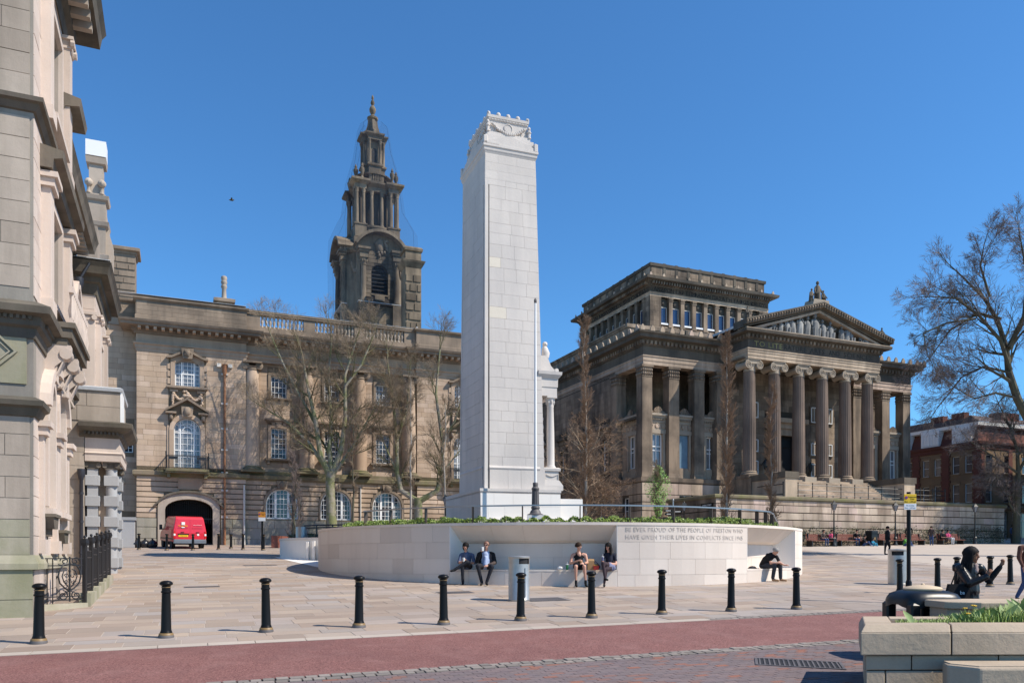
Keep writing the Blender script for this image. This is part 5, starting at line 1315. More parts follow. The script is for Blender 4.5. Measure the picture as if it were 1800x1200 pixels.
m_ = MB(); m_.box(ax0-.22, ax1+.22, ay0-.22, ay1+.22, 21.0, 21.5); m_.box(ax0-.1, ax1+.1, ay0-.1, ay1+.1, 21.5, 21.72); m_.build('attic_step', 'portland', CN)
m_ = MB(); m_.box(ax0, ax1, ay0, ay1, 21.7, 22.3); m_.frustum((ax0+.05, ax1-.05, ay0+.05, ay1-.05, 22.3), (ax0+.05, ax1-.05, ay0+.05, ay1-.05, 22.55)); m_.build('attic', 'portland', CN)
q = [(ax0, ay0), (ax1, ay0), (ax1, ay1), (ax0, ay1)]
m_ = MB(); m_.run([(0, 22.28), (.03, 22.3), (.03, 22.38), (.06, 22.4), (.07, 22.52), (0, 22.55)], q, True)
for i in range(26): x = ax0+i*(ax1-ax0)/26; m_.box(x, x+.04, ay0-.055, ay0-.02, 22.31, 22.37)
for i in range(5):
    x = ax0+i*(ax1-ax0)/4; r = .09 if i in (0, 4) else .11; m_.ball((x, ay0-.02, 22.58), (r, .06, r), 8, 6)
for i in range(6): y = ay0+i*(ay1-ay0)/5; m_.ball((ax0-.02, y, 22.58), (.06, .1, .1), 8, 6); m_.ball((ax1+.02, y, 22.58), (.06, .1, .1), 8, 6)
m_.build('cresting', 'portland', CN)
for fm, L0, L1 in ((facm(0, ay0), ax0, ax1), (facm(ax0, Dc, 'L'), Dc-ay1, Dc-ay0)):
    m_ = MB(fm); n = 18; L = L1-L0
    pts = [(L0+.1+(L-.2)*i/n, -.05, 22.14-.42*math.sin(PI*i/n)) for i in range(n+1)]
    m_.tube(pts, [.03+.045*math.sin(PI*i/n) for i in range(n+1)], 6)
    rr = random.Random(2)
    for i in range(1, n): m_.ball((pts[i][0], -.09, pts[i][2]+rr.uniform(-.02, .03)), .045+.03*math.sin(PI*i/n), 6, 4)
    for i in (2, n-2): m_.tube([pts[i], (pts[i][0]+.03, -.05, pts[i][2]-.18)], .02, 4)
    m_.build('garland', 'portland', CN)
    m_ = MB(fm); mm = m_.M @ Matrix.Translation(((L0+L1)/2, -.0, 22.02)) @ Matrix.Rotation(PI/2, 4, 'X'); m_.M = mm; m_.lathe([(.22, 0), (.22, .03), (.19, .04), (.19, .015), (0, .015)], 20); m_.build('roundel', 'portland', CN)
m_ = MB()
for x, y in ((ax0-.06, ay0-.06), (ax1+.06, ay0-.06), (ax0-.06, ay1+.06)):
    m_.tube([(x, y, 21.72), (x, y, 21.8), (x, y, 22.0), (x, y, 22.08)], [.1, .07, .09, .07], 8); m_.ball((x, y, 22.16), (.075, .075, .1), 8, 6); m_.ball((x, y, 21.98), (.12, .12, .06), 8, 5)
m_.build('carved_figure', 'portland', CN)
# plinth, lower step, portico side with statue niche on the right
m_ = MB(); m_.box(-.3, 3.62, -.3, 5.2, 3.85, 5.2)
m_.run([(-.2, 5.05), (0, 5.06), (.0, 5.1), (.03, 5.14), (.03, 5.27), (-.3, 5.3)], [(-.3, 5.2), (-.3, -.3), (3.62, -.3), (3.62, 5.2)]); m_.box(-.25, 3.6, -.25, 5.15, 5.1, 5.28); m_.build('plinth', 'portland', CN)
PLB = []
PLB.append((facm(0, -.3), 'lime_white', ashlar(-.3, 3.62, 3.87, 5.05, 0, .6, .8, proud=.006, gap=.008)))
PLB.append((facm(-.3, 5.2, 'L'), 'portland', ashlar(0, 5.5, 3.87, 5.05, 0, .6, 1.0, proud=.006, gap=.008)))
m_ = MB(); m_.box(-.5, 3.9, -.55, 5.5, 3.3, 3.855); m_.box(-.8, 4.1, -.85, 5.8, 1.5, 3.31); m_.build('step', 'portland', CN)
PLB.append((facm(0, -.55), 'lime_white', ashlar(-.5, 3.9, 3.3, 3.85, 0, .56, 1.0, proud=.006, gap=.008)))
m_ = MB(); m_.box(3.62, 5.0, .2, 3.7, 3.3, 4.9); m_.box(3.5, 5.05, .1, 3.8, 1.5, 3.9); m_.build('portico_base', 'lime_white', CN)
m_ = MB(); m_.box(2.9, 3.9, .0, 3.87, 5.27, 5.5); m_.frustum((2.9, 3.9, .0, 3.87, 5.5), (2.9, 3.72, .05, 3.82, 5.75)); m_.box(2.9, 3.70, .08, 3.79, 5.75, 6.2); m_.run([(0, 6.15), (.06, 6.18), (.07, 6.3), (0, 6.34)], [(2.9, .08), (3.72, .08), (3.72, 3.79)]); m_.box(2.9, 3.72, .08, 3.79, 6.2, 6.33)
m_.tube([(3.05+.06*i, .05, 6.03-.1*math.sin(PI*i/10)) for i in range(11)], .018, 5); m_.tube([(3.02, .05, 6.08), (3.02, .05, 5.8)], .015, 4); m_.tube([(3.68, .05, 6.08), (3.68, .05, 5.8)], .015, 4); m_.build('portico_pedestal', 'portland', CN)
for y in (.42, 3.42):
    m_ = MB(); m_.lathe([(.24, 6.33), (.24, 6.4), (.2, 6.46), (.185, 6.5), (.18, 8), (.155, 9.2), (.17, 9.24), (.16, 9.28), (.2, 9.5), (.24, 9.62)], 18, 3.45, y); m_.build('column', 'portland', CN)
    m_ = MB()
    for k in range(8): a = k*PI/4; m_.ball((3.45+.19*math.cos(a), y+.19*math.sin(a), 9.45), (.05, .05, .12), 6, 4)
    m_.box(3.2, 3.7, y-.25, y+.25, 9.62, 9.7); m_.build('capital', 'portland', CN)
m_ = MB(); m_.box(2.8, 3.7, .18, 3.68, 9.7, 10.15); m_.run([(0, 10.1), (.03, 10.12), (.04, 10.5), (.12, 10.6), (.18, 10.68), (.2, 10.82), (0, 10.86)], [(2.7, .18), (3.7, .18), (3.7, 3.68), (2.7, 3.68)]); m_.box(2.8, 3.7, .18, 3.68, 10.1, 10.84); m_.build('portico_entablature', 'portland', CN)
m_ = MB(); sc = [(3.85, 10.86), (3.85, 10.98), (3.6, 11.0), (3.45, 11.15), (3.35, 11.4), (3.25, 11.6), (2.9, 11.6), (2.9, 10.86)]
m_.prism(sc, .3, .75); m_.prism(sc, 3.1, 3.55); m_.tube([(3.75, .28, 10.95), (3.75, .78, 10.95)], .1, 8)
mm = MB(facm(3.3, 0, 'R')); mm.prism([(.3, 10.86), (3.6, 10.86), (1.95, 11.9)], 0, .4); mm.build('portico_pediment', 'portland', CN); m_.build('scroll', 'portland', CN)
m_ = MB(); m_.tube([(3.25, .5, 11.55), (3.27, .5, 11.75), (3.22, .5, 12.0), (3.22, .5, 12.1)], [.17, .2, .14, .08], 10); m_.ball((3.24, .5, 12.18), .13, 8, 6); m_.build('carved_finial', 'portland', CN)
m_ = MB()
rr = random.Random(4)
pts = [(3.12, 1.9, 6.4), (3.15, 1.9, 7.2), (3.2, 1.85, 8.0), (3.15, 1.9, 8.6)]; m_.tube(pts, [.45, .38, .35, .22], 10); m_.ball((3.15, 1.9, 8.85), (.17, .17, .22), 10, 7)
for s in (-1, 1): m_.tube([(3.15, 1.9+s*.3, 8.5), (3.2, 1.9+s*.6, 8.7), (3.22, 1.9+s*.75, 9.1)], [.12, .09, .06], 7)
for k in range(7): m_.tube([(3.35+.05*math.sin(k), 1.5+k*.13, 6.35), (3.4, 1.55+k*.12, 7.2), (3.3, 1.65+k*.08, 8.0)], .05, 5)
for k in range(6): m_.ball((3.1, .62+.02*k, 6.8+k*.38), (.14, .1, .16), 7, 5)
m_.build('victory_figure', 'portland', CN)
m_ = MB(); m_.box(2.8, 3.0, .5, 3.4, 6.3, 9.7); m_.build('niche_wall', 'portland', CN)
lay_blocks(CN, 'stone', PLB, 60)
# ------------------------------------------------------------------ round wall with seating alcoves
CX, CY, RR = 1.93, 34.8, 10.1
WZ = 3.26; SEAT = 1.78
MW = thing('memorial_wall', 'round smooth limestone wall with seating alcoves and a cut inscription, circling the memorial pillar', 'wall', (CX, CY, 0))
def cp(a, r, z):  t = math.radians(a); return (r*math.sin(t), -r*math.cos(t), z)
def ring(mb, prof, a0, a1, n, caps=True):
    """prof (r,z) closed polygon swept round the wall between two bearings"""
    m = len(prof); vs = [cp(a0+(a1-a0)*i/n, r, z) for i in range(n+1) for r, z in prof]; fs = []
    for i in range(n):
        for j in range(m):
            k = (j+1) % m; fs.append((i*m+j, (i+1)*m+j, (i+1)*m+k, i*m+k))
    if caps: fs += [tuple(range(m)), tuple(n*m+j for j in range(m-1, -1, -1))]
    mb.add(vs, fs)
A1, A2, B1, B2 = -22.9, 7.7, 35.9, 57.5       # alcove bearings
solid = [(RR-.02, 0), (RR-.02, 3.17), (RR-1.0, 3.17), (RR-1.0, 0)]
m_ = MB()
for a0, a1, n in ((-110, A1, 40), (A2, B1, 16), (B2, 110, 30)): ring(m_, solid, a0, a1, n)
m_.build('wall_core', 'lime_joint', MW)
back = RR-.78
m_ = MB()
for a0, a1, n in ((A1, A2, 18), (B1, B2, 12)):
    ring(m_, [(RR-.02, 0), (RR-.02, SEAT-.06), (back, SEAT-.06), (back, 2.62), (back+.22, 2.72), (RR-.06, 3.17), (RR-1.0, 3.17), (RR-1.0, 0)], a0, a1, n, False)
m_.build('alcove', 'lime_joint', MW)
m_ = MB(); ring(m_, [(RR+.015, 3.17), (RR+.015, WZ), (RR-.6, WZ), (RR-.6, 3.17)], -115, 115, 90); m_.build('coping', 'lime', MW)
rr = random.Random(21); wb = []
def curved(a0, a1, r0, z0, z1, r1=None, tilt=None):
    """thin curved block: outer face at r0 (bottom) .. r1 (top)"""
    mb = MB(); r1 = r0 if r1 is None else r1; n = max(1, int((a1-a0)/2.2)); g = .0035/RR*57.3
    ring(mb, [(r0, z0+.0035), (r1, z1-.0035), (r1-.05, z1-.0035), (r0-.05, z0+.0035)], a0+g, a1-g, n); return mb
def courses_on(a0, a1, zs, rf, name, mat='lime', w=(4.5, 8.5)):
    for lo, hi in zip(zs, zs[1:]):
        a = a0
        while a < a1-1e-3:
            s = rr.uniform(*w)
            if a == a0: s *= rr.uniform(.5, 1)
            if a1-(a+s) < 2.5: s = a1-a
            curved(a, a+s, rf(lo)+rr.uniform(0, .003), lo, hi, rf(hi)+.001).build(name, mat, MW); a += s
ZC = [.2, 1.62, 2.12, 2.65, 3.168]
courses_on(-100, A1, ZC, lambda z: RR, 'stone'); courses_on(B2, 100, ZC, lambda z: RR, 'stone'); courses_on(A2, B1, [.2, 1.62, 2.12, 2.65, 3.168], lambda z: RR, 'stone', 'lime', (4.5, 7.5))
for a0, a1 in ((A1, A2), (B1, B2)):
    courses_on(a0, a1, [.2, SEAT-.06], lambda z: RR, 'stone', w=(5, 9)); courses_on(a0+.2, a1-.2, [SEAT, 2.16, 2.62], lambda z: back+.012, 'stone')
    a = a0
    while a < a1-1e-3:
        s = rr.uniform(5, 9); s = a1-a if a1-(a+s) < 3 else s
        mb = MB(); g = .02; ring(mb, [(RR+.004, SEAT-.055), (RR+.004, SEAT), (back+.005, SEAT), (back+.005, SEAT-.055)], a+g, a+s-g, 4); mb.build('seat_slab', 'lime', MW)
        mb = MB(); ring(mb, [(back+.03, 2.625), (back+.23, 2.71), (RR-.04, 3.166), (RR-.09, 3.168), (back+.19, 2.76), (back+.0, 2.66)], a+g, a+s-g, 4); mb.build('soffit_slab', 'lime', MW); a += s
# jambs with splayed inner face
for a, s in ((A1, 1), (A2, -1), (B1, 1), (B2, -1)):
    mb = MB(); w = .05; q0 = math.degrees(.02/RR)*s; q1 = math.degrees(.14/RR)*s
    vs = [cp(a, RR+.002, SEAT), cp(a, RR+.002, 3.17), cp(a+q0, RR-.0, 3.17), cp(a+q0, RR-.0, SEAT), cp(a+q1, back, SEAT), cp(a+q1, back, 3.17), cp(a, back, SEAT), cp(a, back, 3.17)]
    mb.add(vs, [(0, 3, 2, 1), (3, 4, 5, 2), (0, 6, 4, 3), (1, 2, 5, 7)] if s < 0 else [(0, 1, 2, 3), (3, 2, 5, 4), (0, 3, 4, 6), (1, 7, 5, 2)]); mb.build('jamb', 'lime_white', MW)
def curved_text(txt, a_mid, z, cap, width):
    vs, fs = text_mesh(txt, cap*1.2, .004, 1.12); w = max(v.x for v in vs)-min(v.x for v in vs); mb = MB()
    mb.add([cp(a_mid+math.degrees(v.x*width/w/RR), RR+.0075+v.z, z+v.y) for v in vs], fs); mb.build('inscription', 'letter', MW)
tw = math.radians(34.6-9.2)*RR
curved_text('BE EVER PROUD OF THE PEOPLE OF PRESTON WHO', 21.9, 3.035, .16, tw)
curved_text('HAVE GIVEN THEIR LIVES IN CONFLICTS SINCE 1945', 21.9, 2.80, .16, tw)
# planted deck inside the wall
m_ = MB(); ring(m_, [(RR-.95, 3.05), (RR-.95, 3.1), (.5, 3.1), (.5, 3.05)], -115, 115, 60); tag(m_.build('planting_bed', 'soil'), kind='structure').location = (CX, CY, 0)
HD = thing('hedge', 'low clipped green hedge running along the top of the memorial wall', 'hedge', (CX, CY, 0))
m_ = MB(); ring(m_, [(RR-.8, 3.1), (RR-.82, 3.3), (RR-1.05, 3.32), (RR-1.3, 3.1)], -62, 58, 60); m_.build('hedge_core', 'soil', HD)
m_ = MB(); rr = random.Random(33)
for i in range(21000):
    a = rr.uniform(-62, 58); r = RR-.58-rr.random()*.8; top = 3.37+.04*math.sin(a*.9)+.05*math.sin(a*2.3+1)+(.07*math.sin((a-30)*.22) if a > 30 else 0)
    z = rr.uniform(3.1, top+.05) if r > RR-.7 else top+rr.uniform(-.05, .06); p = Vector(cp(a, r, z)); s = rr.uniform(.02, .045)
    d = Vector((rr.gauss(0, 1), rr.gauss(0, 1), rr.gauss(0, 1))).normalized(); e = d.orthogonal().normalized()*s*.6; d *= s
    m_.add([p-d, p+e, p+d, p-e], [(0, 1, 2, 3)])
tag(m_.build('leaves', 'hedge', HD), kind='stuff')
# hand rail
RL_ = thing('handrail', 'flat grey metal handrail on slim posts curving above the hedge of the memorial wall', 'railing', (CX, CY, 0))
m_ = MB(); ring(m_, [(RR-.68, 3.81), (RR-.68, 3.855), (RR-.80, 3.86), (RR-.80, 3.815)], -51, 53, 60); m_.build('top_rail', 'rail', RL_)
m_ = MB()
for k in range(2): pass
q = [cp(53, RR-.74, 3.835), cp(56, RR-.74, 3.78), cp(59.5, RR-.74, 3.5), cp(63, RR-.74, 3.15)]
m_.tube(q, .035, 6); m_.build('rail_end', 'rail', RL_)
for a in (-50.5, -41, -31, -20, -9.8, 1.5, 11.5, 21, 30.5, 39.5, 46.5, 51, 55, 58.5):
    m_ = MB(); t = math.radians(a); top = 3.81 if a < 54 else (3.75 if a < 56 else 3.5)
    c = Vector(cp(a, RR-.74, 0)); ux = Vector((math.sin(t), -math.cos(t), 0)); uy = Vector((math.cos(t), math.sin(t), 0)); vs = []
    for z in (3.1, top):
        for i, j in ((-1, -1), (1, -1), (1, 1), (-1, 1)): p = c+ux*i*.07+uy*j*.012; vs.append((p.x, p.y, z))
    m_.add(vs, [(0, 3, 2, 1), (4, 5, 6, 7), (0, 1, 5, 4), (1, 2, 6, 5), (2, 3, 7, 6), (3, 0, 4, 7)]); m_.build('post', 'bronze', RL_)
# white metal flagpole with a cast iron foot
fx, fy = 1.03, 35.05
FP = thing('flagpole', 'slim white flagpole in a fluted dark iron socket in front of the memorial pillar', 'flagpole', (fx, fy, 0))
m_ = MB(); m_.frustum((-.42, .42, -.38, .38, 3.2), (-.36, .36, -.32, .32, 4.02)); m_.build('stone_base', 'lime_white', FP)
m_ = MB(); m_.lathe([(.36, 4.02), (.36, 4.06), (.26, 4.1), (.22, 4.2), (.16, 4.28), (.19, 4.33), (.19, 4.38), (.155, 4.42)], 18); m_.fluted(.165, .15, 4.42, 5.1, 10, depth=.1); m_.lathe([(.15, 5.1), (.17, 5.16), (.175, 5.2), (.11, 5.28), (.12, 5.42), (.10, 5.46), (.06, 5.47)], 18); m_.build('iron_socket', 'rust', FP)
m_ = MB(); m_.lathe([(.062, 5.4), (.062, 7), (.052, 11), (.042, 13.35), (.0, 13.36)], 12); m_.build('pole', 'white', FP)
m_ = MB(); m_.lathe([(.05, 13.35), (.065, 13.4), (.06, 13.5), (.03, 13.55), (.0, 13.58)], 10); m_.build('finial', 'rust', FP)
# small curved planter with fins to the left of the round wall
PC = thing('curved_planter', 'low white curved stone planter with upright fins left of the round memorial wall', 'planter', (-7.6, 42.5, gz(-9.5, 41.5)))
def arcpts(r, a0, a1, n, cx=0, cy=0): return [(cx+r*math.cos(a0+(a1-a0)*i/n), cy+r*math.sin(a0+(a1-a0)*i/n)) for i in range(n+1)]
h = .93
m_ = MB(); pts = arcpts(4.6, rad(172), rad(272), 24); m_.prismz(pts+[(3.0, -4.6), (3.0, 2)], -.4, h-.12); m_.build('planter_wall', 'lime_white', PC)
m_ = MB(); m_.run([(-.7, h-.12), (.03, h-.12), (.03, h), (-.7, h)], pts+[(3.0, -4.6)]); m_.build('coping', 'lime', PC)
m_ = MB()
for k in range(4):
    x = -2.3+.36*k; y = -math.sqrt(21.2-x*x); m_.prismz([(x, y+.1), (x+.11, y+.1), (x+.11, y-.22-.06*k), (x, y-.22-.06*k)], -.4, h-.2+.03*k)
m_.build('fin', 'lime_white', PC)
m_ = MB()
for i in range(2600):
    t = rr.random(); a = rad(180+rr.random()*95); r = 4.2*math.sqrt(rr.uniform(.3, 1)); p = Vector((r*math.cos(a), r*math.sin(a), h+rr.uniform(-.05, .22))); s = rr.uniform(.03, .06)
    d = Vector((rr.gauss(0, 1), rr.gauss(0, 1), rr.gauss(0, 1))).normalized(); e = d.orthogonal().normalized()*s*.6; d *= s
    m_.add([p-d, p+e, p+d, p-e], [(0, 1, 2, 3)])
tag(m_.build('planting', 'ivy', PC), kind='stuff')
m_ = MB(); rp = arcpts(3.9, rad(225), rad(272), 10)+[(2.6, -3.85)]
for z in (h+.5, h+.62): m_.tube([(x, y, z) for x, y in rp], .035, 5)
for x, y in rp[::3]+[rp[-1]]: m_.tube([(x, y, h-.1), (x, y, h+.6)], .04, 5)
m_.build('rail', 'iron', PC)
m_ = MB(); m_.lathe([(.3, h-.02), (.3, h+.55), (.27, h+.56)], 18, -2.85, -2.9); m_.build('steel_drum', 'rail', PC)
ws = sheet('white_paving', 'lime_white', 0, 7.2, 0, 5.2, .006, plane_frame(-11.9, 39.6, -.28))
ws.data.clear_geometry(); A = [gpt(482, 979), gpt(600, 1006), gpt(640, 1000), gpt(600, 976)]
mi = ws.matrix_basis.inverted(); ws.data.from_pydata([tuple((mi @ p)[:2])+(.006,) for p in A], [], [(0, 1, 2, 3)]); ws.data.update()
# red-brown curved bench behind the planter
cb = thing('curved_bench', 'low dark red curved bench wall behind the white planter', 'bench', gpt(480, 962), 0)
m_ = MB(); pts = arcpts(3.2, rad(100), rad(190), 14, 3.2, 0); inn = arcpts(2.8, rad(100), rad(190), 14, 3.2, 0)
m_.prismz(pts+inn[::-1], 0, .78); m_.build('bench_back', 'wood', cb)
# ------------------------------------------------------------------ neoclassical museum
HM = thing('museum', 'soot-stained neoclassical museum with fluted portico, carved pediment and square lantern storey', 'building', (10.8, 65.5, 0), PHI)
HB = []; XE_ = 30.2; YB = 30.0
F0 = facm(0, 0); L0 = facm(0, 0, 'L')        # L facade: along = -y
def hbox(*a, mat='harris', name='wall'): m_ = MB(); m_.box(*a); return m_.build(name, mat, HM)
ZL = 8.8                                   # podium ledge
PR = -3.1                                  # portico front plane
# podium
bw = [(3.2, 4.6, 4.0, 7.4, 0), (6.4, 7.4, 4.6, 7.4, 0)]
m_ = MB(facm(0, -.4)); wall_panel(m_, -.4, 8.3, 2.8, ZL, 0, bw, .4); wall_panel(m_, 22.1, XE_+.4, 2.8, ZL, 0, [], .4); m_.build('podium_wall', 'harris_joint', HM)
lw = [(-2.6-4.2*k, -1.5-4.2*k, 3.9, 7.2, 0) for k in range(5)]
lm = facm(-.4, 0, 'L'); m_ = MB(lm); wall_panel(m_, -YB, .4, 2.8, ZL, 0, lw, .4); m_.build('podium_wall', 'harris_joint', HM)
m_ = MB(); m_.box(XE_+.38, XE_+.4, -.4, YB, 2.8, ZL); m_.box(-.4, XE_+.4, -.38, YB, ZL-.25, ZL-.2); m_.box(8.2, 22.2, PR-.3, .2, 3, ZL-.05); m_.build('podium_block', 'harris', HM)
cs = [(3.0, 3.9), (3.95, 4.6), (4.65, 5.3), (5.35, 6.0), (6.05, 6.7), (6.75, 7.35), (7.4, 8.3)]
HB.append((facm(0, -.4), 'harris_light', ashlar(-.4, 8.3, 0, 0, 0, 1, 1.3, bw, courses=cs, proud=.06)))
HB.append((lm, 'harris', ashlar(-YB, .4, 0, 0, 0, 1, 1.3, lw, courses=cs, proud=.06)))
for o in bw: sash(HM, facm(0, -.4), *o[:4], .25, 2, 3)
for o in lw: sash(HM, lm, *o[:4], .25, 2, 3)
ppath = [(-.4, YB), (-.4, -.4), (8.3, -.4)]
def hrun(name, mat, prof, path): m_ = MB(); m_.run(prof, path); return m_.build(name, mat, HM)
led = [(0, 8.36), (.08, 8.36), (.12, 8.45), (.12, ZL-.03), (-.1, ZL), (-.3, ZL)]
hrun('podium_ledge', 'harris', led, ppath); hrun('podium_ledge', 'harris', led, [(22.1, -.4), (XE_+.4, -.4), (XE_+.4, YB)])
# main body behind
m_ = MB(); m_.box(0, XE_, 5.0, 5.1, ZL, 20.2); m_.box(XE_-.1, XE_, 5.0, YB, ZL, 20.2); m_.box(0, XE_, YB-.1, YB, ZL, 20.2); m_.build('body_wall', 'harris', HM)
sw = [(-6.9-4.2*k, -5.8-4.2*k, 9.8, 12.7, 0) for k in range(5)]
m_ = MB(L0); wall_panel(m_, -YB, -4.6, ZL, 20.2, 0, sw, .4); m_.build('side_wall', 'harris_joint', HM)
HB.append((L0, 'harris', ashlar(-YB, -4.6, 9.4, 18.0, 0, .5, 1.4, [(o[0]-.4, o[1]+.4, 9.4, 14.3, 0) for o in sw])))
for o in sw:
    sash(HM, L0, *o[:4], .25, 2, 3); m_ = MB(L0); m_.box(o[0]-.25, o[0], -.1, 0, 9.6, 12.9); m_.box(o[1], o[1]+.25, -.1, 0, 9.6, 12.9); m_.box(o[0]-.25, o[1]+.25, -.1, 0, 12.7, 13.3); m_.box(o[0]-.45, o[1]+.45, -.4, 0, 13.7, 13.95); m_.box(o[0]-.3, o[1]+.3, -.2, 0, 13.3, 13.7); m_.build('hooded_architrave', 'harris', HM)
HB.append((facm(0, 5.0), 'harris', ashlar(.0, XE_, 9.2, 18.0, 0, .55, 1.5)))
# square piers of the open corner loggias
def pier(x0, x1, y0, y1, name='pier'):
    m_ = MB()
    m_.box(x0-.1, x1+.1, y0-.1, y1+.1, ZL, 9.0); m_.box(x0-.05, x1+.05, y0-.05, y1+.05, 9.0, 9.2); m_.frustum((x0, x1, y0, y1, 9.2), (x0+.03, x1-.03, y0+.03, y1-.03, 17.1)); p = m_.build(name, 'harris', HM)
    b = []
    m_ = MB(); m_.box(x0, x1, y0, y1, 17.1, 17.2); m_.box(x0+.02, x1-.02, y0+.02, y1-.02, 17.2, 17.9); m_.box(x0-.07, x1+.07, y0-.07, y1+.07, 17.9, 18.1)
    rr = random.Random(int(x0*10))
    for i in range(5):
        for zz in (17.35, 17.65):
            x = x0+(x1-x0)*(i+.5)/5; m_.ball((x, y0-.02, zz), (.09, .07, .13), 6, 4); y = y0+(y1-y0)*(i+.5)/5; m_.ball((x0-.02, y, zz), (.07, .09, .13), 6, 4)
    m_.build('capital', 'harris', HM); return p
PX = [(-.1, .9), (2.5, 3.55), (5.05, 6.1)]
for a, b_ in PX: pier(a, b_, 0, .95)
RX = [(26.5, 27.5), (29.2, XE_)]
for a, b_ in RX+[(23.6, 24.6)]: pier(a, b_, 0, .95)
pier(-.1, .9, 4.2, 5.2); pier(XE_-1, XE_, 4.2, 5.2)
# infill storey with windows between piers, cornices with palmettes
def infill(fm, spans, d, scr=None):
    for i, (a, b_) in enumerate(spans):
        c = (a+b_)/2; w = .52; op = (c-w, c+w, 9.75, 12.55, 0)
        m_ = MB(fm); wall_panel(m_, a, b_, ZL, 13.9, d, [op], .35); m_.build('infill_wall', 'harris_light', HM)
        m_ = MB(fm); m_.box(a, b_, d-.22, d+.1, 13.85, 14.02); m_.box(a, b_, d-.35, d+.3, 14.02, 14.2); m_.box(c-w-.2, c-w, d-.08, d, 9.6, 12.55); m_.box(c+w, c+w+.2, d-.08, d, 9.6, 12.55); m_.box(c-w-.28, c+w+.28, d-.1, d, 12.55, 12.9); m_.box(a, b_, d-.05, d, 13.45, 13.85)
        for k in range(9): x = a+.1+(b_-a-.2)*k/9; m_.box(x, x+.07, d-.2, d-.05, 13.7, 13.84)
        m_.build('window_cornice', 'capital', HM)
        m_ = MB(fm)
        for k in range(-4, 5):
            t = k*.36; m_.tube([(c+.15*math.sin(t), d-.1, 14.2), (c+.42*math.sin(t)*1.1, d-.12, 14.3+.5*math.cos(t)*(1-abs(k)*.04))], [.05, .09], 5)
        for s in (-1, 1): m_.ball((c+s*.6, d-.1, 14.32), (.2, .08, .12), 6, 4); m_.ball((c+s*.9, d-.1, 14.28), (.14, .08, .09), 6, 4)
        m_.build('palmette_crest', 'harris', HM)
        for k in range(3):
            m_ = MB(fm); x = c-.6+.6*k; m_.M = fm @ Matrix.Translation((x, d-.01, 13.2)) @ Matrix.Rotation(PI/2, 4, 'X'); m_.lathe([(.2, 0), (.2, .05), (.14, .06), (.13, .03), (0, .05)], 12); m_.build('rosette', 'harris_light', HM)
        if scr == i:
            m_ = MB(fm); m_.box(c-w, c+w, d+.1, d+.14, 9.75, 12.55); m_.build('blue_screen', 'blind', HM)
        else: sash(HM, fm, op[0], op[1], op[2], op[3], d+.2, 2, 2, fr=.09, bar=.07, trans=(.62,), glass='glass_pale' if fm is F0 else 'glass')
infill(F0, [(.9, 2.5), (3.55, 5.05), (6.1, 8.2)], .55, scr=1)
infill(F0, [(24.6, 26.5), (27.5, 29.2)], .55)
infill(facm(0, 0, 'L'), [(-4.2, -.95)], .5)
m_ = MB(); m_.box(.0, 8.2, .6, 5, 13.8, 13.9); m_.box(22, XE_, .6, 5, 13.8, 13.9); m_.build('loggia_floor', 'harris_dark', HM)
m_ = MB(); m_.box(.05, XE_-.05, .05, 5.1, 18.9, 19.2); m_.build('loggia_ceiling', 'harris_dark', HM)
# entablature and dentil cornice, wings and side
wing = [(0, YB), (0, 0), (8.0, 0)]; wing2 = [(22.9, 0), (XE_, 0), (XE_, YB)]
for pth in (wing, wing2):
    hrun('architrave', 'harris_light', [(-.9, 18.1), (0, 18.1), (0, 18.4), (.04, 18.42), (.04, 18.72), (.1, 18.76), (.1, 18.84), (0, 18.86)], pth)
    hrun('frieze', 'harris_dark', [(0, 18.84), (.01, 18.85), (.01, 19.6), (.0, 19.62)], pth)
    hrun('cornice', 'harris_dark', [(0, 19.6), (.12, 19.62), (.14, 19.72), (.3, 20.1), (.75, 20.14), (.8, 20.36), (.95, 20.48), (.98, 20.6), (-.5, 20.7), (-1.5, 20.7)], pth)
for fm, a0, a1 in ((F0, -.3, 7.8), (L0, -YB, .3), (F0, 23, XE_+.3)):
    m_ = MB(fm); x = a0
    while x < a1: m_.box(x, x+.2, -.34, -.1, 19.72, 20.0); x += .4
    m_.build('dentils', 'harris', HM)
anti = None
def antefix(x, y, z, rz, s=.85):
    global anti
    if anti is None:
        q = MB(); q.prism([(-.22, 0), (-.26, .12), (-.2, .34), (-.08, .52), (0, .58), (.08, .52), (.2, .34), (.26, .12), (.22, 0)], -.08, .06); q.box(-.15, .15, .0, .5, 0, .2); anti = q.build('antefix', 'harris_light', HM); o = anti
    else: o = anti.copy(); COL.objects.link(o)
    o.location = (x, y, z); o.rotation_euler.z = rz; o.scale = (s, s, s)
for i in range(9): antefix(-.6+i*.95, -.82, 20.6, 0)
for i in range(9): antefix(23.6+i*.93, -.82, 20.6, 0)
for i in range(26): antefix(-.82, -.4+i*1.15, 20.6, -PI/2)
for i in range(4): antefix(XE_+.82, -.4+i*1.15, 20.6, PI/2)
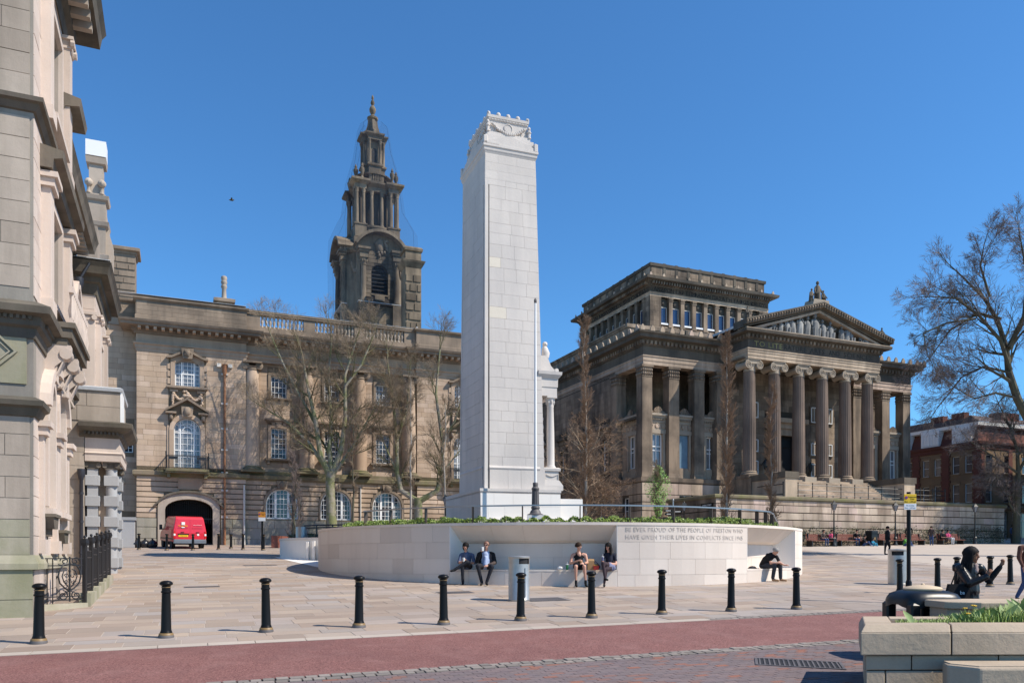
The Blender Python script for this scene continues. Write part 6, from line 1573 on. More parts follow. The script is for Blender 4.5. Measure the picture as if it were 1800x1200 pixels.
# ---- portico
PX0, PX1 = 8.13, 22.75; PC_ = (PX0+PX1)/2
colx = [8.85+i*(22.03-8.85)/5 for i in range(6)]
for i, x in enumerate(colx):
    m_ = MB(); m_.box(x-.72, x+.72, PR-.1, PR+1.5, 8.75, 9.0); m_.build('column_plinth', 'capital' if 0 < i < 5 else 'harris', HM)
    m_ = MB(); m_.lathe([(.72, 9.0), (.74, 9.1), (.66, 9.2), (.61, 9.22), (.64, 9.32), (.56, 9.4)], 24, x, PR+.72); m_.build('column_base', 'harris', HM)
    m_ = MB(); m_.fluted(.555, .47, 9.4, 17.75, 20, x, PR+.72); m_.build('fluted_shaft', 'column', HM)
    m_ = MB(); m_.lathe([(.48, 17.7), (.5, 17.78), (.47, 17.85), (.48, 18.1), (.58, 18.3)], 20, x, PR+.72); m_.build('capital_neck', 'capital', HM)
    m_ = MB(); m_.box(x-.62, x+.62, PR+.12, PR+1.32, 18.3, 18.45); m_.box(x-.68, x+.68, PR+.06, PR+1.38, 18.55, 18.66); m_.box(x-.5, x+.5, PR+.12, PR+1.3, 18.44, 18.56)
    for s in (-1, 1):
        for yy in (PR+.1, PR+1.34):
            sp = []
            for k in range(29):
                t = k/28; r = .36*(1-.86*t); a = PI/2-s*t*2.3*2*PI; sp.append((x+s*.56+r*math.cos(a), yy, 18.18+r*math.sin(a)))
            m_.tube(sp, [.062*(1-.4*k/28) for k in range(29)], 5)
            mo = m_.M; m_.M = Matrix.Translation((x+s*.56, yy+.06 if yy < PR+.5 else yy-.06, 18.18)) @ Matrix.Rotation(PI/2, 4, 'X'); m_.lathe([(.34, -.03), (.34, .03)], 16); m_.M = mo
        m_.tube([(x+s*.56, PR+.14, 18.18), (x+s*.56, PR+.7, 18.18), (x+s*.56, PR+1.3, 18.18)], [.33, .24, .33], 14)
    m_.build('ionic_volutes', 'capital', HM)
def port_ent(name, mat, prof): hrun(name, mat, prof, [(PX0, .3), (PX0, PR), (PX1, PR), (PX1, .3)])
port_ent('architrave', 'harris_light', [(-1.3, 18.66), (0, 18.66), (0, 18.92), (.04, 18.94), (.04, 19.2), (.08, 19.22), (.08, 19.38), (.14, 19.42), (.14, 19.5), (0, 19.52)])
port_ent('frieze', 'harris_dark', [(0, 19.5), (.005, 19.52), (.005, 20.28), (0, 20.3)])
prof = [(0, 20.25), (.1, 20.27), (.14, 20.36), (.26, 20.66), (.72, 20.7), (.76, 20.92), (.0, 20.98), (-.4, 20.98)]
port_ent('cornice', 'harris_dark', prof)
m_ = MB()
for i in range(37): x = PX0-.25+i*.41; m_.box(x, x+.2, PR-.32, PR-.08, 20.36, 20.6)
for i in range(8): y = PR+.1+i*.4; m_.box(PX0-.3, PX0-.08, y, y+.2, 20.36, 20.6)
m_.build('dentils', 'harris', HM)
m_ = MB(); m_.box(PX0-.7, PX1+.7, PR-.72, PR+.5, 20.93, 21.0); m_.build('cornice_shelf', 'harris_light', HM)
ap = 23.95; hw = (PX1-PX0)/2+.85
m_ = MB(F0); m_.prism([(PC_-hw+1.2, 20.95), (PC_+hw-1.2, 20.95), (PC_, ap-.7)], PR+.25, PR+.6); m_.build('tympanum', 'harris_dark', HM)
m_ = MB()
for s in (-1, 1):
    for d0, z0, z1 in ((-.4, -.62, -.42), (-.82, -.42, -.12), (-.9, -.12, .0)):
        m_.prism([(PC_+s*hw, 21.0+z0+.62), (PC_+s*hw, 21.0+z1+.62), (PC_, ap+z1), (PC_, ap+z0)], PR+d0, PR+.8)
m_.build('raking_cornice', 'harris_dark', HM)
m_ = MB()
for s in (-1, 1):
    for i in range(30):
        t = (i+.5)/30; x = PC_+s*hw*(1-t); z = 21.62+(ap-21.62)*t; m_.ball((x, PR-.86, z-.22), (.11, .08, .1), 6, 4)
m_.build('egg_moulding', 'harris', HM)
m_ = MB()
for s in (-1, 1): m_.prism([(PC_+s*(hw-.6), 21.0), (PC_+s*(hw-1.3), 21.0), (PC_, ap-.82), (PC_, ap-.62)], PR-.38, PR+.3)
m_.build('inner_moulding', 'harris_light', HM)
m_ = MB(); 
for s in (-1, 1): m_.prism([(PC_+s*hw, 21.4), (PC_, ap-.1), (PC_, ap-.35), (PC_+s*hw, 21.2)], PR+.8, 6)
m_.build('portico_roof', 'lead', HM)
# relief figures in the tympanum
rr = random.Random(12)
def relief_fig(x, h, seat=False, lean=0, big=1):
    m_ = MB(); y = PR-.02; z = 21.0; k = h
    body = [(x, y, z), (x+lean*.25*k, y-.05, z+.3*k), (x+lean*.5*k, y-.08, z+.58*k), (x+lean*.7*k, y-.06, z+.8*k)]
    m_.tube(body, [.19*k*big, .17*k*big, .16*k*big, .07*k], 8)
    m_.ball((x+lean*.8*k, y-.1, z+.92*k), (.085*k, .09*k, .11*k), 8, 6)
    for s in (-1, 1):
        sh = Vector((x+lean*.6*k+s*.13*k, y-.08, z+.74*k)); el = sh+Vector((s*rr.uniform(.0, .16)*k, -.08, -rr.uniform(.05, .25)*k)); ha = el+Vector((-s*rr.uniform(-.12, .18)*k, -.06, rr.uniform(-.15, .18)*k))
        m_.tube([sh, el, ha], [.055*k, .045*k, .03*k], 6)
        if seat: m_.tube([(x+s*.1*k, y-.1, z+.36*k), (x+s*.14*k+lean*.1, y-.32, z+.36*k), (x+s*.13*k, y-.3, z)], [.1*k, .09*k, .07*k], 7)
    for q in range(6):
        xx = x+(q-2.5)*.06*k*big; m_.tube([(xx+rr.uniform(-.05, .05), y-.14, z), (xx*1+rr.uniform(-.03, .03), y-.18, z+.3*k), (x+lean*.4*k+(q-2.5)*.045*k, y-.16, z+.6*k)], .026*k, 4)
    return m_.build('relief_figure', 'relief', HM)
def recline(x, L, s, h):
    m_ = MB(); y = PR-.02; z = 21.0
    m_.tube([(x-s*L*.5, y-.1, z+.1), (x-s*L*.15, y-.14, z+.16), (x+s*L*.2, y-.12, z+.26), (x+s*L*.38, y-.1, z+h*.7)], [.06, .12, .17, .1], 8); m_.ball((x+s*L*.42, y-.12, z+h*.88), (.1, .1, .13), 8, 6)
    m_.tube([(x+s*L*.36, y-.15, z+h*.6), (x+s*L*.55, y-.22, z+h*.35), (x+s*L*.6, y-.2, z+.05)], [.07, .06, .04], 6); m_.tube([(x-s*L*.1, y-.18, z+.1), (x-s*L*.3, y-.2, z+.3), (x-s*L*.5, y-.18, z+.05)], [.1, .08, .05], 6)
    return m_.build('relief_figure', 'relief', HM)
for dx, h, st, ln in ((0, 2.05, True, 0), (-.95, 1.75, False, .1), (-1.7, 1.72, False, .05), (-2.4, 1.5, False, -.1), (-3.1, 1.35, True, .1), (-3.75, 1.15, False, .12), (.95, 1.65, True, -.1), (1.7, 1.55, True, 0), (3.0, 1.35, False, 0), (3.6, 1.35, False, .08), (4.15, 1.05, True, -.1), (-4.5, .95, True, .2), (5.2, .75, True, -.1)):
    relief_fig(PC_-.3+dx, h, st, ln, 1.15)
recline(PC_-5.3, 1.0, 1, .62); recline(PC_-6.1, .9, 1, .42); recline(PC_+5.8, 1.0, -1, .55); recline(PC_+6.5, .8, -1, .36)
m_ = MB(); m_.box(PC_-2.2, PC_+1.4, PR-.35, PR+.2, 20.98, 21.1); m_.build('relief_ledge', 'harris_light', HM)
# statues on the gable
m_ = MB(); m_.prism([(PC_-1.0, ap-.45), (PC_+1.0, ap-.45), (PC_+.8, ap+.25), (PC_-.8, ap+.25)], PR-.6, PR+.5); m_.build('statue_base', 'capital', HM)
def statue(x, h, z, lean=0):
    m_ = MB(); y = PR-.1; m_.tube([(x, y, z), (x+lean*.3, y, z+h*.4), (x+lean*.6, y, z+h*.72), (x+lean*.7, y, z+h*.82)], [h*.17, h*.15, h*.14, h*.06], 8); m_.ball((x+lean*.75, y-.02, z+h*.92), (h*.075, h*.08, h*.1), 8, 6)
    for s in (-1, 1): m_.tube([(x+lean*.5+s*.1*h, y, z+h*.72), (x+s*.22*h+lean*.4, y-.1, z+h*.5), (x+s*.2*h, y-.2, z+h*.38)], [h*.05, h*.045, h*.03], 6)
    m_.tube([(x-.1*h, y-.15, z+h*.36), (x-.12*h, y-.34, z+h*.34), (x-.11*h, y-.32, z)], [h*.08, h*.07, h*.05], 6)
    m_.build('gable_statue', 'harris_dark', HM)
statue(PC_, 1.75, ap+.2); statue(PC_-.72, 1.15, ap+.1, .1); statue(PC_+.7, 1.15, ap+.1, -.1); statue(PC_-hw+.7, 1.0, 21.9); statue(PC_+hw-.7, 1.0, 21.75)
# portico back wall, doorway, antae
dr = (PC_-1.3, PC_+1.3, ZL, 13.2, 0)
m_ = MB(facm(0, .9)); wall_panel(m_, 7.6, 23.4, ZL, 19, 0, [dr], .5); m_.build('portico_wall', 'harris_joint', HM)
HB.append((facm(0, .9), 'harris', ashlar(7.6, 23.4, ZL+.1, 18.6, 0, .55, 1.5, [(dr[0]-.9, dr[1]+.9, ZL, 15.2, 0)])))
m_ = MB(facm(0, .9)); m_.box(dr[0]-.55, dr[0], -.25, 0, ZL, 13.2); m_.box(dr[1], dr[1]+.55, -.25, 0, ZL, 13.2); m_.box(dr[0]-.55, dr[1]+.55, -.25, 0, 13.2, 13.8); m_.box(dr[0]-1.0, dr[1]+1.0, -.7, 0, 14.3, 14.7); m_.box(dr[0]-.8, dr[1]+.8, -.4, 0, 13.8, 14.3)
for s in (dr[0]-.28, dr[1]+.28):
    for k in range(11): m_.ball((s, -.27, 9.2+k*.4), (.09, .05, .09), 6, 4)
m_.build('doorcase', 'harris_light', HM)
m_ = MB(facm(0, 1.3)); m_.box(dr[0], dr[1], 0, .05, ZL, 13.2); m_.build('museum_door', 'darkroom', HM)
m_ = MB(facm(0, 1.2)); m_.box(dr[0]+.2, dr[1]-.2, 0, .05, 12.2, 12.9); m_.build('door_sign', 'black', HM)
for x in (PC_+3.4, PC_-3.4, PC_+5.2):
    for z0, z1 in ((9.6, 10.8), (11.6, 12.7), (14.6, 16.0)):
        m_ = MB(facm(0, .9)); m_.box(x-.5, x+.5, -.14, 0, z0-.1, z1+.1); m_.build('blind_panel', 'harris', HM); sash(HM, facm(0, .74), x-.36, x+.36, z0, z1, 0, 2, 1, glass='glass')
for x in (7.75, 23.2): pier(x-.5, x+.5, -.15, .95, 'anta')
m_ = MB(); m_.box(PX0-.3, PX1+.3, PR+.3, 1, 18.7, 18.8); m_.build('portico_ceiling', 'harris_dark', HM)
for x in (PC_-2.6, PC_+2.6):
    m_ = MB(); m_.lathe([(.03, 9.9), (.12, 10.1), (.2, 10.5), (.1, 10.7), (.02, 10.9)], 6, x, .35); m_.tube([(x, .85, 10.4), (x, .35, 10.9)], .03, 4); m_.build('door_lantern', 'lampiron', HM)
# steps and flanking blocks
nst = 13
stp = None
for i in range(nst):
    z1 = 8.72-i*.155; y0 = PR-.3-(i+1)*.3
    m_ = MB(); m_.box(9.5, 20.95, y0, PR, z1-.155-(0 if i < nst-1 else .8), z1); m_.build('stair_step', 'harris_light', HM)
for x0, x1 in ((8.3, 9.5), (20.95, 22.2)):
    m_ = MB(); m_.box(x0, x1, -7.3, PR-.1, 5.5, 8.4); m_.build('stair_flank', 'harris_light', HM)
    m_ = MB(); m_.box(x0-.08, x1+.08, -7.38, PR-.1, 8.4, 8.9); m_.build('flank_cap', 'harris_dark', HM)
for x in colx[1:5]: m_ = MB(); m_.box(x-.62, x+.62, PR-.75, PR-.1, 8.25, 9.0); m_.build('pedestal_block', 'capital', HM)
# ---- attic and square lantern storey
LX0, LX1, LY0, LY1 = 5.25, 18.8, 6.9, 20.6
ox, oy = (12.7-10.8), (73.3-65.5); a_ = (math.cos(PHI), math.sin(PHI))
lx = ox*a_[0]+oy*a_[1]; ly = -ox*a_[1]+oy*a_[0]
LX0, LY0 = lx, ly; LX1, LY1 = lx+13.6, ly+13.75
m_ = MB(); m_.box(.9, XE_-.9, 4.3, YB, 20.6, 20.8); m_.build('roof', 'lead', HM)
m_ = MB(); m_.box(.7, XE_-.9, 3.6, YB-3, 20.6, 22.3); m_.run([(0, 22.1), (.1, 22.15), (.12, 22.45), (-.3, 22.5), (-.5, 22.5)], [(.7, YB-3), (.7, 3.6), (XE_-.9, 3.6), (XE_-.9, YB-3)]); m_.box(.5, XE_-1, 3.9, YB-4, 22.3, 22.45); m_.build('attic_base', 'harris', HM)
HB.append((facm(0, 3.6), 'harris', ashlar(.7, 15, 20.8, 22.05, 0, .6, 1.4)))
m_ = MB()
for i in range(7): m_.box(1.5+i*2.55, 1.75+i*2.55, 3.42, 3.6, 20.8, 22.5)
m_.build('attic_strip', 'harris_dark', HM)
m_ = MB(); m_.box(LX0+.45, LX1-.45, LY0+.45, LY1-.45, 22.3, 29.3); m_.build('lantern_core', 'harris_joint', HM)
lwx = [LX0+1.55+i*(13.6-3.1)/8.0 for i in range(9)]
for fm, base, vis in ((facm(0, LY0), LX0, True), (facm(LX0, 0, 'L'), -LY1, True)):
    m_ = MB(fm); x0, x1 = base, base+13.65
    m_.box(x0, x1, 0, .5, 22.4, 23.6); m_.box(x0, x0+1.0, 0, .5, 23.6, 26.4); m_.box(x1-1.0, x1, 0, .5, 23.6, 26.4); m_.box(x0, x1, 0, .5, 26.3, 27.2); m_.build('lantern_wall', 'harris', HM)
    HB.append((fm, 'harris', ashlar(x0, x1, 22.5, 23.55, 0, .5, 1.3)+ashlar(x0, x0+1.0, 23.6, 26.3, 0, .45, .8)+ashlar(x1-1.0, x1, 23.6, 26.3, 0, .45, .8)))
    for i in range(9):
        c = x0+1.6+i*(13.65-3.2)/8
        p = 10.45/8
        if i == 0:
            q = MB(fm); q.box(x0+.95, x0+1.2, -.02, .4, 23.6, 26.3); q.build('lantern_pilaster', 'harris', HM)
        q = MB(fm); xx = c+p/2; q.box(xx-.2, xx+.2, -.04, .42, 23.6, 25.95); q.box(xx-.24, xx+.24, -.08, .4, 25.95, 26.05); q.box(xx-.28, xx+.28, -.12, .4, 26.2, 26.32); q.box(xx-.2, xx+.2, -.06, .4, 26.05, 26.2)
        for s in (-.14, 0, .14): q.ball((xx+s, -.08, 26.12), (.07, .05, .1), 6, 4)
        q.box(xx-.26, xx+.26, -.08, .4, 23.55, 23.75); q.build('lantern_pilaster', 'harris', HM)
        q = MB(fm); q.box(c-.45, c+.45, .3, .34, 25.45, 26.3); q.ball((c, .26, 25.85), (.2, .06, .2), 8, 5); q.build('wreath_panel', 'harris_dark', HM)
        w = sash(HM, fm, c-.38, c+.38, 23.95, 25.45, .28, 1, 1, fr=.05, glass='glass_blue', frame='offwhite')
        q = MB(fm); q.box(c-.42, c+.42, .02, .4, 23.78, 23.93); q.build('white_sill', 'white', HM)
sq = [(LX0, LY0), (LX1, LY0), (LX1, LY1), (LX0, LY1)]
m_ = MB(); m_.run([(-.4, 26.3), (.02, 26.3), (.02, 26.55), (.06, 26.58), (.08, 26.66), (0, 26.68), (0, 27.2)], sq, True); m_.build('lantern_architrave', 'harris_light', HM)
m_ = MB(); m_.run([(0, 27.15), (.08, 27.2), (.12, 27.35), (.4, 27.6), (.75, 27.65), (.8, 27.88), (-.2, 27.98), (-.4, 27.98)], sq, True)
m_.build('lantern_cornice', 'harris_dark', HM)
m_ = MB()
for i in range(48): x = LX0+.05+i*.284; m_.box(x, x+.13, LY0-.5, LY0-.1, 27.3, 27.55)
for i in range(48): y = LY0+.05+i*.284; m_.box(LX0-.5, LX0-.1, y, y+.13, 27.3, 27.55)
m_.build('dentils', 'harris', HM)
m_ = MB(); m_.box(LX0+.25, LX1-.25, LY0+.25, LY1-.25, 27.9, 29.35); sq2 = [(LX0+.25, LY0+.25), (LX1-.25, LY0+.25), (LX1-.25, LY1-.25), (LX0+.25, LY1-.25)]
m_.run([(0, 29.1), (.12, 29.15), (.14, 29.42), (-.4, 29.45)], sq2, True); m_.build('lantern_parapet', 'harris_dark', HM)
HB.append((facm(0, LY0+.25), 'harris', ashlar(LX0+.3, LX1-.3, 28.0, 29.1, 0, .55, 1.35, proud=.03))); HB.append((facm(LX0+.25, 0, 'L'), 'harris', ashlar(-LY1+.3, -LY0-.3, 28.0, 29.1, 0, .55, 1.35, proud=.03)))
for i in range(9):
    m_ = MB(); x = LX0+1.7+i*1.34; m_.box(x-.14, x+.14, LY0+.17, LY0+.5, 28.4, 29.5); m_.build('parapet_strip', 'harris_dark', HM)
    m_ = MB(); y = LY0+1.7+i*1.34; m_.box(LX0+.17, LX0+.5, y-.14, y+.14, 28.4, 29.5); m_.build('parapet_strip', 'harris_dark', HM)
for i in range(11): antefix(LX0-.3+i*1.4, LY0-.62, 27.95, 0, .5)
for i in range(11): antefix(LX0-.62, LY0+i*1.36, 27.95, -PI/2, .5)
M['cut'] = mat_flat('dark_cut_letters', C4(.025, .022, .02), .9)
M['giltletter'] = mat_flat('tarnished_gilt_letters', C4(.30, .22, .07), .45, metal=.4, var=.9, nscale=.5)
M['giltdark'] = mat_flat('blackened_letters', C4(.035, .03, .022), .7)
put_text(HM, 'frieze_lettering', 'TO LITE', .62, facm(0, PR-.006), 8.75, -.012, 19.9, 'giltletter', .02, 1.1, 'LEFT', width=2.95)
for wd, x, w_ in (('RATURE', 11.85, 2.4), ('ARTS', 14.72, 1.6), ('AND', 16.82, 1.2), ('SCIENCES', 18.5, 3.25)): put_text(HM, 'frieze_lettering', wd, .62, facm(0, PR-.006), x, -.012, 19.9, 'giltdark', .02, 1.1, 'LEFT', width=w_)
put_text(HM, 'lantern_lettering', 'ΑΝΔΡΩΝ ΓΑΡ ΕΠΙΦΑΝΩΝ ΠΑΣΑ ΓΗ ΤΑΦΟΣ ΚΑΙ ΟΥ', .5, facm(0, LY0), (LX0+LX1)/2, -.014, 26.93, 'cut', .02, width=12.8)
put_text(HM, 'lantern_lettering', 'ΣΤΗΛΩΝ ΜΟΝΟΝ ΕΝ ΤΗΙ ΟΙΚΕΙΑΙ', .5, facm(LX0, 0, 'L'), -(LY0+LY1)/2, -.014, 26.93, 'cut', .02, width=12.8)
lay_blocks(HM, 'stone', HB, 270)
# ------------------------------------------------------------------ terrace wall in front of the museum
TR = thing('terrace_wall', 'long rusticated retaining wall of pinkish stone below the museum steps', 'wall', (15.1, 59.1, 0), PHI)
TL = 31.3
m_ = MB(); m_.box(0.02, TL-.02, .02, 6.2, 1.5, 6.6); m_.build('core', 'harris_joint', TR)
tb = []
zc = [2.3, 3.05, 3.75, 4.35, 5.0, 5.7, 6.3, 6.62]
cs = [(4.2-.02, 4.7), (4.76, 5.3), (5.36, 5.9), (5.96, 6.4)]
cs = [(2.6, 3.35), (3.41, 3.9), (3.96, 4.47), (4.53, 5.05), (5.11, 5.62), (5.68, 6.18), (6.22, 6.58)]
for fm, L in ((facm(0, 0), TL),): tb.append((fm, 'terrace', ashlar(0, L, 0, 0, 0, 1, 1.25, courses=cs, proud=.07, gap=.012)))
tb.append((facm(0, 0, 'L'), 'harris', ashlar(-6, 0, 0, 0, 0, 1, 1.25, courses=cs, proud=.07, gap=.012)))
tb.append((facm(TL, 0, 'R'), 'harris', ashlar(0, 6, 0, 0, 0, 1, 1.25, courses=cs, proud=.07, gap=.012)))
lay_blocks(TR, 'stone', tb, 170)
m_ = MB(); m_.run([(-.3, 6.58), (.12, 6.58), (.2, 6.66), (.2, 6.82), (.1, 6.9), (-.6, 6.92)], [(0, 6.2), (0, 0), (TL, 0), (TL, 6.2)]); m_.build('coping', 'mossy', TR)
m_ = MB(); m_.box(.3, TL-.3, .3, 6.4, 6.5, 6.75); m_.build('terrace_floor', 'flag', TR)
put_text(TR, 'street_plate_lettering', 'HARRIS STREET', .16, facm(0, 0, 'L'), -.9, -.115, 6.1, 'white', .006)
m_ = MB(facm(0, 0, 'L')); m_.box(-1.65, -.15, -.11, -.06, 5.95, 6.25); m_.build('street_plate', 'black', TR)
RT = thing('terrace_railing', 'thin black iron railing along the terrace below the museum steps', 'railing', (15.1, 59.1, 0), PHI)
for z in (7.15, 7.5, 7.92):
    m_ = MB(); m_.tube([(6.8, .5, z), (24.6, .5, z)], .03, 5); m_.build('rail_bar', 'iron', RT)
m_ = MB(); m_.tube([(6.8, .5, 7.92), (6.8, 3.5, 7.92)], .03, 5); m_.tube([(6.8, .5, 7.15), (6.8, 3.5, 7.15)], .03, 5); m_.build('rail_bar', 'iron', RT)
post = None
for i in range(13):
    if post is None:
        q = MB(); q.tube([(0, 0, 6.75), (0, 0, 8.0)], .04, 6); q.ball((0, 0, 8.05), .065, 6, 4); post = q.build('post', 'iron', RT); post.location = (6.8, .5, 0)
    else: o = post.copy(); COL.objects.link(o); o.location = (6.8+i*1.48, .5, 0)
# ------------------------------------------------------------------ red and buff brick corner building at the far right
BB = thing('brick_building', 'red and buff brick corner building with white dormers and a tiled roof, far right', 'building', (49.8, 85, 0), PHI)
BM_ = facm(0, 0, 'L'); BF = facm(0, 0); zt = 14.6; LN = 22.0
ws_ = []
for k in range(4):
    for c in (1.2, 2.7):
        a = -k*3.8-c
        for z0, z1 in ((11.35, 13.25), (8.15, 10.2), (4.6, 6.8)): ws_.append((a-.43, a+.43, z0, z1, 0))
m_ = MB(BM_); wall_panel(m_, -LN, 0, 3, zt, 0, ws_, .3); m_.build('street_wall', 'buff', BB)
ff = [(1.1+k*2.9, 2.15+k*2.9, z0, z1, 0) for k in range(6) for z0, z1 in ((11.35, 13.25), (8.15, 10.2))]
shop = [(.9+k*4.4, 4.6+k*4.4, 4.3, 7.1, .0) for k in range(4)]
m_ = MB(BF); wall_panel(m_, 0, 24, 3, zt, 0, ff+shop, .3); m_.build('front_wall', 'buff', BB)
for o in ws_+[None]+ff:
    if o is None: fm = BF; continue
    if o is ws_[0]: fm = BM_
    sash(BB, fm, *o[:4], .15, 1, 2, fr=.06); m_ = MB(fm); m_.box(o[0]-.1, o[1]+.1, -.08, 0, o[2]-.15, o[2]); m_.box(o[0]-.12, o[1]+.12, -.05, 0, o[3], o[3]+.25); m_.build('lintel_and_sill', 'buff', BB)
for o in shop:
    sash(BB, BF, *o[:4], .2, 4, 1, fr=.08, trans=(.7,), glass='glass_pale', frame='offwhite')
for k in range(6):
    a = -.1-k*3.84; m_ = MB(BM_); m_.box(a-.42, a+.42, -.1, 0, 3, 13.9)
    for i in range(22): s = .1 if i % 2 else 0; m_.box(a-.5-s, a-.42, -.09, 0, 3.2+i*.48, 3.5+i*.48); m_.box(a+.42, a+.5+s, -.09, 0, 3.2+i*.48, 3.5+i*.48)
    m_.build('brick_pilaster', 'brick', BB)
for k in range(6): m_ = MB(BF); m_.box(.2+k*4.4, .8+k*4.4, -.1, 0, 7.6, 13.9); m_.build('brick_pilaster', 'brick', BB)
pth = [(0, LN), (0, 0), (24, 0)]
def brun(name, mat, prof): m_ = MB(); m_.run(prof, pth); m_.build(name, mat, BB)
brun('cornice', 'brick', [(0, 13.8), (.1, 13.85), (.15, 14.2), (.35, 14.35), (.4, 14.6), (0, 14.7)])
brun('shop_cornice', 'buff', [(0, 7.3), (.15, 7.35), (.2, 7.65), (0, 7.75)])
m_ = MB(); m_.add([(.1, LN, zt), (.1, .1, zt), (24, .1, zt), (.8, LN, 16.5), (.8, .8, 16.5), (24, .8, 16.5)], [(0, 3, 4, 1), (1, 4, 5, 2)]); m_.build('mansard', 'brick', BB)
m_ = MB(); m_.run([(-.5, 16.3), (.35, 16.4), (.4, 16.75), (-.4, 16.8)], [(.5, LN), (.5, .5), (24, .5)]); m_.build('white_fascia', 'white', BB)
m_ = MB(); m_.add([(.1, LN, 16.78), (.1, .1, 16.78), (24, .1, 16.78), (4.2, LN, 18.3), (4.2, 4, 18.3), (24, 4, 18.3)], [(0, 3, 4, 1), (1, 4, 5, 2)]); m_.build('tiled_roof', 'slate', BB)
m_ = MB(BM_)
rows = []
for k in range(14):
    t = k/14; rows.append((t*4.1+.1-.03, 16.78+t*1.55))
for d, z in rows:
    m_.box(-LN+0, -d, d-.02, d+.28, z-.0, z+.06)
m_.build('roof_tile_courses', 'slate', BB)
for a in (-1.9, -5.85, -9.7, -13.5):
    m_ = MB(BM_); m_.box(a-1.25, a+1.1, -.05, 1.4, 14.55, 16.45); m_.build('dormer', 'white', BB)
    for s in (-.58, .58): sash(BB, BM_, a+s-.45, a+s+.45, 14.85, 16.1, -.07, 2, 2, fr=.06)
for a in (-4.5, -7.2):
    m_ = MB(BM_); m_.box(a-.8, a+.8, 2.6, 3.4, 17.2, 18.5); m_.build('chimney', 'brick', BB)
m_ = MB(); m_.box(7, 10, 2.5, 4, 16.8, 18.6); m_.build('gable', 'brick', BB)
m_ = MB(BM_); m_.tube([(-9.4, -.12, 4), (-9.4, -.12, 14)], .06, 6); m_.build('downpipe', 'offwhite', BB)
# civic building just outside the frame whose shadow falls across the terrace wall
CB = thing('civic_building', 'tall plain stone block standing right of the square, outside the view', 'building', (15.1, 59.1, 0), PHI)
m_ = MB(); m_.box(36.8, 62, -10.2, 1.2, 1, 26.6); m_.build('wall', 'town', CB)
m_ = MB(); m_.box(36.6, 62.2, -10.4, 1.4, 26.6, 27); m_.build('roof_edge', 'ledge', CB)
m_ = MB(facm(36.8, 0, 'L'))
for i in range(4):
    for j in range(5): m_.box(-.3+i*2.6, 1.1+i*2.6, -.03, .0, 5+j*3.4, 7+j*3.4)
m_.build('window', 'glass', CB)
# ------------------------------------------------------------------ lamp posts
def make_lamp(h=3.6):
    t = thing('street_lamp', 'x', 'street lamp')
    m_ = MB(); m_.lathe([(.19, -.05), (.2, .15), (.15, .22), (.13, .6), (.15, .66), (.09, .75)], 12); m_.build('lamp_base', 'lampiron', t)
    m_ = MB(); m_.lathe([(.085, .7), (.06, h*.4), (.075, h*.42), (.055, h*.45), (.045, h-.75), (.07, h-.72), (.05, h-.68)], 10); m_.tube([(-.3, 0, h-.95), (.3, 0, h-.95)], .018, 5); m_.build('column', 'lampiron', t)
    m_ = MB()
    for i in range(4):
        a = PI/4+i*PI/2; m_.tube([(.10*math.cos(a), .10*math.sin(a), h-.66), (.25*math.cos(a), .25*math.sin(a), h-.2)], .014, 4)
    m_.frustum((-.2, .2, -.2, .2, h-.2), (-.06, .06, -.06, .06, h)); m_.lathe([(.06, h), (.05, h+.06), (.02, h+.1), (0, h+.18)], 8); m_.build('lantern_frame', 'lampiron', t)
    m_ = MB(); m_.frustum((-.065, .065, -.065, .065, h-.66), (-.165, .165, -.165, .165, h-.21)); m_.build('glass', 'glass_pale', t)
    return t
lp = None
for x, y, h, lab in ((-14.6, 53, 3.55, 'black lantern street lamp before the leftmost arched window of the court house'), (-4.5, 54, 3.55, 'black lantern street lamp just left of the memorial pillar base'),
                     (24.9, 61.6, 3.45, 'black lantern street lamp beside the right end of the memorial wall'), (30.9, 64.2, 3.45, 'black lantern street lamp between the two runs of benches'),
                     (39.3, 67.6, 3.45, 'black lantern street lamp in the deep shadow at the terrace end'), (13.0, 60.2, 3.3, 'black lantern street lamp in front of the dark terrace side wall')):
    if lp is None: o = lp = make_lamp()
    else: o = copy_tree(lp)
    o.location = (x, y, gz(x, y)); tag(o, lab, 'street lamp', 'black lantern street lamps')
    k = h/3.6; o.scale = (1, 1, k)
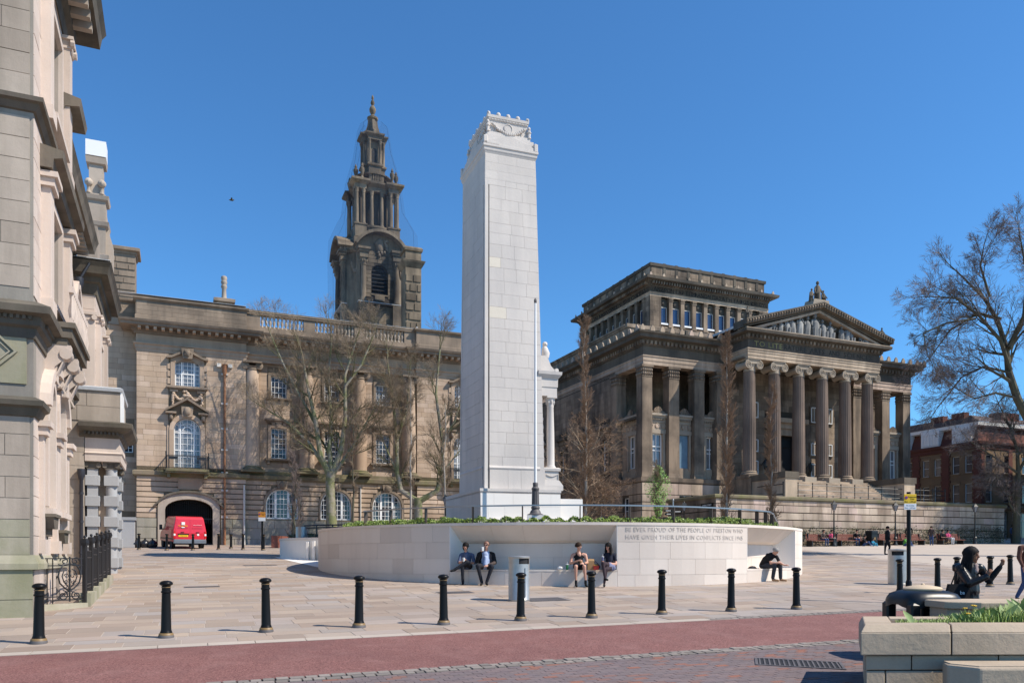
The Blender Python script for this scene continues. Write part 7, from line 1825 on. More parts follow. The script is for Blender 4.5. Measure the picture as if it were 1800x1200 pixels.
# ------------------------------------------------------------------ sign posts
def sign_post(p, h, w, hy, hw, lab, texts):
    t = thing('sign_post', lab, 'sign', p); m_ = MB(); m_.tube([(0, 0, -.1), (0, 0, h+.06)], .05 if w < .4 else .06, 10); m_.lathe([(.075, -.05), (.075, .55), (.05, .6)], 12); m_.build('pole', 'black', t)
    m_ = MB(); m_.bbox(-w/2, w/2, -.085, -.065, h-hy, h, .004); s = m_.build('yellow_plate' if w < .4 else 'shaded_yellow_plate', 'yellow' if w < .4 else 'shaded_yellow', t)  # the wider yellow plate is coloured orange to stand for tree shade
    m_ = MB(); m_.bbox(-w/2, w/2, -.085, -.065, h-hy-hw, h-hy-.006, .004); s2 = m_.build('white_plate', 'white', t)
    mm = MB(Matrix.Translation((-w*.33, -.088, h-hy*.38)) @ Matrix.Rotation(PI/2, 4, 'X')); mm.lathe([(w*.13, -.002), (w*.13, .002), (0, .002)], 20); mm.build('roundel_ring', 'signred', s)
    mm = MB(Matrix.Translation((-w*.33, -.0905, h-hy*.38)) @ Matrix.Rotation(PI/2, 4, 'X')); mm.lathe([(w*.10, -.002), (w*.10, .002), (0, .002)], 20); mm.build('roundel_disc', 'signblue', s)
    mm = MB(Matrix.Translation((-w*.33, -.093, h-hy*.38)) @ Matrix.Rotation(PI/4, 4, 'Y')); mm.box(-w*.10, w*.10, -.001, .001, -w*.014, w*.014); mm.build('roundel_bar', 'signred', s)
    for x, z, sz, tx, al in texts: put_text(s if z < hy else s2, 'lettering', tx, sz, facm(0, 0), x, -.0865, h-z, 'black' if z < hy else 'rail', .002, 1, al)
    return t
sign_post(Vector((10.16, 20.4, gz(10.16, 20.4))), 2.79, .31, .235, .16, 'yellow and white parking restriction sign on a black pole at the right', [(.05, .075, .05, 'Pedestrian', 'CENTER'), (.05, .125, .05, 'Zone', 'CENTER'), (0, .195, .05, '8am - 6.30 pm', 'CENTER'), (0, .29, .045, 'No loading', 'CENTER'), (0, .35, .045, '8am - 6.30 pm', 'CENTER')])
q = gpt(461, 967); sign_post(q, 2.33, .42, .32, .22, 'yellow and white parking sign with tree shade tinted in, black post by the court house', [(.08, .1, .07, 'Pedestrian', 'CENTER'), (.08, .18, .07, 'Zone', 'CENTER')])
fp = thing('finger_post', 'dark fingerpost with three arms rising behind the memorial hedge', 'sign', (9.1, 45, gz(9.1, 45)))
m_ = MB(); m_.tube([(0, 0, 0), (0, 0, 3.1)], .045, 8); m_.ball((0, 0, 3.15), .07, 8, 6); m_.build('post', 'rail', fp)
for x0, x1, z in ((-.48, -.05, 2.55), (-.42, -.05, 2.36), (.05, .5, 2.5)):
    m_ = MB(); m_.prism([(x0, z-.07), (x1, z-.07), (x1, z+.07), (x0, z+.07), (x0-.07 if x0 < 0 else x0, z)], -.02, .02); m_.build('arm', 'black', fp)
    m_ = MB(); m_.box(x0+.06, x1-.08, -.024, -.021, z-.025, z+.025); m_.build('arm_print', 'offwhite', fp)
t = thing('support_stake', 'thin white tree stake behind the hedge', 'stake', (8.35, 45, gz(8, 45))); m_ = MB(); m_.tube([(0, 0, 0), (0, 0, 3.3)], .035, 6); m_.build('stake', 'white', t); m_ = MB(); m_.lathe([(.05, 2.6), (.05, 2.7)], 8); m_.build('tie', 'rubber', t)
# ------------------------------------------------------------------ steel bins
def steel_bin(p, r, h, lab, rz):
    t = thing('steel_bin', lab, 'litter bin', p, rz)
    m_ = MB(); n = 32; a0 = rad(35)
    m_.lathe([(r*1.0, -.05), (r*1.03, .03), (r, .04), (r, h-.22), (r*.995, h-.2)], n); m_.lathe([(r*.995, h-.2), (r, h-.06)], 20, a0=-PI/2+a0, a1=1.5*PI-a0, cap=False); m_.build('drum', 'steel', t)
    m_ = MB(); m_.lathe([(r*1.01, h-.06), (r*1.03, h-.05), (r*1.03, h-.015), (r*.97, h), (0, h+.015)], n); m_.build('lid', 'steel', t)
    m_ = MB(); m_.lathe([(r*.9, h-.3), (r*.9, h-.07)], 16); m_.build('liner', 'darkroom', t)
    m_ = MB(); m_.box(-.014, .014, -r-.012, -r+.01, .1, h-.3); m_.build('door_seam', 'rail', t)
    return t
p = Vector((.18, 20.45, gz(.18, 20.45))); steel_bin(p, .27, 1.14, 'tall cylindrical brushed steel bin in front of the memorial alcove', .6)
p = Vector((12.75, 26.3, gz(12.7, 26.3))); steel_bin(p, .31, 1.16, 'cylindrical brushed steel bin with an open slot left of the yellow sign', -.5)
# ------------------------------------------------------------------ red delivery van
VN = thing('delivery_van', 'red mail delivery van seen from behind, parked at the dark archway', 'van'); 
vx, vy = -20.9+.72, 49.9
VN.location = (vx, vy, gz(vx, vy)); VN.rotation_euler = (.04, 0, rad(33))
m_ = MB(); pr = [(0, .42), (0, .95), (.04, 1.2), (.10, 1.86), (.18, 1.97), (.4, 2.03), (3.0, 2.03), (3.25, 1.93), (3.75, 1.25), (4.55, 1.02), (4.72, .85), (4.75, .42)]
def hwid(z): return .97 if z < 1.1 else .97-.17*((z-1.1)/.93)**1.4
n = len(pr); m_.add([(-hwid(z), y, z) for y, z in pr]+[(hwid(z), y, z) for y, z in pr],
   [tuple([0, 1, 10, 11]), (1, 2, 8, 9, 10), (2, 3, 4, 5, 6, 7, 8)]+[tuple(n+i for i in f[::-1]) for f in ((0, 1, 10, 11), (1, 2, 8, 9, 10), (2, 3, 4, 5, 6, 7, 8))]+[((i+1) % n, i, n+i, n+(i+1) % n) for i in range(n)])
bd = m_.build('body', 'red', VN, bevel=.05)
for s, nm in ((-1, 'rear_door'), (1, 'rear_door')):
    m_ = MB(); x0, x1 = (-.84, -.012) if s < 0 else (.012, .84)
    def dq(z): return .0 if z < 1 else .04*(z-.95)/.25 if z < 1.2 else .04+.06*(z-1.2)/.66
    zs = [.62, 1.0, 1.2, 1.86]; vs = []
    for z in zs:
        k = hwid(z)/.97; vs += [(x0*k if s < 0 else x0, dq(z)-.014, z), (x1 if s < 0 else x1*k, dq(z)-.014, z)]
    bk = [(x, y+.03, z) for x, y, z in vs]; L = len(vs)
    m_.add(vs+bk, [(0, 1, 3, 2), (2, 3, 5, 4), (4, 5, 7, 6), (6, 7, 7+L, 6+L), (0, 0+L, 1+L, 1), (0, 2, 2+L, L), (2, 4, 4+L, 2+L), (4, 6, 6+L, 4+L), (1, 1+L, 3+L, 3), (3, 3+L, 5+L, 5), (5, 5+L, 7+L, 7)])
    d = m_.build(nm, 'red', VN)
    m_ = MB(); m_.box(x0+.1, x1-.1, .005, .02, 1.3, 1.305) ; m_.box(s*.45-.1, s*.45+.1, -.035, -.012, 1.02, 1.06); m_.build('handle', 'plastic', d)
m_ = MB(); m_.bbox(-.96, .96, -.12, .1, .36, .6, .03); m_.build('rear_bumper', 'rail', VN)
for s in (-1, 1):
    m_ = MB(); m_.bbox(s*.91-.06, s*.91+.06, -.03, .05, .66, 1.12, .01); lt = m_.build('tail_light', 'redlens', VN); m_ = MB(); m_.bbox(s*.91-.055, s*.91+.055, -.04, -.02, .83, .95, .004); m_.build('reversing_lens', 'white', lt)
m_ = MB(); m_.box(-.68, -.12, -.03, -.016, .76, .88); pt = m_.build('number_plate', 'yellow', VN); put_text(pt, 'plate_print', 'FX08 LHW', .09, facm(0, 0), -.4, -.031, .82, 'black', .002)
m_ = MB(); m_.box(-.72, -.06, -.03, -.01, .89, .96); m_.build('plate_lamp', 'plastic', VN)
m_ = MB(); m_.box(-.5, -.3, .01, .04, 1.5, 1.68); em = m_.build('crest', 'white', VN); m_ = MB(); m_.box(-.5, -.32, .0, .03, 1.32, 1.38); m_.build('crest_strip', 'white', em)
put_text(VN, 'lettering', 'Royal Mail', .13, facm(0, 0), -.41, .015, 1.44, 'yellow', .01); put_text(VN, 'lettering', 'www.royalmail.com', .065, facm(0, 0), .45, .02, 1.5, 'white', .01)
mm = MB(Matrix.Translation((.48, -.018, .9)) @ Matrix.Rotation(PI/2, 4, 'X')); mm.lathe([(.07, 0), (.07, .01), (.04, .01), (.04, .005), (0, .005)], 14); mm.build('round_sticker', 'white', VN)
for x in (-.84, .84):
    for y in (.95, 3.95):
        mm = MB(Matrix.Translation((x, y, .33)) @ Matrix.Rotation(PI/2, 4, 'Y')); mm.lathe([(.2, -.1), (.32, -.1), (.34, -.06), (.34, .06), (.32, .1), (.2, .1)], 20); w = mm.build('wheel', 'rubber', VN)
        mm = MB(Matrix.Translation((x, y, .33)) @ Matrix.Rotation(PI/2, 4, 'Y')); mm.lathe([(.2, -.085), (.2, .085), (.0, .07)], 16); mm.build('rim', 'rail', w)
for y in (.95, 3.95):
    for x in (-.965, .94): mm = MB(Matrix.Translation((x, y, .36)) @ Matrix.Rotation(PI/2, 4, 'Y')); mm.lathe([(.42, 0), (.42, .03), (0, .03)], 18); mm.build('wheel_arch', 'darkroom', VN)
m_ = MB(); m_.add([(-.965, 3.05, 1.25), (-.965, 3.7, 1.22), (-.85, 3.3, 1.85), (-.85, 3.0, 1.88)], [(0, 1, 2, 3), (3, 2, 1, 0)]); m_.build('side_window', 'glass', VN)
m_ = MB(); m_.tube([(-.95, 3.45, 1.2), (-1.12, 3.42, 1.24)], .03, 6); m_.bbox(-1.24, -1.06, 3.36, 3.46, 1.16, 1.5, .03); m_.build('side_mirror', 'plastic', VN)
m_ = MB(); m_.box(-.99, -.965, .9, 2.8, 1.35, 1.37); m_.box(-.985, -.955, .1, 4.6, .58, .66); m_.build('side_trim', 'plastic', VN)
# bin bags in the corner
for i, (u, v, lab) in enumerate(((241, 962, 'leftmost of the three shiny black bin bags'), (255, 962, 'middle black bin bag behind the far bollard'), (268, 962, 'rightmost black bin bag beside the red van'))):
    p = gpt(u, v); t = thing('bin_bag', lab, 'bin bag', (p.x, p.y, gz(p.x, p.y)), i, 'black bin bags dumped by the archway'); m_ = MB(); rr = random.Random(i)
    m_.lathe([(.2, 0), (.3, .1), (.31, .25), (.24, .4), (.1, .5), (.04, .54), (.09, .62)], 10); m_.v = [(x*(1+rr.uniform(-.15, .15)), y*(1+rr.uniform(-.15, .15)), z) for x, y, z in m_.v]; m_.build('bag', 'binbag', t)
    m_ = MB(); m_.lathe([(.05, .5), (.06, .53), (.05, .56)], 8); m_.build('tie', 'rubber', t)
# ------------------------------------------------------------------ benches, hedge and small things along the terrace wall
def te(x, y, z=None): p = Vector((15.1+a_[0]*x-a_[1]*y, 59.1+a_[1]*x+a_[0]*y, 0)); p.z = gz(p.x, p.y) if z is None else z; return p
bn = None
for i, (x, lab) in enumerate(((9.0, 'red-brown slatted bench nearest the memorial wall, people at its right'), (11.9, 'red-brown slatted bench, second along the terrace wall'), (16.3, 'red-brown slatted bench left of the standing figure in black'), (18.4, 'red-brown slatted bench behind the standing figure in black'), (23.0, 'red-brown slatted bench with a reclining person, under the sign'))):
    if bn is None:
        bn = thing('bench', lab, 'bench'); L = 1.35
        for j in range(4): m_ = MB(); m_.box(-L, L, -.4+j*.12, -.3+j*.12, .43, .47); m_.build('seat_slat', 'wood', bn)
        for j in range(4): m_ = MB(); m_.box(-L, L, .1+j*.03, .13+j*.03, .5+j*.12, .6+j*.12); m_.build('back_slat', 'wood', bn)
        for s in (-1, 1): m_ = MB(); m_.box(s*(L-.15)-.04, s*(L-.15)+.04, -.38, .1, 0, .43); m_.box(s*(L-.15)-.03, s*(L-.15)+.03, .1, .24, 0, 1.0); m_.build('leg', 'iron', bn)
        o = bn
    else: o = copy_tree(bn)
    o.location = te(x, -1.2); o.rotation_euler.z = PHI; tag(o, lab, 'bench', 'red-brown benches under the terrace wall')
IV = thing('wall_hedge', 'low straggly brown-green hedge along the foot of the terrace wall', 'hedge', (15.1, 59.1, 0), PHI)
m_ = MB(); rr = random.Random(8)
for k in range(10): m_.tube([(.5+k*3, -.4, 2.9+.0), (3.3+k*3, -.4, 3.6)], .12, 5)
m_.build('woody_stems', 'twig', IV); m_ = MB()
for i in range(9000):
    x = rr.uniform(6, 31); wy = te(x, -.5); z = wy.z+rr.random()**.8*(1.45+.15*math.sin(x*3)); p = Vector((x, -.15-rr.random()*.75, z)); s = rr.uniform(.03, .075); d = Vector((rr.gauss(0, 1), rr.gauss(0, 1), rr.gauss(0, 1))).normalized(); e = d.orthogonal().normalized()*s*.6; d *= s
    m_.add([p-d, p+e, p+d, p-e], [(0, 1, 2, 3)])
tag(m_.build('leaves', 'ivy', IV), kind='stuff')
t = thing('litter_bin', 'square black litter bin standing among the benches', 'litter bin', te(14.1, -1.3), PHI)
m_ = MB(); m_.bbox(-.33, .33, -.33, .33, 0, 1.0, .03); m_.build('bin_body', 'plastic', t); m_ = MB(); m_.bbox(-.36, .36, -.36, .36, 1.0, 1.25, .06); m_.build('bin_hood', 'plastic', t); m_ = MB(); m_.lathe([(.12, .45), (.12, .46)], 10, 0, -.34); m_.box(-.1, .1, -.34, -.33, .5, .7); m_.build('bin_badge', 'gold', t)
# ------------------------------------------------------------------ near planters and black bin
QM = Matrix.Translation((4.38, 9.6, 0)) @ Matrix.Rotation(rad(1.0), 4, 'Z')
PL = thing('stone_planter', 'large gritty sandstone block planter with chamfered coping in the lower right corner', 'planter'); PL.matrix_basis = QM
PLM = facm(0, 0); zc_ = 1.345
SHR = Matrix(((1, .44, 0, -.12), (0, 1, 0, 0), (0, 0, 1, 0), (0, 0, 0, 1))); m_ = MB(SHR); m_.box(.02, 5.6, .05, 1.38, .1, zc_-.36); m_.build('core', 'sett_joint', PL)
SHR = Matrix(((1, .44, 0, -.12), (0, 1, 0, 0), (0, 0, 1, 0), (0, 0, 0, 1)))
def cblock(x0, x1, y0, y1, z0, z1, nm, ch=0, mat='planter'):
    m_ = MB(SHR)
    if ch: m_.frustum((x0, x1, y0, y1, z0), (x0, x1, y0, y1, z1-ch)); m_.frustum((x0, x1, y0, y1, z1-ch), (x0+(ch*.6 if x0 < .1 else 0), x1, y0+ch*.9, y1, z1))
    else: m_.box(x0, x1, y0, y1, z0, z1)
    m_.build(nm, mat, PL, bevel=.012)
for a, b_ in ((-.06, 1.03), (1.045, 2.5), (2.515, 4.0), (4.015, 5.6)): cblock(a, b_, -.06, .34, zc_-.36, zc_, 'coping_stone', .09)
cblock(-.06, .34, .345, 1.42, zc_-.355, zc_-.002, 'coping_stone', .09); cblock(.35, 2.2, 1.1, 1.42, zc_-.37, zc_-.004, 'coping_stone', .0)
for r, cuts in enumerate(([0, .56, 1.62, 2.7, 3.9, 5.6], [0, .24, 1.1, 2.3, 3.4, 5.6], [0, .5, 1.5, 2.7, 3.7, 5.6], [0, .25, 1.2, 2.2, 3.5, 5.6])):
    z1 = zc_-.372-r*.185
    for a, b_ in zip(cuts, cuts[1:]): cblock(a+.006, b_-.006, 0, .2, z1-.173, z1, 'stone')
    for a, b_ in (((.205, .8), (.812, 1.4)) if r % 2 else ((.205, .5), (.512, 1.4))): cblock(0, .2, a, b_, z1-.173, z1, 'stone')
m_ = MB(SHR); m_.box(.3, 5.6, .3, 1.4, zc_-.2, zc_-.05); m_.build('soil', 'soil', PL)
P2_ = thing('planter_step', 'chamfered stone block edging a higher bed behind the near planter', 'planter', (6.2, 11.12, -.07))
m_ = MB(); m_.prismz([(0, .25), (.35, .02), (3.2, .02), (3.2, .95), (.2, .95), (0, .7)], .2, 1.5); m_.build('block', 'planter', P2_, bevel=.015)
m_ = MB(); m_.prismz([(-.05, .2), (.33, -.04), (3.2, -.04), (3.2, 1.0), (.2, 1.0), (-.05, .75)], 1.5, 1.6); m_.build('coping_stone', 'planter', P2_, bevel=.015)
P3_ = thing('stone_step', 'flat topped gritty stone block at the very bottom right', 'step', (5.05, 8.95, 0))
m_ = MB(); m_.prismz([(.0, .3), (.22, .02), (3, .02), (3, .55), (.08, .55)], .1, .915); m_.build('block', 'planter', P3_, bevel=.03)
m_ = MB(); m_.prismz([(.05, .31), (.25, .08), (3, .08), (3, .55), (.1, .55)], .91, .925); m_.build('tread', 'planter', P3_)
# planting
GRS = thing('planter_grass', 'fresh green grass and weeds filling the near planter', 'grass'); GRS.matrix_basis = QM; 
m_ = MB(SHR); rr = random.Random(77)
for i in range(6500):
    x = .42+5.1*rr.random(); y = rr.uniform(.38, 1.36); grow = .05+.30*max(0, min(1, (x-.9)/1.8)); h = grow*rr.uniform(.25, .95)+.02; a = rr.uniform(0, 6.28); l = rr.uniform(.1, .9); w = rr.uniform(.004, .010)
    b = Vector((x, y, zc_-.06+.10*max(0, min(1, (x-1)/2)))); d = Vector((math.cos(a), math.sin(a), 0)); s = Vector((-d.y, d.x, 0))*w
    q = b+d*h*l*.35+Vector((0, 0, h*.6)); tp = b+d*h*l+Vector((0, 0, h)); m_.add([b-s, b+s, q+s*.8, q-s*.8, tp], [(0, 1, 2, 3), (3, 2, 4)])
tag(m_.build('blades', 'grassleaf', GRS), kind='stuff')
tulips = ((.62, .5, .2), (1.25, .55, .17), (1.32, .5, .14), (1.75, .6, .2), (1.8, .5, .28), (1.95, .62, .24), (2.05, .55, .3), (2.2, .7, .32), (2.3, .52, .3), (1.6, .8, .24), (2.5, .6, .34))
LFP = ['behind the pair of leaf plants, nearer the flowers', 'with tall leaves at the front, right of the flowers', 'leaning over the yellow flowers from the right', 'tallest in the middle of the thicket', 'at the back of the thicket on the right', 'at the front edge towards the right border', 'half hidden behind the grass at the back', 'nearest the right border of the photo']
for i, (x, y, h) in enumerate(tulips):
    labs = ['lone pale broad leaf shoot at the left end of the planter', 'low broad leaf plant, left of a pair mid planter', 'low broad leaf plant, right of a pair mid planter']
    t = thing('broad_leaf_plant', labs[i] if i < 3 else 'broad leaf clump %s' % LFP[i-3], 'plant', QM @ Vector((x+.1, y, zc_-.05+.09*max(0, min(1, (x-1)/2)))), 0, 'broad leaf clumps at the right of the planter' if i > 2 else 'broad leaf plants')
    for k in range(3 if i else 1):
        m_ = MB(); a = rr.uniform(0, 6.28) if i else 2.6; d = Vector((math.cos(a), math.sin(a)*.6, 0)); s = Vector((1, .25*math.sin(a), 0)).normalized()*(.045+.1*h*.3); H = h*rr.uniform(.8, 1.2); vs = []
        for tt, wd in ((0, .3), (.3, .9), (.6, 1), (.85, .55)): c = d*H*.55*tt**1.5+Vector((0, 0, H*(tt-.18*tt*tt))); vs += [c-s*wd, c+Vector((0, .012*wd, 0)), c+s*wd]
        vs.append(d*H*.55+Vector((0, 0, H*.84))); fs = []
        for j in range(3): fs += [(3*j, 3*j+1, 3*j+4, 3*j+3), (3*j+1, 3*j+2, 3*j+5, 3*j+4)]
        fs += [(9, 10, 12), (10, 11, 12)]; m_.smooth = True; m_.add(vs, fs); m_.build('leaf', 'tulip', t)
for i, (x, y, z) in enumerate(((1.46, .62, .16), (1.52, .55, .2), (1.57, .6, .19), (1.43, .5, .1), (2.15, .6, .12))):
    t = thing('yellow_flower', 'small yellow flower %s' % ('left of the cluster over the planter', 'topmost of the cluster over the planter', 'right of the cluster over the planter', 'lowest and leftmost, below the cluster', 'alone, well right of the flower cluster')[i], 'flower', QM @ Vector((x, y, zc_+z)), i, 'small yellow flowers'); m_ = MB()
    for k in range(5): a = k*1.257; m_.ball((.018*math.cos(a), .018*math.sin(a), 0), (.014, .014, .008), 6, 4)
    m_.build('petals', 'flower', t); m_ = MB(); m_.tube([(0, 0, -.2), (0, 0, 0)], .004, 4); m_.build('stem', 'grassleaf', t)
BK = thing('moulded_bin', 'big black moulded plastic litter bin with beige lid behind the planter', 'litter bin', (6.37, 12.35, gz(6.25, 12.35)), .12)
BK.scale = (.82, .82, 1)
ht = 1.09; m_ = MB()
for sx in (-1, 1):
    for sy in (-1, 1): m_.bbox(sx*.44-.1, sx*.44+.1, sy*.38-.1, sy*.38+.1, .0, ht-.22, .03)
m_.bbox(-.54, .54, -.48, .48, -.05, ht-.5, .04); m_.build('bin_body', 'plastic', BK)
m_ = MB(); vs = []; N = 32; lev = [(1.0, ht-.25), (1.0, ht-.2), (.97, ht-.15), (.88, ht-.085), (.74, ht-.045), (.55, ht-.03)]
for k, z in lev:
    for i in range(N):
        a = 2*PI*i/N; c, s = math.cos(a), math.sin(a); p = 5 if k > .8 else 2.6; r = (abs(c)**p+abs(s)**p)**(-1/p)
        dz = .09*max(0, abs(math.sin(2*a))-.4)*(-1 if z == lev[0][1] else 0); vs.append((.56*k*r*c, .5*k*r*s, z+dz))
m_.smooth = True; m_.add(vs, [(j*N+i, j*N+(i+1) % N, (j+1)*N+(i+1) % N, (j+1)*N+i) for j in range(5) for i in range(N)]+[tuple(5*N+i for i in range(N))]); m_.build('bin_hood', 'plastic', BK)
m_ = MB(); m_.lathe([(.33, ht-.035), (.34, ht-.01), (.30, ht+.015), (.1, ht+.045), (0, ht+.05)], 24); m_.lathe([(.02, ht+.04), (.035, ht+.055), (.02, ht+.07), (0, ht+.07)], 10); m_.build('lid', 'beige', BK)
m_ = MB(); m_.bbox(-.09, .09, -.12, .12, ht-.55, ht-.3, .02); m_.build('inner_post', 'plastic', BK)
# bird crossing the sky
bp = Vector(((407-900)/1400*42, 42, EYE+(980-352)*42/1400)); t = thing('bird', 'small dark bird flying in the blue sky at the upper left', 'bird', bp, .3)
m_ = MB(); m_.tube([(-.13, 0, 0), (-.05, 0, .01), (.05, 0, .005), (.1, 0, .03), (.14, 0, .02)], [.01, .045, .05, .035, .01], 8); m_.build('body', 'darkbark', t)
for s in (-1, 1): m_ = MB(); m_.add([(-.04, 0, .02), (.05, 0, .02), (.04, s*.12, .09), (-.03, s*.13, .08), (-.06, s*.22, .03)], [(0, 1, 2, 3), (3, 2, 4), (3, 2, 1, 0), (4, 2, 3)]); m_.build('wing', 'darkbark', t)
# ------------------------------------------------------------------ bare spring trees
class Tree:
    def __init__(s, seed): s.r = random.Random(seed); s.trunk = MB(); s.limb = MB(); s.twig = MB(); s.nt = 0
    def wob(s, d, k): r = s.r; return (d+Vector((r.gauss(0, k), r.gauss(0, k), r.gauss(0, k)))).normalized()
    def tw(s, p, d, L, r0):
        d2 = s.wob(d, .22); q = p+d*L*.55; e = q+d2*L*.45; mb = s.twig; o = len(mb.v); u = d.orthogonal().normalized(); w = d.cross(u)
        for c, rr in ((p, r0), (q, r0*.7)):
            for i in range(3): a = 2.094*i; v = c+(u*math.cos(a)+w*math.sin(a))*rr; mb.v.append((v.x, v.y, v.z))
        mb.v.append((e.x, e.y, e.z))
        mb.f += [(o, o+1, o+4, o+3), (o+1, o+2, o+5, o+4), (o+2, o, o+3, o+5), (o+3, o+4, o+6), (o+4, o+5, o+6), (o+5, o+3, o+6)]; mb.mi += [0]*6; mb.sm += [False]*6; s.nt += 1
    def grow(s, p, d, L, r, lev, P):
        """P: per tree settings"""
        R_ = s.r; n = 4 if lev < 2 else 3; pts = [p.copy()]; rads = [r]; dirs = [d]
        for i in range(n):
            d = s.wob(d, P['wob'][min(lev, 3)]); d = (d+Vector((0, 0, P['up'][min(lev, 3)]))).normalized(); p = p+d*L/n; pts.append(p.copy()); dirs.append(d); rads.append(r*(1-.72*(i+1)/n))
        (s.trunk if lev == 0 else s.limb).tube(pts, rads, 8 if lev == 0 else (6 if lev == 1 else 4 if r > .02 else 3), cap=False)
        nb = P['nb'][min(lev, len(P['nb'])-1)]
        for k in range(nb):
            t = P['t0'] + (1-P['t0'])*(k+R_.random())/nb if lev else R_.uniform(.35, 1)
            i = min(n-1, int(t*n)); f = t*n-i; q = pts[i].lerp(pts[i+1], f); dd = dirs[i+1]; ax = dd.orthogonal().normalized(); ax = Matrix.Rotation(R_.uniform(0, 6.283), 3, dd) @ ax
            ang = rad(R_.uniform(*P['ang'])); nd = (dd*math.cos(ang)+ax*math.sin(ang)).normalized()
            l2 = L*R_.uniform(*P['ratio'])*(1.15-.5*t); r2 = max(.006, rads[i]*(1-f)+rads[i+1]*f)*P['rr']
            if lev+1 >= P['lev']: s.tw(q, nd, max(.25, l2), P['tr'])
            else: s.grow(q, nd, l2, r2, lev+1, P)
        if lev+1 >= P['lev']: s.tw(pts[-1], d, L*.5, P['tr'])
    def done(s, name, lab, loc, bark, limb, twig, group=None):
        t = thing(name, lab, 'tree', loc, 0, group)
        if s.trunk.v: s.trunk.build('trunk', bark, t)
        if s.limb.v: s.limb.build('crown', limb, t)
        if s.twig.v: tag(s.twig.build('twigs', twig, t, auto=False), kind='stuff')
        return t
V = lambda *a: Vector(a)
def px(u, v, Y, base): p = Vector(((u-900)/1400*Y, Y, EYE+(980-v)*Y/1400)); return p-base
PA = dict(wob=(.08, .1, .12, .14), up=(.05, .09, .08, .06), nb=(0, 6, 6, 8), t0=.15, ang=(22, 52), ratio=(.55, .88), rr=.58, lev=4, tr=.0068)
def limbs(T, base, Y, paths, P, dy=1.0):
    for pts, r0, r1, nb, L in paths:
        w = []; kk = 1.1 if 50 < Y < 60 else 1; r0 *= kk; r1 *= kk; L *= kk; off = T.r.uniform(-dy, dy) if len(pts) > 2 else 0
        for i, (u, v) in enumerate(pts): q = px(u, v, Y, base); q.y += off*i/len(pts)*1.2; w.append(q)
        rr_ = [r0+(r1-r0)*i/(len(w)-1) for i in range(len(w))]; T.trunk.tube(w, rr_, 8, cap=False)
        for k in range(nb):
            t = (.18+.82*(k+T.r.random())/nb)*(len(w)-1); i = min(len(w)-2, int(t)); f = t-i; q = w[i].lerp(w[i+1], f); dd = (w[i+1]-w[i]).normalized(); ax = Matrix.Rotation(T.r.uniform(0, 6.283), 3, dd) @ dd.orthogonal().normalized(); a = rad(T.r.uniform(25, 62)); nd = dd*math.cos(a)+ax*math.sin(a)
            T.grow(q, nd, L*T.r.uniform(.6, 1.1)*(1.1-.4*t/len(w)), max(.018, (rr_[i]*(1-f)+rr_[i+1]*f)*.55), 1, P)
        d = (w[-1]-w[-2]).normalized(); T.grow(w[-1], d, L*.8, r1*.9, 1, P)
# tree in front of the arched windows
b = Vector(((582-900)/1400*56.3, 56.3, gz(-13, 56.3))); T = Tree(4)
T.trunk.tube([V(0, 0, -.2)]+[px(u, v, 56.3, b) for u, v in ((583, 930), (582, 890), (580, 850), (582, 828))], [.46, .4, .34, .31, .33], 12, cap=False)
limbs(T, b, 56.3, [([(578, 832), (564, 800), (556, 740), (545, 690), (535, 630)], .22, .06, 8, 2.4), ([(578, 830), (545, 780), (510, 745), (470, 720)], .15, .045, 7, 2.0), ([(583, 828), (578, 790), (582, 740), (575, 670), (580, 600)], .19, .05, 8, 2.4),
                 ([(585, 828), (600, 790), (607, 730), (606, 660), (625, 600)], .2, .05, 8, 2.4), ([(587, 832), (610, 800), (640, 750), (668, 700)], .13, .04, 7, 2.0), ([(556, 745), (530, 700), (500, 640), (480, 590)], .1, .035, 7, 1.9), ([(606, 680), (635, 640), (655, 590)], .1, .035, 6, 1.8)], PA)
T.done('bare_tree', 'bare spreading tree with pale mossy trunk in front of the arched court house windows', b, 'bark', 'branch', 'twig')
b = Vector(((737-900)/1400*57.5, 57.5, gz(-6.7, 57.5))); T = Tree(9)
T.trunk.tube([V(0, 0, -.2)]+[px(u, v, 57.5, b) for u, v in ((736, 930), (735, 893), (735, 875))], [.38, .33, .3, .32], 10, cap=False)
limbs(T, b, 57.5, [([(733, 880), (705, 862), (698, 830), (698, 770), (690, 700), (682, 640)], .2, .05, 9, 2.2), ([(738, 880), (768, 862), (778, 830), (776, 770), (765, 690), (772, 610)], .2, .05, 9, 2.2), ([(776, 780), (800, 740), (815, 690)], .1, .035, 6, 1.8), ([(698, 770), (715, 720), (720, 660)], .1, .035, 6, 1.8), ([(778, 830), (800, 800), (825, 770)], .07, .03, 5, 1.5), ([(698, 830), (680, 790), (665, 750)], .07, .03, 5, 1.5)], PA)
T.done('bare_tree', 'bare forked tree with two mossy limbs, left of the memorial pillar', b, 'bark', 'branch', 'twig')
PC2 = dict(PA, ang=(14, 34), up=(.1, .14, .14, .1), nb=(0, 7, 9), ratio=(.45, .7), lev=3, tr=.0072)
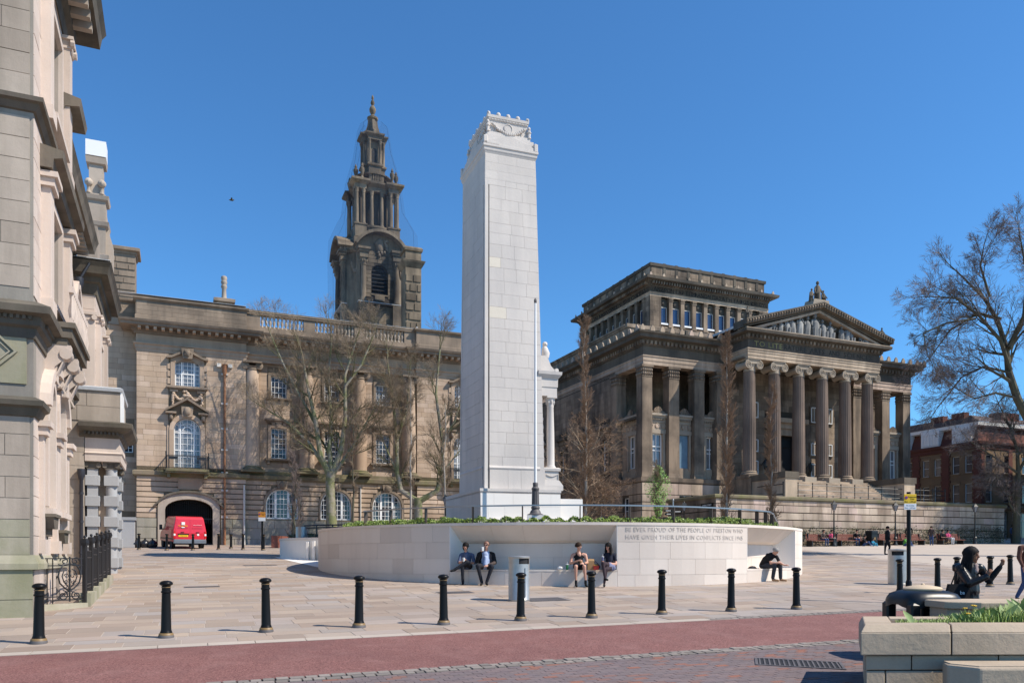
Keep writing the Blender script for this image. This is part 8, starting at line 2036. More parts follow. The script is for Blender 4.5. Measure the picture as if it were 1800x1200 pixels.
def columnar(u, Y, v0, v1, wid, seed, lab, bark='greytrunk', limb='bud', twig='bud', n=46, name='columnar_tree', P=PC2, low=.12):
    b = Vector(((u-900)/1400*Y, Y, gz((u-900)/1400*Y, Y))); T = Tree(seed); H = EYE+(980-v1)*Y/1400-b.z; W_ = wid*Y/1400
    pts = [V(T.r.gauss(0, .06)*i/6, T.r.gauss(0, .06)*i/6, H*.97*i/8) for i in range(9)]; T.trunk.tube(pts, [.085*(1-.9*i/8)*H/12+.012 for i in range(9)], 8, cap=False)
    for k in range(n):
        t = low+(1-low)*(k+T.r.random())/n; z = H*.97*t; i = min(7, int(t*8)); q = pts[i].lerp(pts[i+1], t*8-i); a = T.r.uniform(0, 6.283); L = W_*(1.0 if t < .5 else 1.15-.75*(t-.3))*T.r.uniform(.7, 1.2)*1.5
        ang = rad(T.r.uniform(22, 42)); T.grow(q, V(math.cos(a)*math.sin(ang), math.sin(a)*math.sin(ang), math.cos(ang)), max(.5, L), .028*(1.2-t), 1, P)
    return T.done(name, lab, b, bark, limb, twig)
columnar(722, 55, 900, 655, 13, 21, 'slender pale sapling standing just right of the forked tree', limb='twig', twig='twig', n=26, name='sapling', low=.3)
columnar(620, 55, 900, 700, 10, 25, 'thin dark sapling between the two bare trees', bark='darkbark', limb='darktwig', twig='twig', n=18, name='sapling', low=.3)
columnar(782, 56, 900, 700, 14, 26, 'thin upright sapling close to the left edge of the memorial pillar', limb='twig', twig='twig', n=24, name='sapling', low=.2)
columnar(518, 52, 960, 800, 17, 29, 'multi-stemmed bare dark shrub behind the curved planter', bark='darkbark', limb='darkbark', twig='darktwig', n=26, name='bare_shrub', low=.04)
PW = dict(PA, ang=(25, 65), up=(.03, .04, .02, .0), nb=(0, 6, 7), ratio=(.4, .65), lev=3, tr=.009)
columnar(1030, 48, 910, 560, 15, 31, 'tall upright bare tree right of the memorial pillar with low bushy spread', n=95)
b = Vector(((1028-900)/1400*49.5, 49.5, gz(4.5, 49.5))); T = Tree(35)
for k in range(30):
    a = T.r.uniform(0, 6.283); z = T.r.uniform(.8, 6.2); ang = rad(T.r.uniform(35, 75)); T.grow(V(0, 0, z), V(math.cos(a)*math.sin(ang), math.sin(a)*math.sin(ang), math.cos(ang)), T.r.uniform(1.9, 2.9), .05, 1, dict(PW, lev=4, nb=(0, 6, 6, 6)))
T.trunk.tube([V(0, 0, -.1), V(.05, 0, 3), V(0, 0, 7.4)], [.1, .07, .02], 8, cap=False)
T.done('bushy_tree', 'rounded brown bushy bare tree behind the upright tree, right of the memorial', b, 'darkbark', 'twig', 'bud')
columnar(1277, 49, 905, 588, 17, 41, 'tall narrow upright tree with reddish buds before the museum portico', n=120, low=.08)
columnar(1356, 49, 905, 676, 12, 43, 'shorter narrow upright tree with reddish buds, before the second portico column', n=80, low=.1)
t = columnar(1157, 45, 905, 822, 9, 47, 'small young tree in fresh green leaf behind the memorial hedge', n=34, name='green_tree', low=.25, limb='twig', twig='twig')
m_ = MB(); rr = random.Random(6); Hh = 0
for i in range(2600):
    z = 2.2+2.9*rr.random(); k = math.sin(PI*min(1, max(.02, (z-1.9)/3.4))); a = rr.uniform(0, 6.283); r = .72*k*math.sqrt(rr.random())*(.8+.35*math.sin(a*2+z*2)); p = V(r*math.cos(a), r*math.sin(a), z); s = rr.uniform(.025, .055); d = Vector((rr.gauss(0, 1), rr.gauss(0, 1), rr.gauss(0, 1))).normalized(); e = d.orthogonal().normalized()*s*.6; d *= s
    m_.add([p-d, p+e, p+d, p-e], [(0, 1, 2, 3)])
tag(m_.build('leaves', 'freshleaf', t), kind='stuff')
# big trees at the right edge
PB = dict(PA, lev=5, nb=(0, 5, 5, 5, 5), tr=.012, ratio=(.42, .66), ang=(25, 60), up=(.04, .03, .0, -.02), wob=(.1, .14, .2, .25))
PB2 = dict(PA, lev=4, nb=(0, 6, 6, 6), tr=.0085, up=(.02, .02, -.01, -.03), wob=(.08, .1, .13, .16), ang=(20, 50), ratio=(.5, .85))
b = Vector(((1832-900)/1400*46, 46, gz(30, 46))); T = Tree(53)
T.trunk.tube([V(0, 0, -.2)]+[px(u, v, 46, b) for u, v in ((1830, 900), (1822, 800), (1812, 740))], [.55, .46, .42, .36], 12, cap=False)
limbs(T, b, 46, [([(1812, 745), (1790, 700), (1776, 650), (1774, 610), (1760, 560), (1738, 520), (1700, 480)], .26, .05, 9, 2.5), ([(1776, 650), (1755, 600), (1715, 560), (1670, 530), (1630, 530)], .13, .035, 11, 2.2), ([(1774, 610), (1790, 560), (1785, 500), (1765, 450)], .16, .04, 8, 2.3), ([(1760, 560), (1730, 545), (1690, 570), (1660, 620)], .09, .03, 8, 2.2),
                 ([(1812, 745), (1840, 680), (1850, 600), (1840, 500), (1830, 440)], .25, .05, 9, 2.4), ([(1776, 655), (1740, 640), (1710, 655), (1690, 690)], .08, .03, 7, 2.0), ([(1740, 522), (1720, 470), (1722, 440)], .08, .03, 6, 1.8), ([(1715, 560), (1660, 570), (1615, 590), (1615, 620)], .07, .03, 8, 1.8), ([(1790, 700), (1750, 690), (1715, 700), (1680, 680)], .08, .03, 8, 2.0), ([(1850, 600), (1880, 540), (1910, 480)], .12, .04, 6, 2.4)], PB2, 2.2)
T.done('bare_tree', 'large bare tree with a dark curving limb filling the sky at the right edge', b, 'darkbark', 'darkbark', 'darktwig')
b = Vector(((1786-900)/1400*69, 69, gz(43, 69))); T = Tree(61)
T.trunk.tube([V(0, 0, -.2)]+[px(u, v, 69, b) for u, v in ((1787, 915), (1789, 870), (1790, 830))], [.36, .3, .24, .2], 10, cap=False)
limbs(T, b, 69, [([(1790, 835), (1788, 790), (1775, 750), (1760, 720)], .18, .05, 7, 2.6), ([(1788, 905), (1770, 885), (1768, 870), (1745, 845)], .1, .035, 6, 2.0), ([(1790, 832), (1760, 815), (1730, 800), (1700, 785)], .12, .04, 8, 2.2), ([(1790, 830), (1810, 780), (1815, 730)], .14, .04, 6, 2.6), ([(1789, 860), (1820, 830), (1840, 800)], .1, .04, 5, 2.4)], dict(PB2, nb=(0, 7, 7, 7), ang=(25, 60)), 1.5)
T.done('bare_tree', 'smaller dark bare tree in front of the brick building, right edge', b, 'darkbark', 'darkbark', 'darktwig')
# ------------------------------------------------------------------ people
def mskin(name, c, rough=.55): return mat_flat(name, c, rough, spec=.35, var=.15, nscale=6)
M['skin'] = mskin('fair_skin', C4(.52, .28, .20)); M['skin_brown'] = mskin('brown_skin', C4(.25, .115, .065)); M['hair_dark'] = mat_flat('dark_hair', C4(.012, .010, .010), .7, var=.3, spec=.15)
M['hair_brown'] = mat_flat('brown_hair', C4(.035, .02, .013), .75, var=.3, spec=.15); M['hair_grey'] = mat_flat('grey_hair', C4(.30, .28, .26), .85, var=.3, spec=.1); M['hair_thin'] = mat_flat('cropped_hair', C4(.26, .13, .09), .6)
for nm, c in (('cl_blue', C4(.085, .11, .18)), ('cl_black', C4(.010, .010, .012)), ('cl_trouser', C4(.022, .023, .03)), ('cl_brown', C4(.075, .055, .05)), ('cl_shirt', C4(.35, .42, .60)), ('cl_navy', C4(.016, .018, .032)), ('cl_tights', C4(.045, .03, .036)), ('cl_skirt', C4(.16, .17, .26)),
              ('cl_char', C4(.035, .037, .045)), ('shoe_black', C4(.012, .012, .013)), ('shoe_tan', C4(.33, .20, .11)), ('cl_rust', C4(.12, .055, .04)), ('cl_pink', C4(.55, .08, .18)), ('cl_jean', C4(.05, .08, .17)), ('cl_white', C4(.6, .6, .6)), ('cl_green', C4(.1, .3, .05)), ('cl_cyan', C4(.04, .3, .45))):
    M[nm] = mat_flat(nm, c, .8, spec=.2, var=.35, nscale=14, bump=.25)
M['cl_pink2'] = mat_flat('dusty_scarf', C4(.30, .22, .20), .8)
M['leather'] = mat_flat('black_leather', C4(.012, .012, .013), .36, spec=.4, bump=.6, nscale=5)
M['paper'] = mat_flat('paper', C4(.72, .70, .66), .7); M['kraft'] = mat_flat('kraft_paper', C4(.40, .24, .11), .8); M['redcard'] = mat_flat('red_card', C4(.55, .03, .02), .5); M['cupgreen'] = mat_flat('green_cup', C4(.02, .16, .06), .4); M['lip'] = mat_flat('lips', C4(.33, .10, .09), .45); M['eye'] = mat_flat('eye_dark', C4(.02, .015, .012), .3)
def lim(mats, nm): return mats.index(nm)
def person(lab, loc, rz, caps, vox, hair=None, extra=(), group=None, smooth=6):
    """caps: (p0, p1, r0, r1, material) tapered capsules fused into one continuous body"""
    t = thing('person', lab, 'person', loc, rz, group); mats = []
    for c in caps:
        if c[4] not in mats: mats.append(c[4])
    mb = MB()
    for p0, p1, r0, r1, m in caps:
        p0, p1 = Vector(p0), Vector(p1)
        if (p1-p0).length < 1e-4: mb.ball(p0, r0, 10, 7); continue
        d = (p1-p0).normalized(); n = 3
        pts = [p0-d*r0*.75, p0-d*r0*.3, p0, p1, p1+d*r1*.3, p1+d*r1*.75]; mb.tube(pts, [r0*.6, r0*.93, r0, r1, r1*.93, r1*.6], 9)
    o = mb.build('body', mats, t, auto=False)
    md = o.modifiers.new('remesh', 'REMESH'); md.mode = 'VOXEL'; md.voxel_size = vox; md.use_smooth_shade = True
    sm = o.modifiers.new('smooth', 'SMOOTH'); sm.factor = .5; sm.iterations = smooth
    dg = bpy.context.evaluated_depsgraph_get(); me = bpy.data.meshes.new_from_object(o.evaluated_get(dg)); o.modifiers.clear(); old = o.data; o.data = me; bpy.data.meshes.remove(old)
    me.materials.clear()
    for m in mats: me.materials.append(M[m])
    C_ = [(Vector(a), Vector(b_)-Vector(a), max(1e-9, (Vector(b_)-Vector(a)).length_squared), r0, r1, lim(mats, m)) for a, b_, r0, r1, m in caps]; idx = []
    for f in me.polygons:
        c = f.center; best = 9; bi = 0
        for a, ab, l2, r0, r1, m in C_:
            s = min(1, max(0, (c-a).dot(ab)/l2)); d = (c-a-ab*s).length-(r0+(r1-r0)*s)
            if d < best: best = d; bi = m
        idx.append(bi)
    me.polygons.foreach_set('material_index', idx); me.polygons.foreach_set('use_smooth', [True]*len(idx)); me.update()
    for nm, mb_, mt in list(extra)+([('hair', hair[0], hair[1])] if hair else []): mb_.build(nm, mt, t)
    return t
def hand(p, fwd, up, mat, s=1.0, curl=.6):
    """palm, four unequal bent fingers and a thumb leaving the side of the palm"""
    p, f, u = Vector(p), Vector(fwd).normalized(), Vector(up).normalized(); u = (u-f*u.dot(f)).normalized(); w = f.cross(u); k = .5*s; out = [(p, p+f*.07*s, .026*s, .03*s, mat)]
    for i, L in enumerate((.068, .08, .075, .058)):
        b_ = p+f*.085*s+w*(i-1.5)*.019*s; m1 = b_+(f*math.cos(curl*.5)-u*math.sin(curl*.5))*L*.5*s; e = m1+(f*math.cos(curl*1.6)-u*math.sin(curl*1.6))*L*.5*s; out += [(b_, m1, .0095*s, .009*s, mat), (m1, e, .009*s, .0075*s, mat)]
    b_ = p+f*.02*s-w*.028*s; m1 = b_+(f*.6-w*.7-u*.25)*.035*s; out += [(b_, m1, .012*s, .011*s, mat), (m1, m1+(f*.9-u*.5)*.03*s, .01*s, .008*s, mat)]
    return out
def head(c, look, mat, s=1.0, tilt=(0, 0, 1)):
    """skull, jaw, nose, ears; returns capsules and the face axes"""
    c = Vector(c); f = Vector(look).normalized(); u = Vector(tilt); u = (u-f*u.dot(f)).normalized(); w = f.cross(u)
    L = [(c-f*.018*s+u*.025*s, c-f*.01*s+u*.03*s, .083*s, .083*s, mat), (c+f*.022*s-u*.01*s, c+f*.035*s-u*.055*s, .066*s, .05*s, mat), (c+f*.05*s-u*.085*s, c+f*.052*s-u*.09*s, .032*s, .03*s, mat),
         (c+f*.088*s+u*.008*s, c+f*.104*s-u*.022*s, .010*s, .014*s, mat), (c+w*.08*s-u*.0*s, c+w*.082*s-u*.02*s, .014*s, .012*s, mat), (c-w*.08*s-u*.0*s, c-w*.082*s-u*.02*s, .014*s, .012*s, mat), (c+f*.082*s-u*.05*s-w*.012*s, c+f*.082*s-u*.05*s+w*.012*s, .011*s, .011*s, 'lip'),
         (c+f*.074*s+u*.03*s-w*.035*s, c+f*.074*s+u*.03*s+w*.035*s, .016*s, .016*s, mat)]
    return L, f, u, w
def eyes(c, f, u, w, s=1.0):
    mb = MB()
    for k in (-1, 1): mb.ball(Vector(c)+f*.083*s+u*.012*s+w*k*.03*s, (.012*s, .012*s, .008*s), 8, 5); mb.tube([Vector(c)+f*.09*s+u*.036*s+w*k*.015*s, Vector(c)+f*.086*s+u*.038*s+w*k*.046*s], .005*s, 4)
    return mb
def hair_cap(c, f, u, w, s=1.0, thick=1.0, back=0.0, fringe=0.0, seed=0):
    mb = MB(); c = Vector(c); r = random.Random(seed); nu, nv = 22, 10; vs = []; fs = []
    for j in range(nv+1):
        b_ = PI*.5-j/nv*PI*.66
        for i in range(nu):
            a = 2*PI*i/nu; front = max(0, math.cos(a)); bb = b_+(front**2)*(.62-fringe)*(j/nv)*1.15
            R0 = .1*s*thick+.004*s*math.sin(a*9+j)+r.uniform(-.002, .002)*s
            vs.append(c-f*.016*s+u*(.028*s+R0*1.0*math.sin(bb))+(f*math.cos(a)*1.02+w*math.sin(a)*.93)*R0*math.cos(bb))
    for j in range(nv):
        for i in range(nu): k = (i+1) % nu; fs.append((j*nu+i, (j+1)*nu+i, (j+1)*nu+k, j*nu+k))
    mb.smooth = True; mb.add(vs, fs); mb.smooth = False
    return mb
def cup(loc, lab, mat, r=.04, h=.11, lid='white', straw=False, up=(0, 0, 1), rx=0):
    t = thing('drink_cup', lab, 'cup', loc); t.rotation_euler = (rx, 0, .2); m_ = MB(); m_.lathe([(r*.75, 0), (r, h)], 14); m_.build('cup', mat, t); m_ = MB(); m_.lathe([(r*1.06, h), (r*1.06, h+.012), (r*.8, h+.016), (0, h+.016)], 14); m_.build('cup_lid', lid, t)
    if straw: m_ = MB(); m_.tube([(0, 0, h), (.008, 0, h+.09)], .005, 5); m_.build('straw', 'white', t)
    return t
def seat_base(u, dr=.0):
    """ground point at the wall foot and bearing for a photo column"""
    q = (u-900)/1400; R2 = RR; a = 1+q*q; b_ = -2*(q*CX+CY); c = CX*CX+CY*CY-R2*R2; Y = (-b_-math.sqrt(b_*b_-4*a*c))/(2*a); X = q*Y; return Vector((X, Y, gz(X, Y-.25))), Y
VX = .015
# --- two men at the left of the alcove
def W(L): return [tuple(x) for x in L]
g, Y = seat_base(820); gz0 = g.z; sh = SEAT-g.z
H0 = (-.03, -.02, sh+.73); hl, f, u, w = head(H0, (.12, -1, -.12), 'skin', 1.0, (.18, 0, 1))
caps = hl+[((0, .12, sh+.09), (0, .10, sh+.30), .15, .14, 'cl_blue'), ((0, .10, sh+.28), (0, .08, sh+.46), .15, .13, 'cl_blue'), ((-.15, .08, sh+.47), (.15, .08, sh+.47), .07, .07, 'cl_blue'), ((-.01, .06, sh+.5), (-.02, .02, sh+.62), .055, .05, 'skin'),
  ((-.18, .08, sh+.46), (-.24, -.02, sh+.22), .062, .055, 'cl_blue'), ((.19, .08, sh+.46), (.25, .0, sh+.2), .062, .052, 'cl_blue'), ((-.24, -.02, sh+.22), (-.13, -.22, sh+.24), .042, .032, 'skin'), ((.25, .0, sh+.2), (-.0, -.2, sh+.25), .042, .032, 'skin'),
  ((-.09, .1, sh+.1), (-.11, -.3, sh+.12), .1, .075, 'cl_trouser'), ((-.11, -.3, sh+.1), (-.10, -.26, .10), .066, .05, 'cl_trouser'), ((-.10, -.26, .07), (-.09, -.42, .04), .045, .036, 'shoe_black'),
  ((.1, .1, sh+.1), (.03, -.32, sh+.24), .1, .078, 'cl_trouser'), ((.03, -.32, sh+.24), (-.32, -.36, sh+.02), .068, .05, 'cl_trouser'), ((-.34, -.36, sh+.0), (-.46, -.42, sh-.04), .045, .038, 'shoe_black')]
caps += hand((-.1, -.24, sh+.25), (.5, -.3, .45), (-.3, -.6, .6), 'skin', 1.0, 1.0)+hand((-.02, -.22, sh+.26), (-.75, -.35, .25), (.2, -.4, .8), 'skin', 1.0, 1.1)
hm = hair_cap(H0, f, u, w, 1.0, 1.1, fringe=.28, seed=1); hm.ball(Vector(H0)-f*.05-u*.05, (.085, .07, .085), 10, 7)
person('man in blue shirt, legs crossed, holding a paper cup on the memorial seat', g, 0, caps, VX, (hm, 'hair_dark'), [('eyes', eyes(H0, f, u, w), 'eye')])
cup(g+Vector((-.07, -.3, sh+.25)), 'white paper cup held by the man in the blue shirt', 'paper')
g, Y = seat_base(853); sh = SEAT-g.z
H0 = (.04, .0, sh+.77); hl, f, u, w = head(H0, (-.35, -1, -.02), 'skin', 1.02)
caps = hl+[((0, .14, sh+.1), (.01, .10, sh+.3), .17, .16, 'cl_shirt'), ((.01, .1, sh+.3), (.02, .08, sh+.48), .15, .13, 'cl_shirt'), ((-.13, .12, sh+.12), (-.11, .1, sh+.46), .11, .09, 'cl_black'), ((.15, .12, sh+.12), (.13, .1, sh+.46), .11, .09, 'cl_brown'), ((-.16, .1, sh+.5), (.19, .1, sh+.5), .075, .075, 'cl_black'), ((.03, .07, sh+.53), (.03, .03, sh+.66), .058, .054, 'skin'),
  ((-.2, .1, sh+.49), (-.27, -.06, sh+.24), .07, .06, 'cl_black'), ((-.27, -.06, sh+.24), (-.13, -.2, sh+.54), .058, .04, 'cl_black'), ((.24, .1, sh+.49), (.31, .02, sh+.22), .07, .062, 'cl_black'), ((.31, .02, sh+.22), (.1, -.2, sh+.14), .06, .042, 'cl_brown'),
  ((-.1, .1, sh+.1), (-.22, -.34, sh+.12), .105, .08, 'cl_trouser'), ((-.22, -.34, sh+.12), (-.1, -.24, .10), .07, .05, 'cl_trouser'), ((-.1, -.24, .06), (-.12, -.42, .04), .045, .036, 'shoe_black'), ((.11, .1, sh+.1), (.22, -.34, sh+.1), .105, .08, 'cl_trouser'), ((.22, -.34, sh+.1), (.05, -.3, .10), .07, .05, 'cl_trouser'), ((.05, -.3, .06), (.08, -.46, .04), .045, .036, 'shoe_black'), ((.0, -.08, sh+.16), (.02, -.06, sh+.38), .075, .06, 'cl_shirt')]
caps += hand((-.12, -.2, sh+.55), (.3, -.1, .9), (-.4, -.8, .1), 'skin', 1.0, 1.0)+hand((.08, -.22, sh+.13), (-.8, -.4, -.1), (0, -.5, .8), 'skin', 1.05, .9)
hm = hair_cap(H0, f, u, w, 1.02, .99, fringe=-.25, seed=2); gl = MB()
for k in (-1, 1): gl.ball(Vector(H0)+f*.09+u*.012+w*k*.035, (.03, .012, .02), 8, 5); gl.tube([Vector(H0)+f*.085+u*.015+w*k*.06, Vector(H0)-f*.0+u*.015+w*k*.09], .006, 4)
person('balding man in glasses and dark brown jacket drinking from a cup on the memorial seat', g, 0, caps, VX, (hm, 'hair_thin'), [('glasses', gl, 'eye')])
cup(g+Vector((-.075, -.26, sh+.58)), 'clear cup lifted to the mouth of the man in the brown jacket', 'cl_white', rx=-.3)
# --- young man in a vest and woman in sunglasses
g, Y = seat_base(1018); sh = SEAT-g.z
H0 = (-.02, -.04, sh+.72); hl, f, u, w = head(H0, (.85, -.6, -.15), 'skin', 1.0)
caps = hl+[((0, .1, sh+.1), (-.01, .06, sh+.3), .15, .135, 'cl_black'), ((-.01, .06, sh+.3), (-.01, .04, sh+.42), .14, .12, 'cl_black'), ((-.12, .04, sh+.4), (-.08, .05, sh+.53), .05, .03, 'cl_black'), ((.11, .04, sh+.4), (.08, .05, sh+.53), .05, .03, 'cl_black'), ((-.17, .06, sh+.47), (.16, .06, sh+.47), .058, .058, 'skin'), ((0, -.02, sh+.46), (-.01, .0, sh+.5), .07, .07, 'skin'), ((-.01, .03, sh+.5), (-.02, -.02, sh+.62), .056, .05, 'skin'),
  ((-.2, .06, sh+.46), (-.27, -.02, sh+.2), .056, .046, 'skin'), ((-.27, -.02, sh+.2), (-.06, -.26, sh+.28), .044, .03, 'skin'), ((.2, .06, sh+.46), (.25, -.02, sh+.22), .056, .046, 'skin'), ((.25, -.02, sh+.22), (.12, -.26, sh+.2), .044, .03, 'skin'),
  ((-.09, .1, sh+.1), (-.12, -.26, sh+.13), .1, .085, 'cl_navy'), ((.1, .1, sh+.1), (.13, -.26, sh+.13), .1, .085, 'cl_navy'), ((-.12, -.28, sh+.12), (-.13, -.34, sh+.1), .066, .062, 'skin'), ((.13, -.28, sh+.12), (.13, -.34, sh+.1), .066, .062, 'skin'), ((-.13, -.34, sh+.08), (-.12, -.3, .22), .058, .036, 'skin'), ((.13, -.34, sh+.08), (.17, -.3, .22), .058, .036, 'skin'), ((-.12, -.3, .2), (-.12, -.3, .1), .045, .045, 'shoe_black'), ((.17, -.3, .2), (.18, -.3, .1), .045, .045, 'shoe_black'), ((-.12, -.3, .07), (-.11, -.46, .04), .045, .036, 'shoe_black'), ((.18, -.3, .07), (.2, -.46, .04), .045, .036, 'shoe_black')]
caps += hand((-.05, -.27, sh+.29), (.9, -.3, .1), (.1, -.3, .9), 'skin', 1.0, .9)+hand((.11, -.28, sh+.2), (-.7, -.5, 0), (0, -.4, .8), 'skin', 1.0, .8)
hm = hair_cap(H0, f, u, w, 1.0, 1.07, fringe=.0, seed=3)
person('young man in black vest and shorts with bare arms, eating on the memorial seat', g, 0, caps, VX, (hm, 'hair_brown'), [('eyes', eyes(H0, f, u, w), 'eye')])
def prop(name, lab, cat, loc, parts, rz=0):
    t = thing(name, lab, cat, loc, rz)
    for nm, mb_, mt in parts: mb_.build(nm, mt, t)
    return t
a = MB(); a.add([(-.17, -.1, .03), (0, -.12, -.01), (.17, -.1, .05), (-.17, .1, .03), (0, .08, -.01), (.17, .1, .05)], [(0, 1, 4, 3), (1, 2, 5, 4), (3, 4, 1, 0), (4, 5, 2, 1)]); b_ = MB(); b_.ball((.02, -.02, .03), (.05, .04, .025), 8, 5)
prop('food_wrapper', 'opened white paper wrapper on the lap of the man in the vest', 'wrapper', g+Vector((.02, -.2, sh+.215)), [('sheet', a, 'paper'), ('food', b_, 'kraft')])
a = MB(); a.frustum((-.1, .1, -.07, .07, 0), (-.11, .11, -.08, .05, .28)); b_ = MB(); b_.frustum((-.11, .11, -.08, .05, .28), (-.07, .1, -.05, .0, .34)); prop('paper_bag', 'brown paper takeaway bag between the young man and the woman', 'bag', g+Vector((.36, .05, sh)), [('bag', a, 'kraft'), ('fold', b_, 'kraft')])
a = MB(); a.frustum((-.07, .07, -.05, .05, 0), (-.085, .085, -.06, .06, .13)); b_ = MB()
for k in range(6): b_.box(-.06+k*.02, -.05+k*.02, -.03+.01*(k % 3), -.02+.01*(k % 3), .1, .16+.01*(k % 2))
prop('fries_carton', 'red cardboard food carton beside the brown paper bag', 'carton', g+Vector((.52, -.06, sh)), [('carton', a, 'redcard'), ('fries', b_, 'yellow')])
cup(g+Vector((-.38, -.1, sh)), 'green takeaway cup standing left of the man in the vest', 'cupgreen', .045, .16, 'white', True)
a = MB(); a.ball((0, 0, .05), (.09, .06, .06), 7, 5); a.v = [(x+.02*math.sin(z*90), y+.02*math.cos(x*80), z) for x, y, z in a.v]; prop('crumpled_wrapper', 'crumpled pale wrapper at the seat edge, left of the green cup', 'wrapper', g+Vector((-.6, -.05, sh)), [('wrapper', a, 'paper')])
g, Y = seat_base(1069); sh = SEAT-g.z
H0 = (.0, .0, sh+.72); hl, f, u, w = head(H0, (-.75, -.75, -.05), 'skin', .96)
caps = hl+[((.05, .12, sh+.1), (.05, .1, sh+.3), .14, .12, 'cl_navy'), ((.05, .1, sh+.3), (.04, .08, sh+.46), .13, .11, 'cl_navy'), ((-.1, .08, sh+.46), (.19, .08, sh+.46), .062, .062, 'cl_navy'), ((.03, .06, sh+.5), (.01, .02, sh+.62), .048, .045, 'skin'), ((-.12, .08, sh+.45), (-.18, -.02, sh+.24), .055, .045, 'cl_navy'), ((-.18, -.02, sh+.24), (-.2, -.2, sh+.3), .038, .028, 'skin'), ((.21, .08, sh+.45), (.24, .03, sh+.28), .056, .05, 'cl_navy'), ((.24, .03, sh+.28), (.24, -.02, sh+.18), .042, .04, 'skin'), ((.24, -.02, sh+.17), (-.1, -.2, sh+.22), .04, .028, 'skin'),
  ((.1, .12, sh+.1), (.0, -.12, sh+.13), .125, .11, 'cl_skirt'), ((.12, .1, sh+.08), (.13, -.1, sh+.06), .12, .1, 'cl_skirt'), ((.0, -.12, sh+.14), (-.2, -.34, sh+.2), .09, .07, 'cl_tights'), ((-.2, -.34, sh+.2), (-.14, -.4, .27), .062, .04, 'cl_tights'), ((-.14, -.4, .25), (-.08, -.54, .24), .042, .034, 'shoe_black'), ((.1, -.08, sh+.06), (-.1, -.3, sh+.02), .085, .065, 'cl_tights'), ((-.1, -.3, sh+.0), (-.15, -.26, .12), .058, .04, 'cl_tights'), ((-.15, -.26, .06), (-.17, -.42, .04), .042, .034, 'shoe_black')]
caps += hand((-.19, -.2, sh+.3), (-.1, -.3, .8), (-.8, -.3, .1), 'skin', .95, 1.0)+hand((-.11, -.2, sh+.22), (-.8, -.2, .3), (0, -.6, .6), 'skin', .95, 1.0)
hm = hair_cap(H0, f, u, w, .96, 1.12, fringe=.12, seed=4)
for k in range(15): a_k = PI*.5+k*PI/14; d = f*math.cos(a_k)+w*math.sin(a_k); hm.tube([Vector(H0)+d*.085, Vector(H0)+d*.1-u*.12, Vector(H0)+d*.11-u*.25+f*.02], [.032, .036, .016], 6)
gl = MB()
for k in (-1, 1): gl.ball(Vector(H0)+f*.082+u*.012+w*k*.034, (.034, .02, .024), 8, 5)
person('woman with long dark hair and sunglasses, legs crossed, holding a drink on the memorial seat', g, 0, caps, VX, (hm, 'hair_dark'), [('sunglasses', gl, 'black')])
cup(g+Vector((-.2, -.27, sh+.28)), 'pale cup with a straw held by the woman in sunglasses', 'cl_skirt', .04, .12, 'white', True)
a = MB(); a.ball((0, 0, .09), (.15, .1, .1), 10, 7); b_ = MB(); b_.tube([(-.1, 0, .15), (0, 0, .26), (.1, 0, .15)], .012, 5); prop('handbag', 'small dark handbag on the seat beside the woman in sunglasses', 'bag', g+Vector((-.38, .08, sh)), [('bag', a, 'cl_navy'), ('strap', b_, 'cl_navy')])
# --- older man leaning forward in the right alcove
g, Y = seat_base(1350); sh = SEAT-g.z; H0 = (.17, -.28, sh+.60)
hl, f, u, w = head(H0, (.75, -.45, -.62), 'skin', 1.02, (.3, -.3, 1))
caps = hl+[((-.12, .08, sh+.12), (-.06, -.02, sh+.3), .155, .15, 'cl_black'), ((-.06, -.02, sh+.3), (.06, -.16, sh+.44), .15, .13, 'cl_black'), ((-.04, -.06, sh+.47), (.2, -.22, sh+.42), .068, .065, 'cl_black'), ((.08, -.18, sh+.47), (.13, -.24, sh+.54), .058, .056, 'skin'), ((-.03, -.08, sh+.46), (.0, -.24, sh+.28), .066, .06, 'cl_black'), ((.0, -.24, sh+.27), (.0, -.3, sh+.2), .046, .044, 'skin'), ((.0, -.3, sh+.2), (.25, -.42, sh+.2), .044, .032, 'skin'), ((.22, -.22, sh+.42), (.26, -.34, sh+.26), .062, .055, 'cl_black'), ((.26, -.34, sh+.26), (.26, -.38, sh+.22), .046, .042, 'skin'), ((.26, -.38, sh+.22), (.42, -.46, sh+.12), .042, .03, 'skin'),
  ((-.18, .08, sh+.1), (.12, -.34, sh+.12), .11, .085, 'cl_char'), ((.12, -.34, sh+.1), (.06, -.32, .13), .075, .062, 'cl_char'), ((.06, -.32, .06), (.22, -.42, .04), .048, .038, 'shoe_tan'), ((.02, .08, sh+.1), (.32, -.3, sh+.12), .11, .085, 'cl_char'), ((.32, -.3, sh+.1), (.33, -.3, .13), .075, .062, 'cl_char'), ((.33, -.3, .06), (.49, -.4, .04), .048, .038, 'shoe_tan')]
caps += hand((.24, -.42, sh+.2), (.8, -.3, -.15), (.1, -.2, .9), 'skin', 1.05, .9)+hand((.42, -.46, sh+.12), (.8, -.2, .1), (.0, -.5, .8), 'skin', 1.05, .9)
hm = hair_cap(H0, f, u, w, 1.02, 1.04, fringe=-.12, seed=5)
person('older grey-haired man in black polo, hunched forward in the right alcove', g, 0, caps, VX, (hm, 'hair_grey'), [('eyes', eyes(H0, f, u, w), 'eye')])
a = MB(); a.ball((0, 0, 0), (.15, .13, .085), 12, 6); a.box(-.19, .19, -.16, .16, -.01, .004); prop('flat_cap', 'small dark flat cap left on the seat beside the older man', 'cap', g+Vector((-.52, .06, sh+.01)), [('cap', a, 'cl_char')])
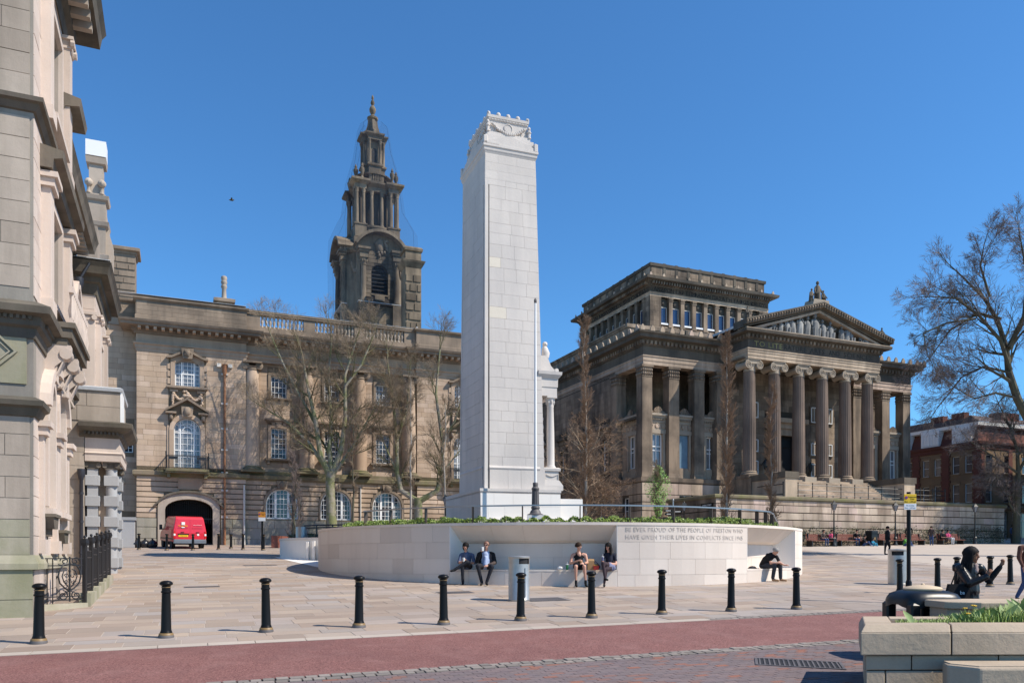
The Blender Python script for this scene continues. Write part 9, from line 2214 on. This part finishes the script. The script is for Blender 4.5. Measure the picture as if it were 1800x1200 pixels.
# --- woman in the foreground with long braids and a leather jacket
g = Vector((7.5, 13.1, gz(7.5, 13.1))); sc = .975
H0 = (.05, -.02, 1.565); hl, f, u, w = head(H0, (.74, -.67, -.06), 'skin_brown', 1.08)
J = 'leather'
caps = hl+[((0, 0, .98), (0, .0, 1.15), .175, .16, J), ((0, 0, 1.15), (0, .0, 1.33), .165, .15, J), ((-.16, .06, 1.36), (.15, -.08, 1.36), .078, .075, J), ((.02, -.02, 1.4), (.03, -.02, 1.5), .05, .048, 'skin_brown'), ((.06, -.13, 1.3), (.07, -.10, 1.40), .035, .035, 'cl_pink2'),
  ((-.15, -.03, 1.36), (-.1, -.24, 1.11), .078, .07, J), ((-.1, -.24, 1.11), (.11, -.33, 1.22), .066, .05, J), ((.18, -.06, 1.35), (.27, -.12, 1.15), .068, .06, 'cl_black'), ((.27, -.12, 1.15), (.42, -.17, 1.37), .055, .042, 'cl_black'),
  ((0, 0, .96), (.01, 0, .84), .16, .165, J), ((-.08, .0, .84), (-.09, .02, .48), .1, .07, 'cl_black'), ((.08, 0, .84), (.1, -.02, .48), .1, .07, 'cl_black'), ((-.09, .02, .48), (-.12, .1, .1), .066, .042, 'cl_black'), ((.1, -.02, .48), (.12, -.02, .1), .066, .042, 'cl_black'), ((-.12, .1, .05), (-.02, .04, .04), .042, .035, 'shoe_black'), ((.12, -.02, .05), (.24, -.1, .04), .042, .035, 'shoe_black')]
caps += hand((.12, -.34, 1.235), (.25, -.2, .7), (-.6, -.6, .2), 'skin_brown', .95, 1.2)+hand((.435, -.165, 1.395), (.5, 0, .8), (.6, .2, -.5), 'skin_brown', 1.0, 1.7)
hm = hair_cap(H0, f, u, w, 1.08, 1.12, fringe=-.15, seed=6); rr = random.Random(3)
for k in range(58):
    a_k = PI*.40+(k % 29)*(PI*1.16)/28; d = f*math.cos(a_k)+w*math.sin(a_k); c = Vector(H0); lo = .36+.2*rr.random(); o_ = .086+.016*(k//29)
    hm.tube([c+d*o_+u*.05, c+d*(o_+.014)-u*.06, c+d*(o_+.03)-f*.02-u*.2+Vector((rr.uniform(-.01, .01), -.02, 0)), c+d*(o_+.05)-f*.05-u*lo], [.016, .019, .019, .010], 5)
zz = MB()
for k in range(5): zz.tube([(.10+.015*k, -.155, .92+.05*k), (.17+.01*k, -.15, .92+.05*k)], .006, 4)
person('woman with long black braids and black leather jacket reaching out her arm, at lower right', g, 0, caps, .0105, (hm, 'hair_dark'), [('eyes', eyes(H0, f, u, w, 1.05), 'eye'), ('zips', zz, 'steel')], smooth=4)
a = MB(); a.frustum((-.22, .18, -.05, .05, 0), (-.14, .2, -.035, .035, .36)); b_ = MB(); b_.tube([(-.1, 0, .34), (-.02, .0, .55), (.1, .02, .7), (.17, 0, .34)], .012, 5)
t = prop('tote_bag', 'black tote bag with white lettering under the arm of the braided woman', 'bag', g+Vector((-.27, -.16, .74)), [('bag', a, 'cl_black'), ('strap', b_, 'cl_black')]); put_text(t, 'print', 'ba', .085, facm(0, 0), .06, -.05, .22, 'white', .002); 
# --- man cut off by the right edge
g = Vector((13.8, 21.3, gz(13.8, 21.3))); H0 = (.12, 0, 1.6); hl, f, u, w = head(H0, (-.3, -1, -.3), 'skin', 1.0)
caps = hl+[((0, 0, .95), (.02, 0, 1.2), .16, .17, 'cl_rust'), ((.02, 0, 1.2), (.05, 0, 1.36), .17, .14, 'cl_rust'), ((-.16, 0, 1.42), (.24, 0, 1.42), .075, .075, 'cl_rust'), ((.08, 0, 1.44), (.1, 0, 1.54), .056, .055, 'skin'), ((-.2, 0, 1.42), (-.27, -.04, 1.14), .07, .06, 'cl_rust'), ((-.27, -.04, 1.14), (-.22, -.12, .92), .056, .042, 'cl_rust'), ((.28, 0, 1.4), (.34, 0, 1.1), .07, .06, 'cl_rust'), ((.34, 0, 1.1), (.3, -.1, .88), .055, .042, 'cl_rust'),
  ((-.09, 0, .92), (-.16, -.12, .5), .1, .075, 'cl_jean'), ((-.16, -.12, .5), (-.3, .0, .1), .07, .05, 'cl_jean'), ((.1, 0, .92), (.12, .05, .5), .1, .075, 'cl_jean'), ((.12, .05, .5), (.12, .2, .12), .07, .05, 'cl_jean'), ((-.3, 0, .05), (-.34, -.16, .04), .045, .036, 'shoe_black'), ((.12, .2, .08), (.1, .06, .04), .045, .036, 'shoe_black')]+hand((-.21, -.13, .9), (.1, -.1, -.9), (-.8, 0, 0), 'skin', 1.05, .6)+hand((.3, -.1, .87), (0, -.1, -.9), (.8, 0, 0), 'skin', 1.05, .6)
person('man in rust brown top and jeans cut off by the right edge of the view', g, 0, caps, .018, (hair_cap(H0, f, u, w, 1, 1.05, seed=7), 'hair_brown'))
# --- small figures across the square
def figure(lab, p, rz, top, bot, pose='sit', k=1.0, hairm='hair_dark', lean=0, group=None):
    if pose == 'sit':
        H0 = (0, -.02-lean, .46+.72); sh = .46
        body = [((0, .1, sh+.1), (0, .06-lean*.6, sh+.46), .15, .13, top), ((-.16, .06-lean*.6, sh+.46), (.16, .06-lean*.6, sh+.46), .07, .07, top), ((0, .03-lean*.7, sh+.5), (0, -lean, sh+.62), .055, .05, 'skin')]
        for s in (-1, 1): body += [((s*.19, .06-lean*.6, sh+.45), (s*.25, -.06-lean*.5, sh+.2), .06, .05, top), ((s*.25, -.06-lean*.5, sh+.2), (s*.1, -.28, sh+.2), .045, .035, 'skin'), ((s*.09, .1, sh+.08), (s*.11, -.34, sh+.1), .1, .075, bot), ((s*.11, -.34, sh+.08), (s*.11, -.32, .1), .065, .045, bot), ((s*.11, -.32, .05), (s*.12, -.46, .04), .045, .036, 'shoe_black')]
    elif pose == 'stand' or pose == 'walk':
        H0 = (0, -.02, 1.6); st = .24 if pose == 'walk' else .05
        body = [((0, 0, .95), (0, 0, 1.36), .15, .14, top), ((-.17, 0, 1.4), (.17, 0, 1.4), .07, .07, top), ((0, 0, 1.44), (0, 0, 1.54), .055, .05, 'skin')]
        for s in (-1, 1): body += [((s*.2, 0, 1.4), (s*.25, -.03*s, 1.14), .062, .052, top), ((s*.25, -.03*s, 1.14), (s*.22, -.12, .92), .046, .034, top), ((s*.22, -.12, .9), (s*.21, -.14, .84), .034, .03, 'skin'), ((s*.09, 0, .93), (s*.1, -st*s*.6, .5), .1, .072, bot), ((s*.1, -st*s*.6, .5), (s*.1, -st*s*.7+.08*(s > 0), .1), .066, .045, bot), ((s*.1, -st*s*.7, .05), (s*.11, -st*s*.7-.16, .04), .045, .036, 'shoe_black')]
    else:       # sitting on the ground, knees drawn up
        H0 = (0, -.02, .82)
        body = [((0, .1, .14), (0, .06, .56), .15, .12, top), ((-.14, .06, .56), (.14, .06, .56), .065, .065, top), ((0, .04, .6), (0, 0, .72), .05, .05, 'skin')]
        for s in (-1, 1): body += [((s*.17, .05, .55), (s*.2, -.12, .36), .055, .048, top), ((s*.2, -.12, .36), (s*.08, -.34, .36), .042, .034, 'skin'), ((s*.09, .08, .12), (s*.12, -.34, .38), .095, .07, bot), ((s*.12, -.34, .36), (s*.12, -.5, .08), .062, .045, bot), ((s*.12, -.5, .05), (s*.12, -.64, .04), .045, .036, 'cl_white')]
    hl, f, u, w = head(H0, (.1, -1, -.15), 'skin', 1.0)
    t = person(lab, p, rz, hl+body, .026, (hair_cap(H0, f, u, w, 1, 1.08, seed=9), hairm), smooth=2); t.scale = (k, k, k); return t
def onb(x, dy=-1.2): p = te(x, dy); return p
figure('distant seated person in dark top at the left end of the benches', onb(9.2, -1.25), PHI, 'cl_brown', 'cl_jean')
figure('distant seated person in pale pink top, second on the first bench', onb(10.0, -1.25), PHI, 'cl_pink', 'cl_char')
figure('distant seated person in black leaning forward at the right of the first bench', onb(12.5, -1.25), PHI-.4, 'cl_black', 'cl_jean', lean=.2)
p = gpt(1490, 958); figure('small child in bright blue playing on the ground by the litter bin', te(13.2, -2.3), PHI, 'cl_cyan', 'cl_cyan', 'floor', .7)
figure('distant dark figure crouched on the ground just left of the litter bin', te(12.75, -1.9), PHI+.5, 'cl_black', 'cl_jean', 'floor', .95)
figure('distant person in yellow-green and blue sitting on the paving by themselves', te(15.9, -3.0), PHI+.3, 'cl_green', 'cl_jean', 'floor', .95)
figure('distant person in black standing before the benches', te(17.6, -1.8), PHI+2.2, 'cl_black', 'cl_black', 'stand')
figure('distant person in denim standing beside the lamp post between benches', te(19.4, -2.4), PHI-1.2, 'cl_brown', 'cl_jean', 'stand', .93)
figure('distant person in black seated at the left of the rightmost bench', onb(22.1, -1.25), PHI, 'cl_black', 'cl_black')
figure('distant person in pink and grey seated on the rightmost bench', onb(22.8, -1.3), PHI, 'cl_pink', 'cl_white', lean=-.1)
figure('distant dim figure standing in the shadow at the terrace wall corner', te(30.6, -1.3), PHI, 'cl_jean', 'cl_char', 'stand')
p = Vector(((1560-900)/1400*48, 48, 0)); p.z = gz(p.x, p.y); figure('person in black walking alone across the square towards the left', p, 1.35, 'cl_black', 'cl_black', 'walk', 1.0)
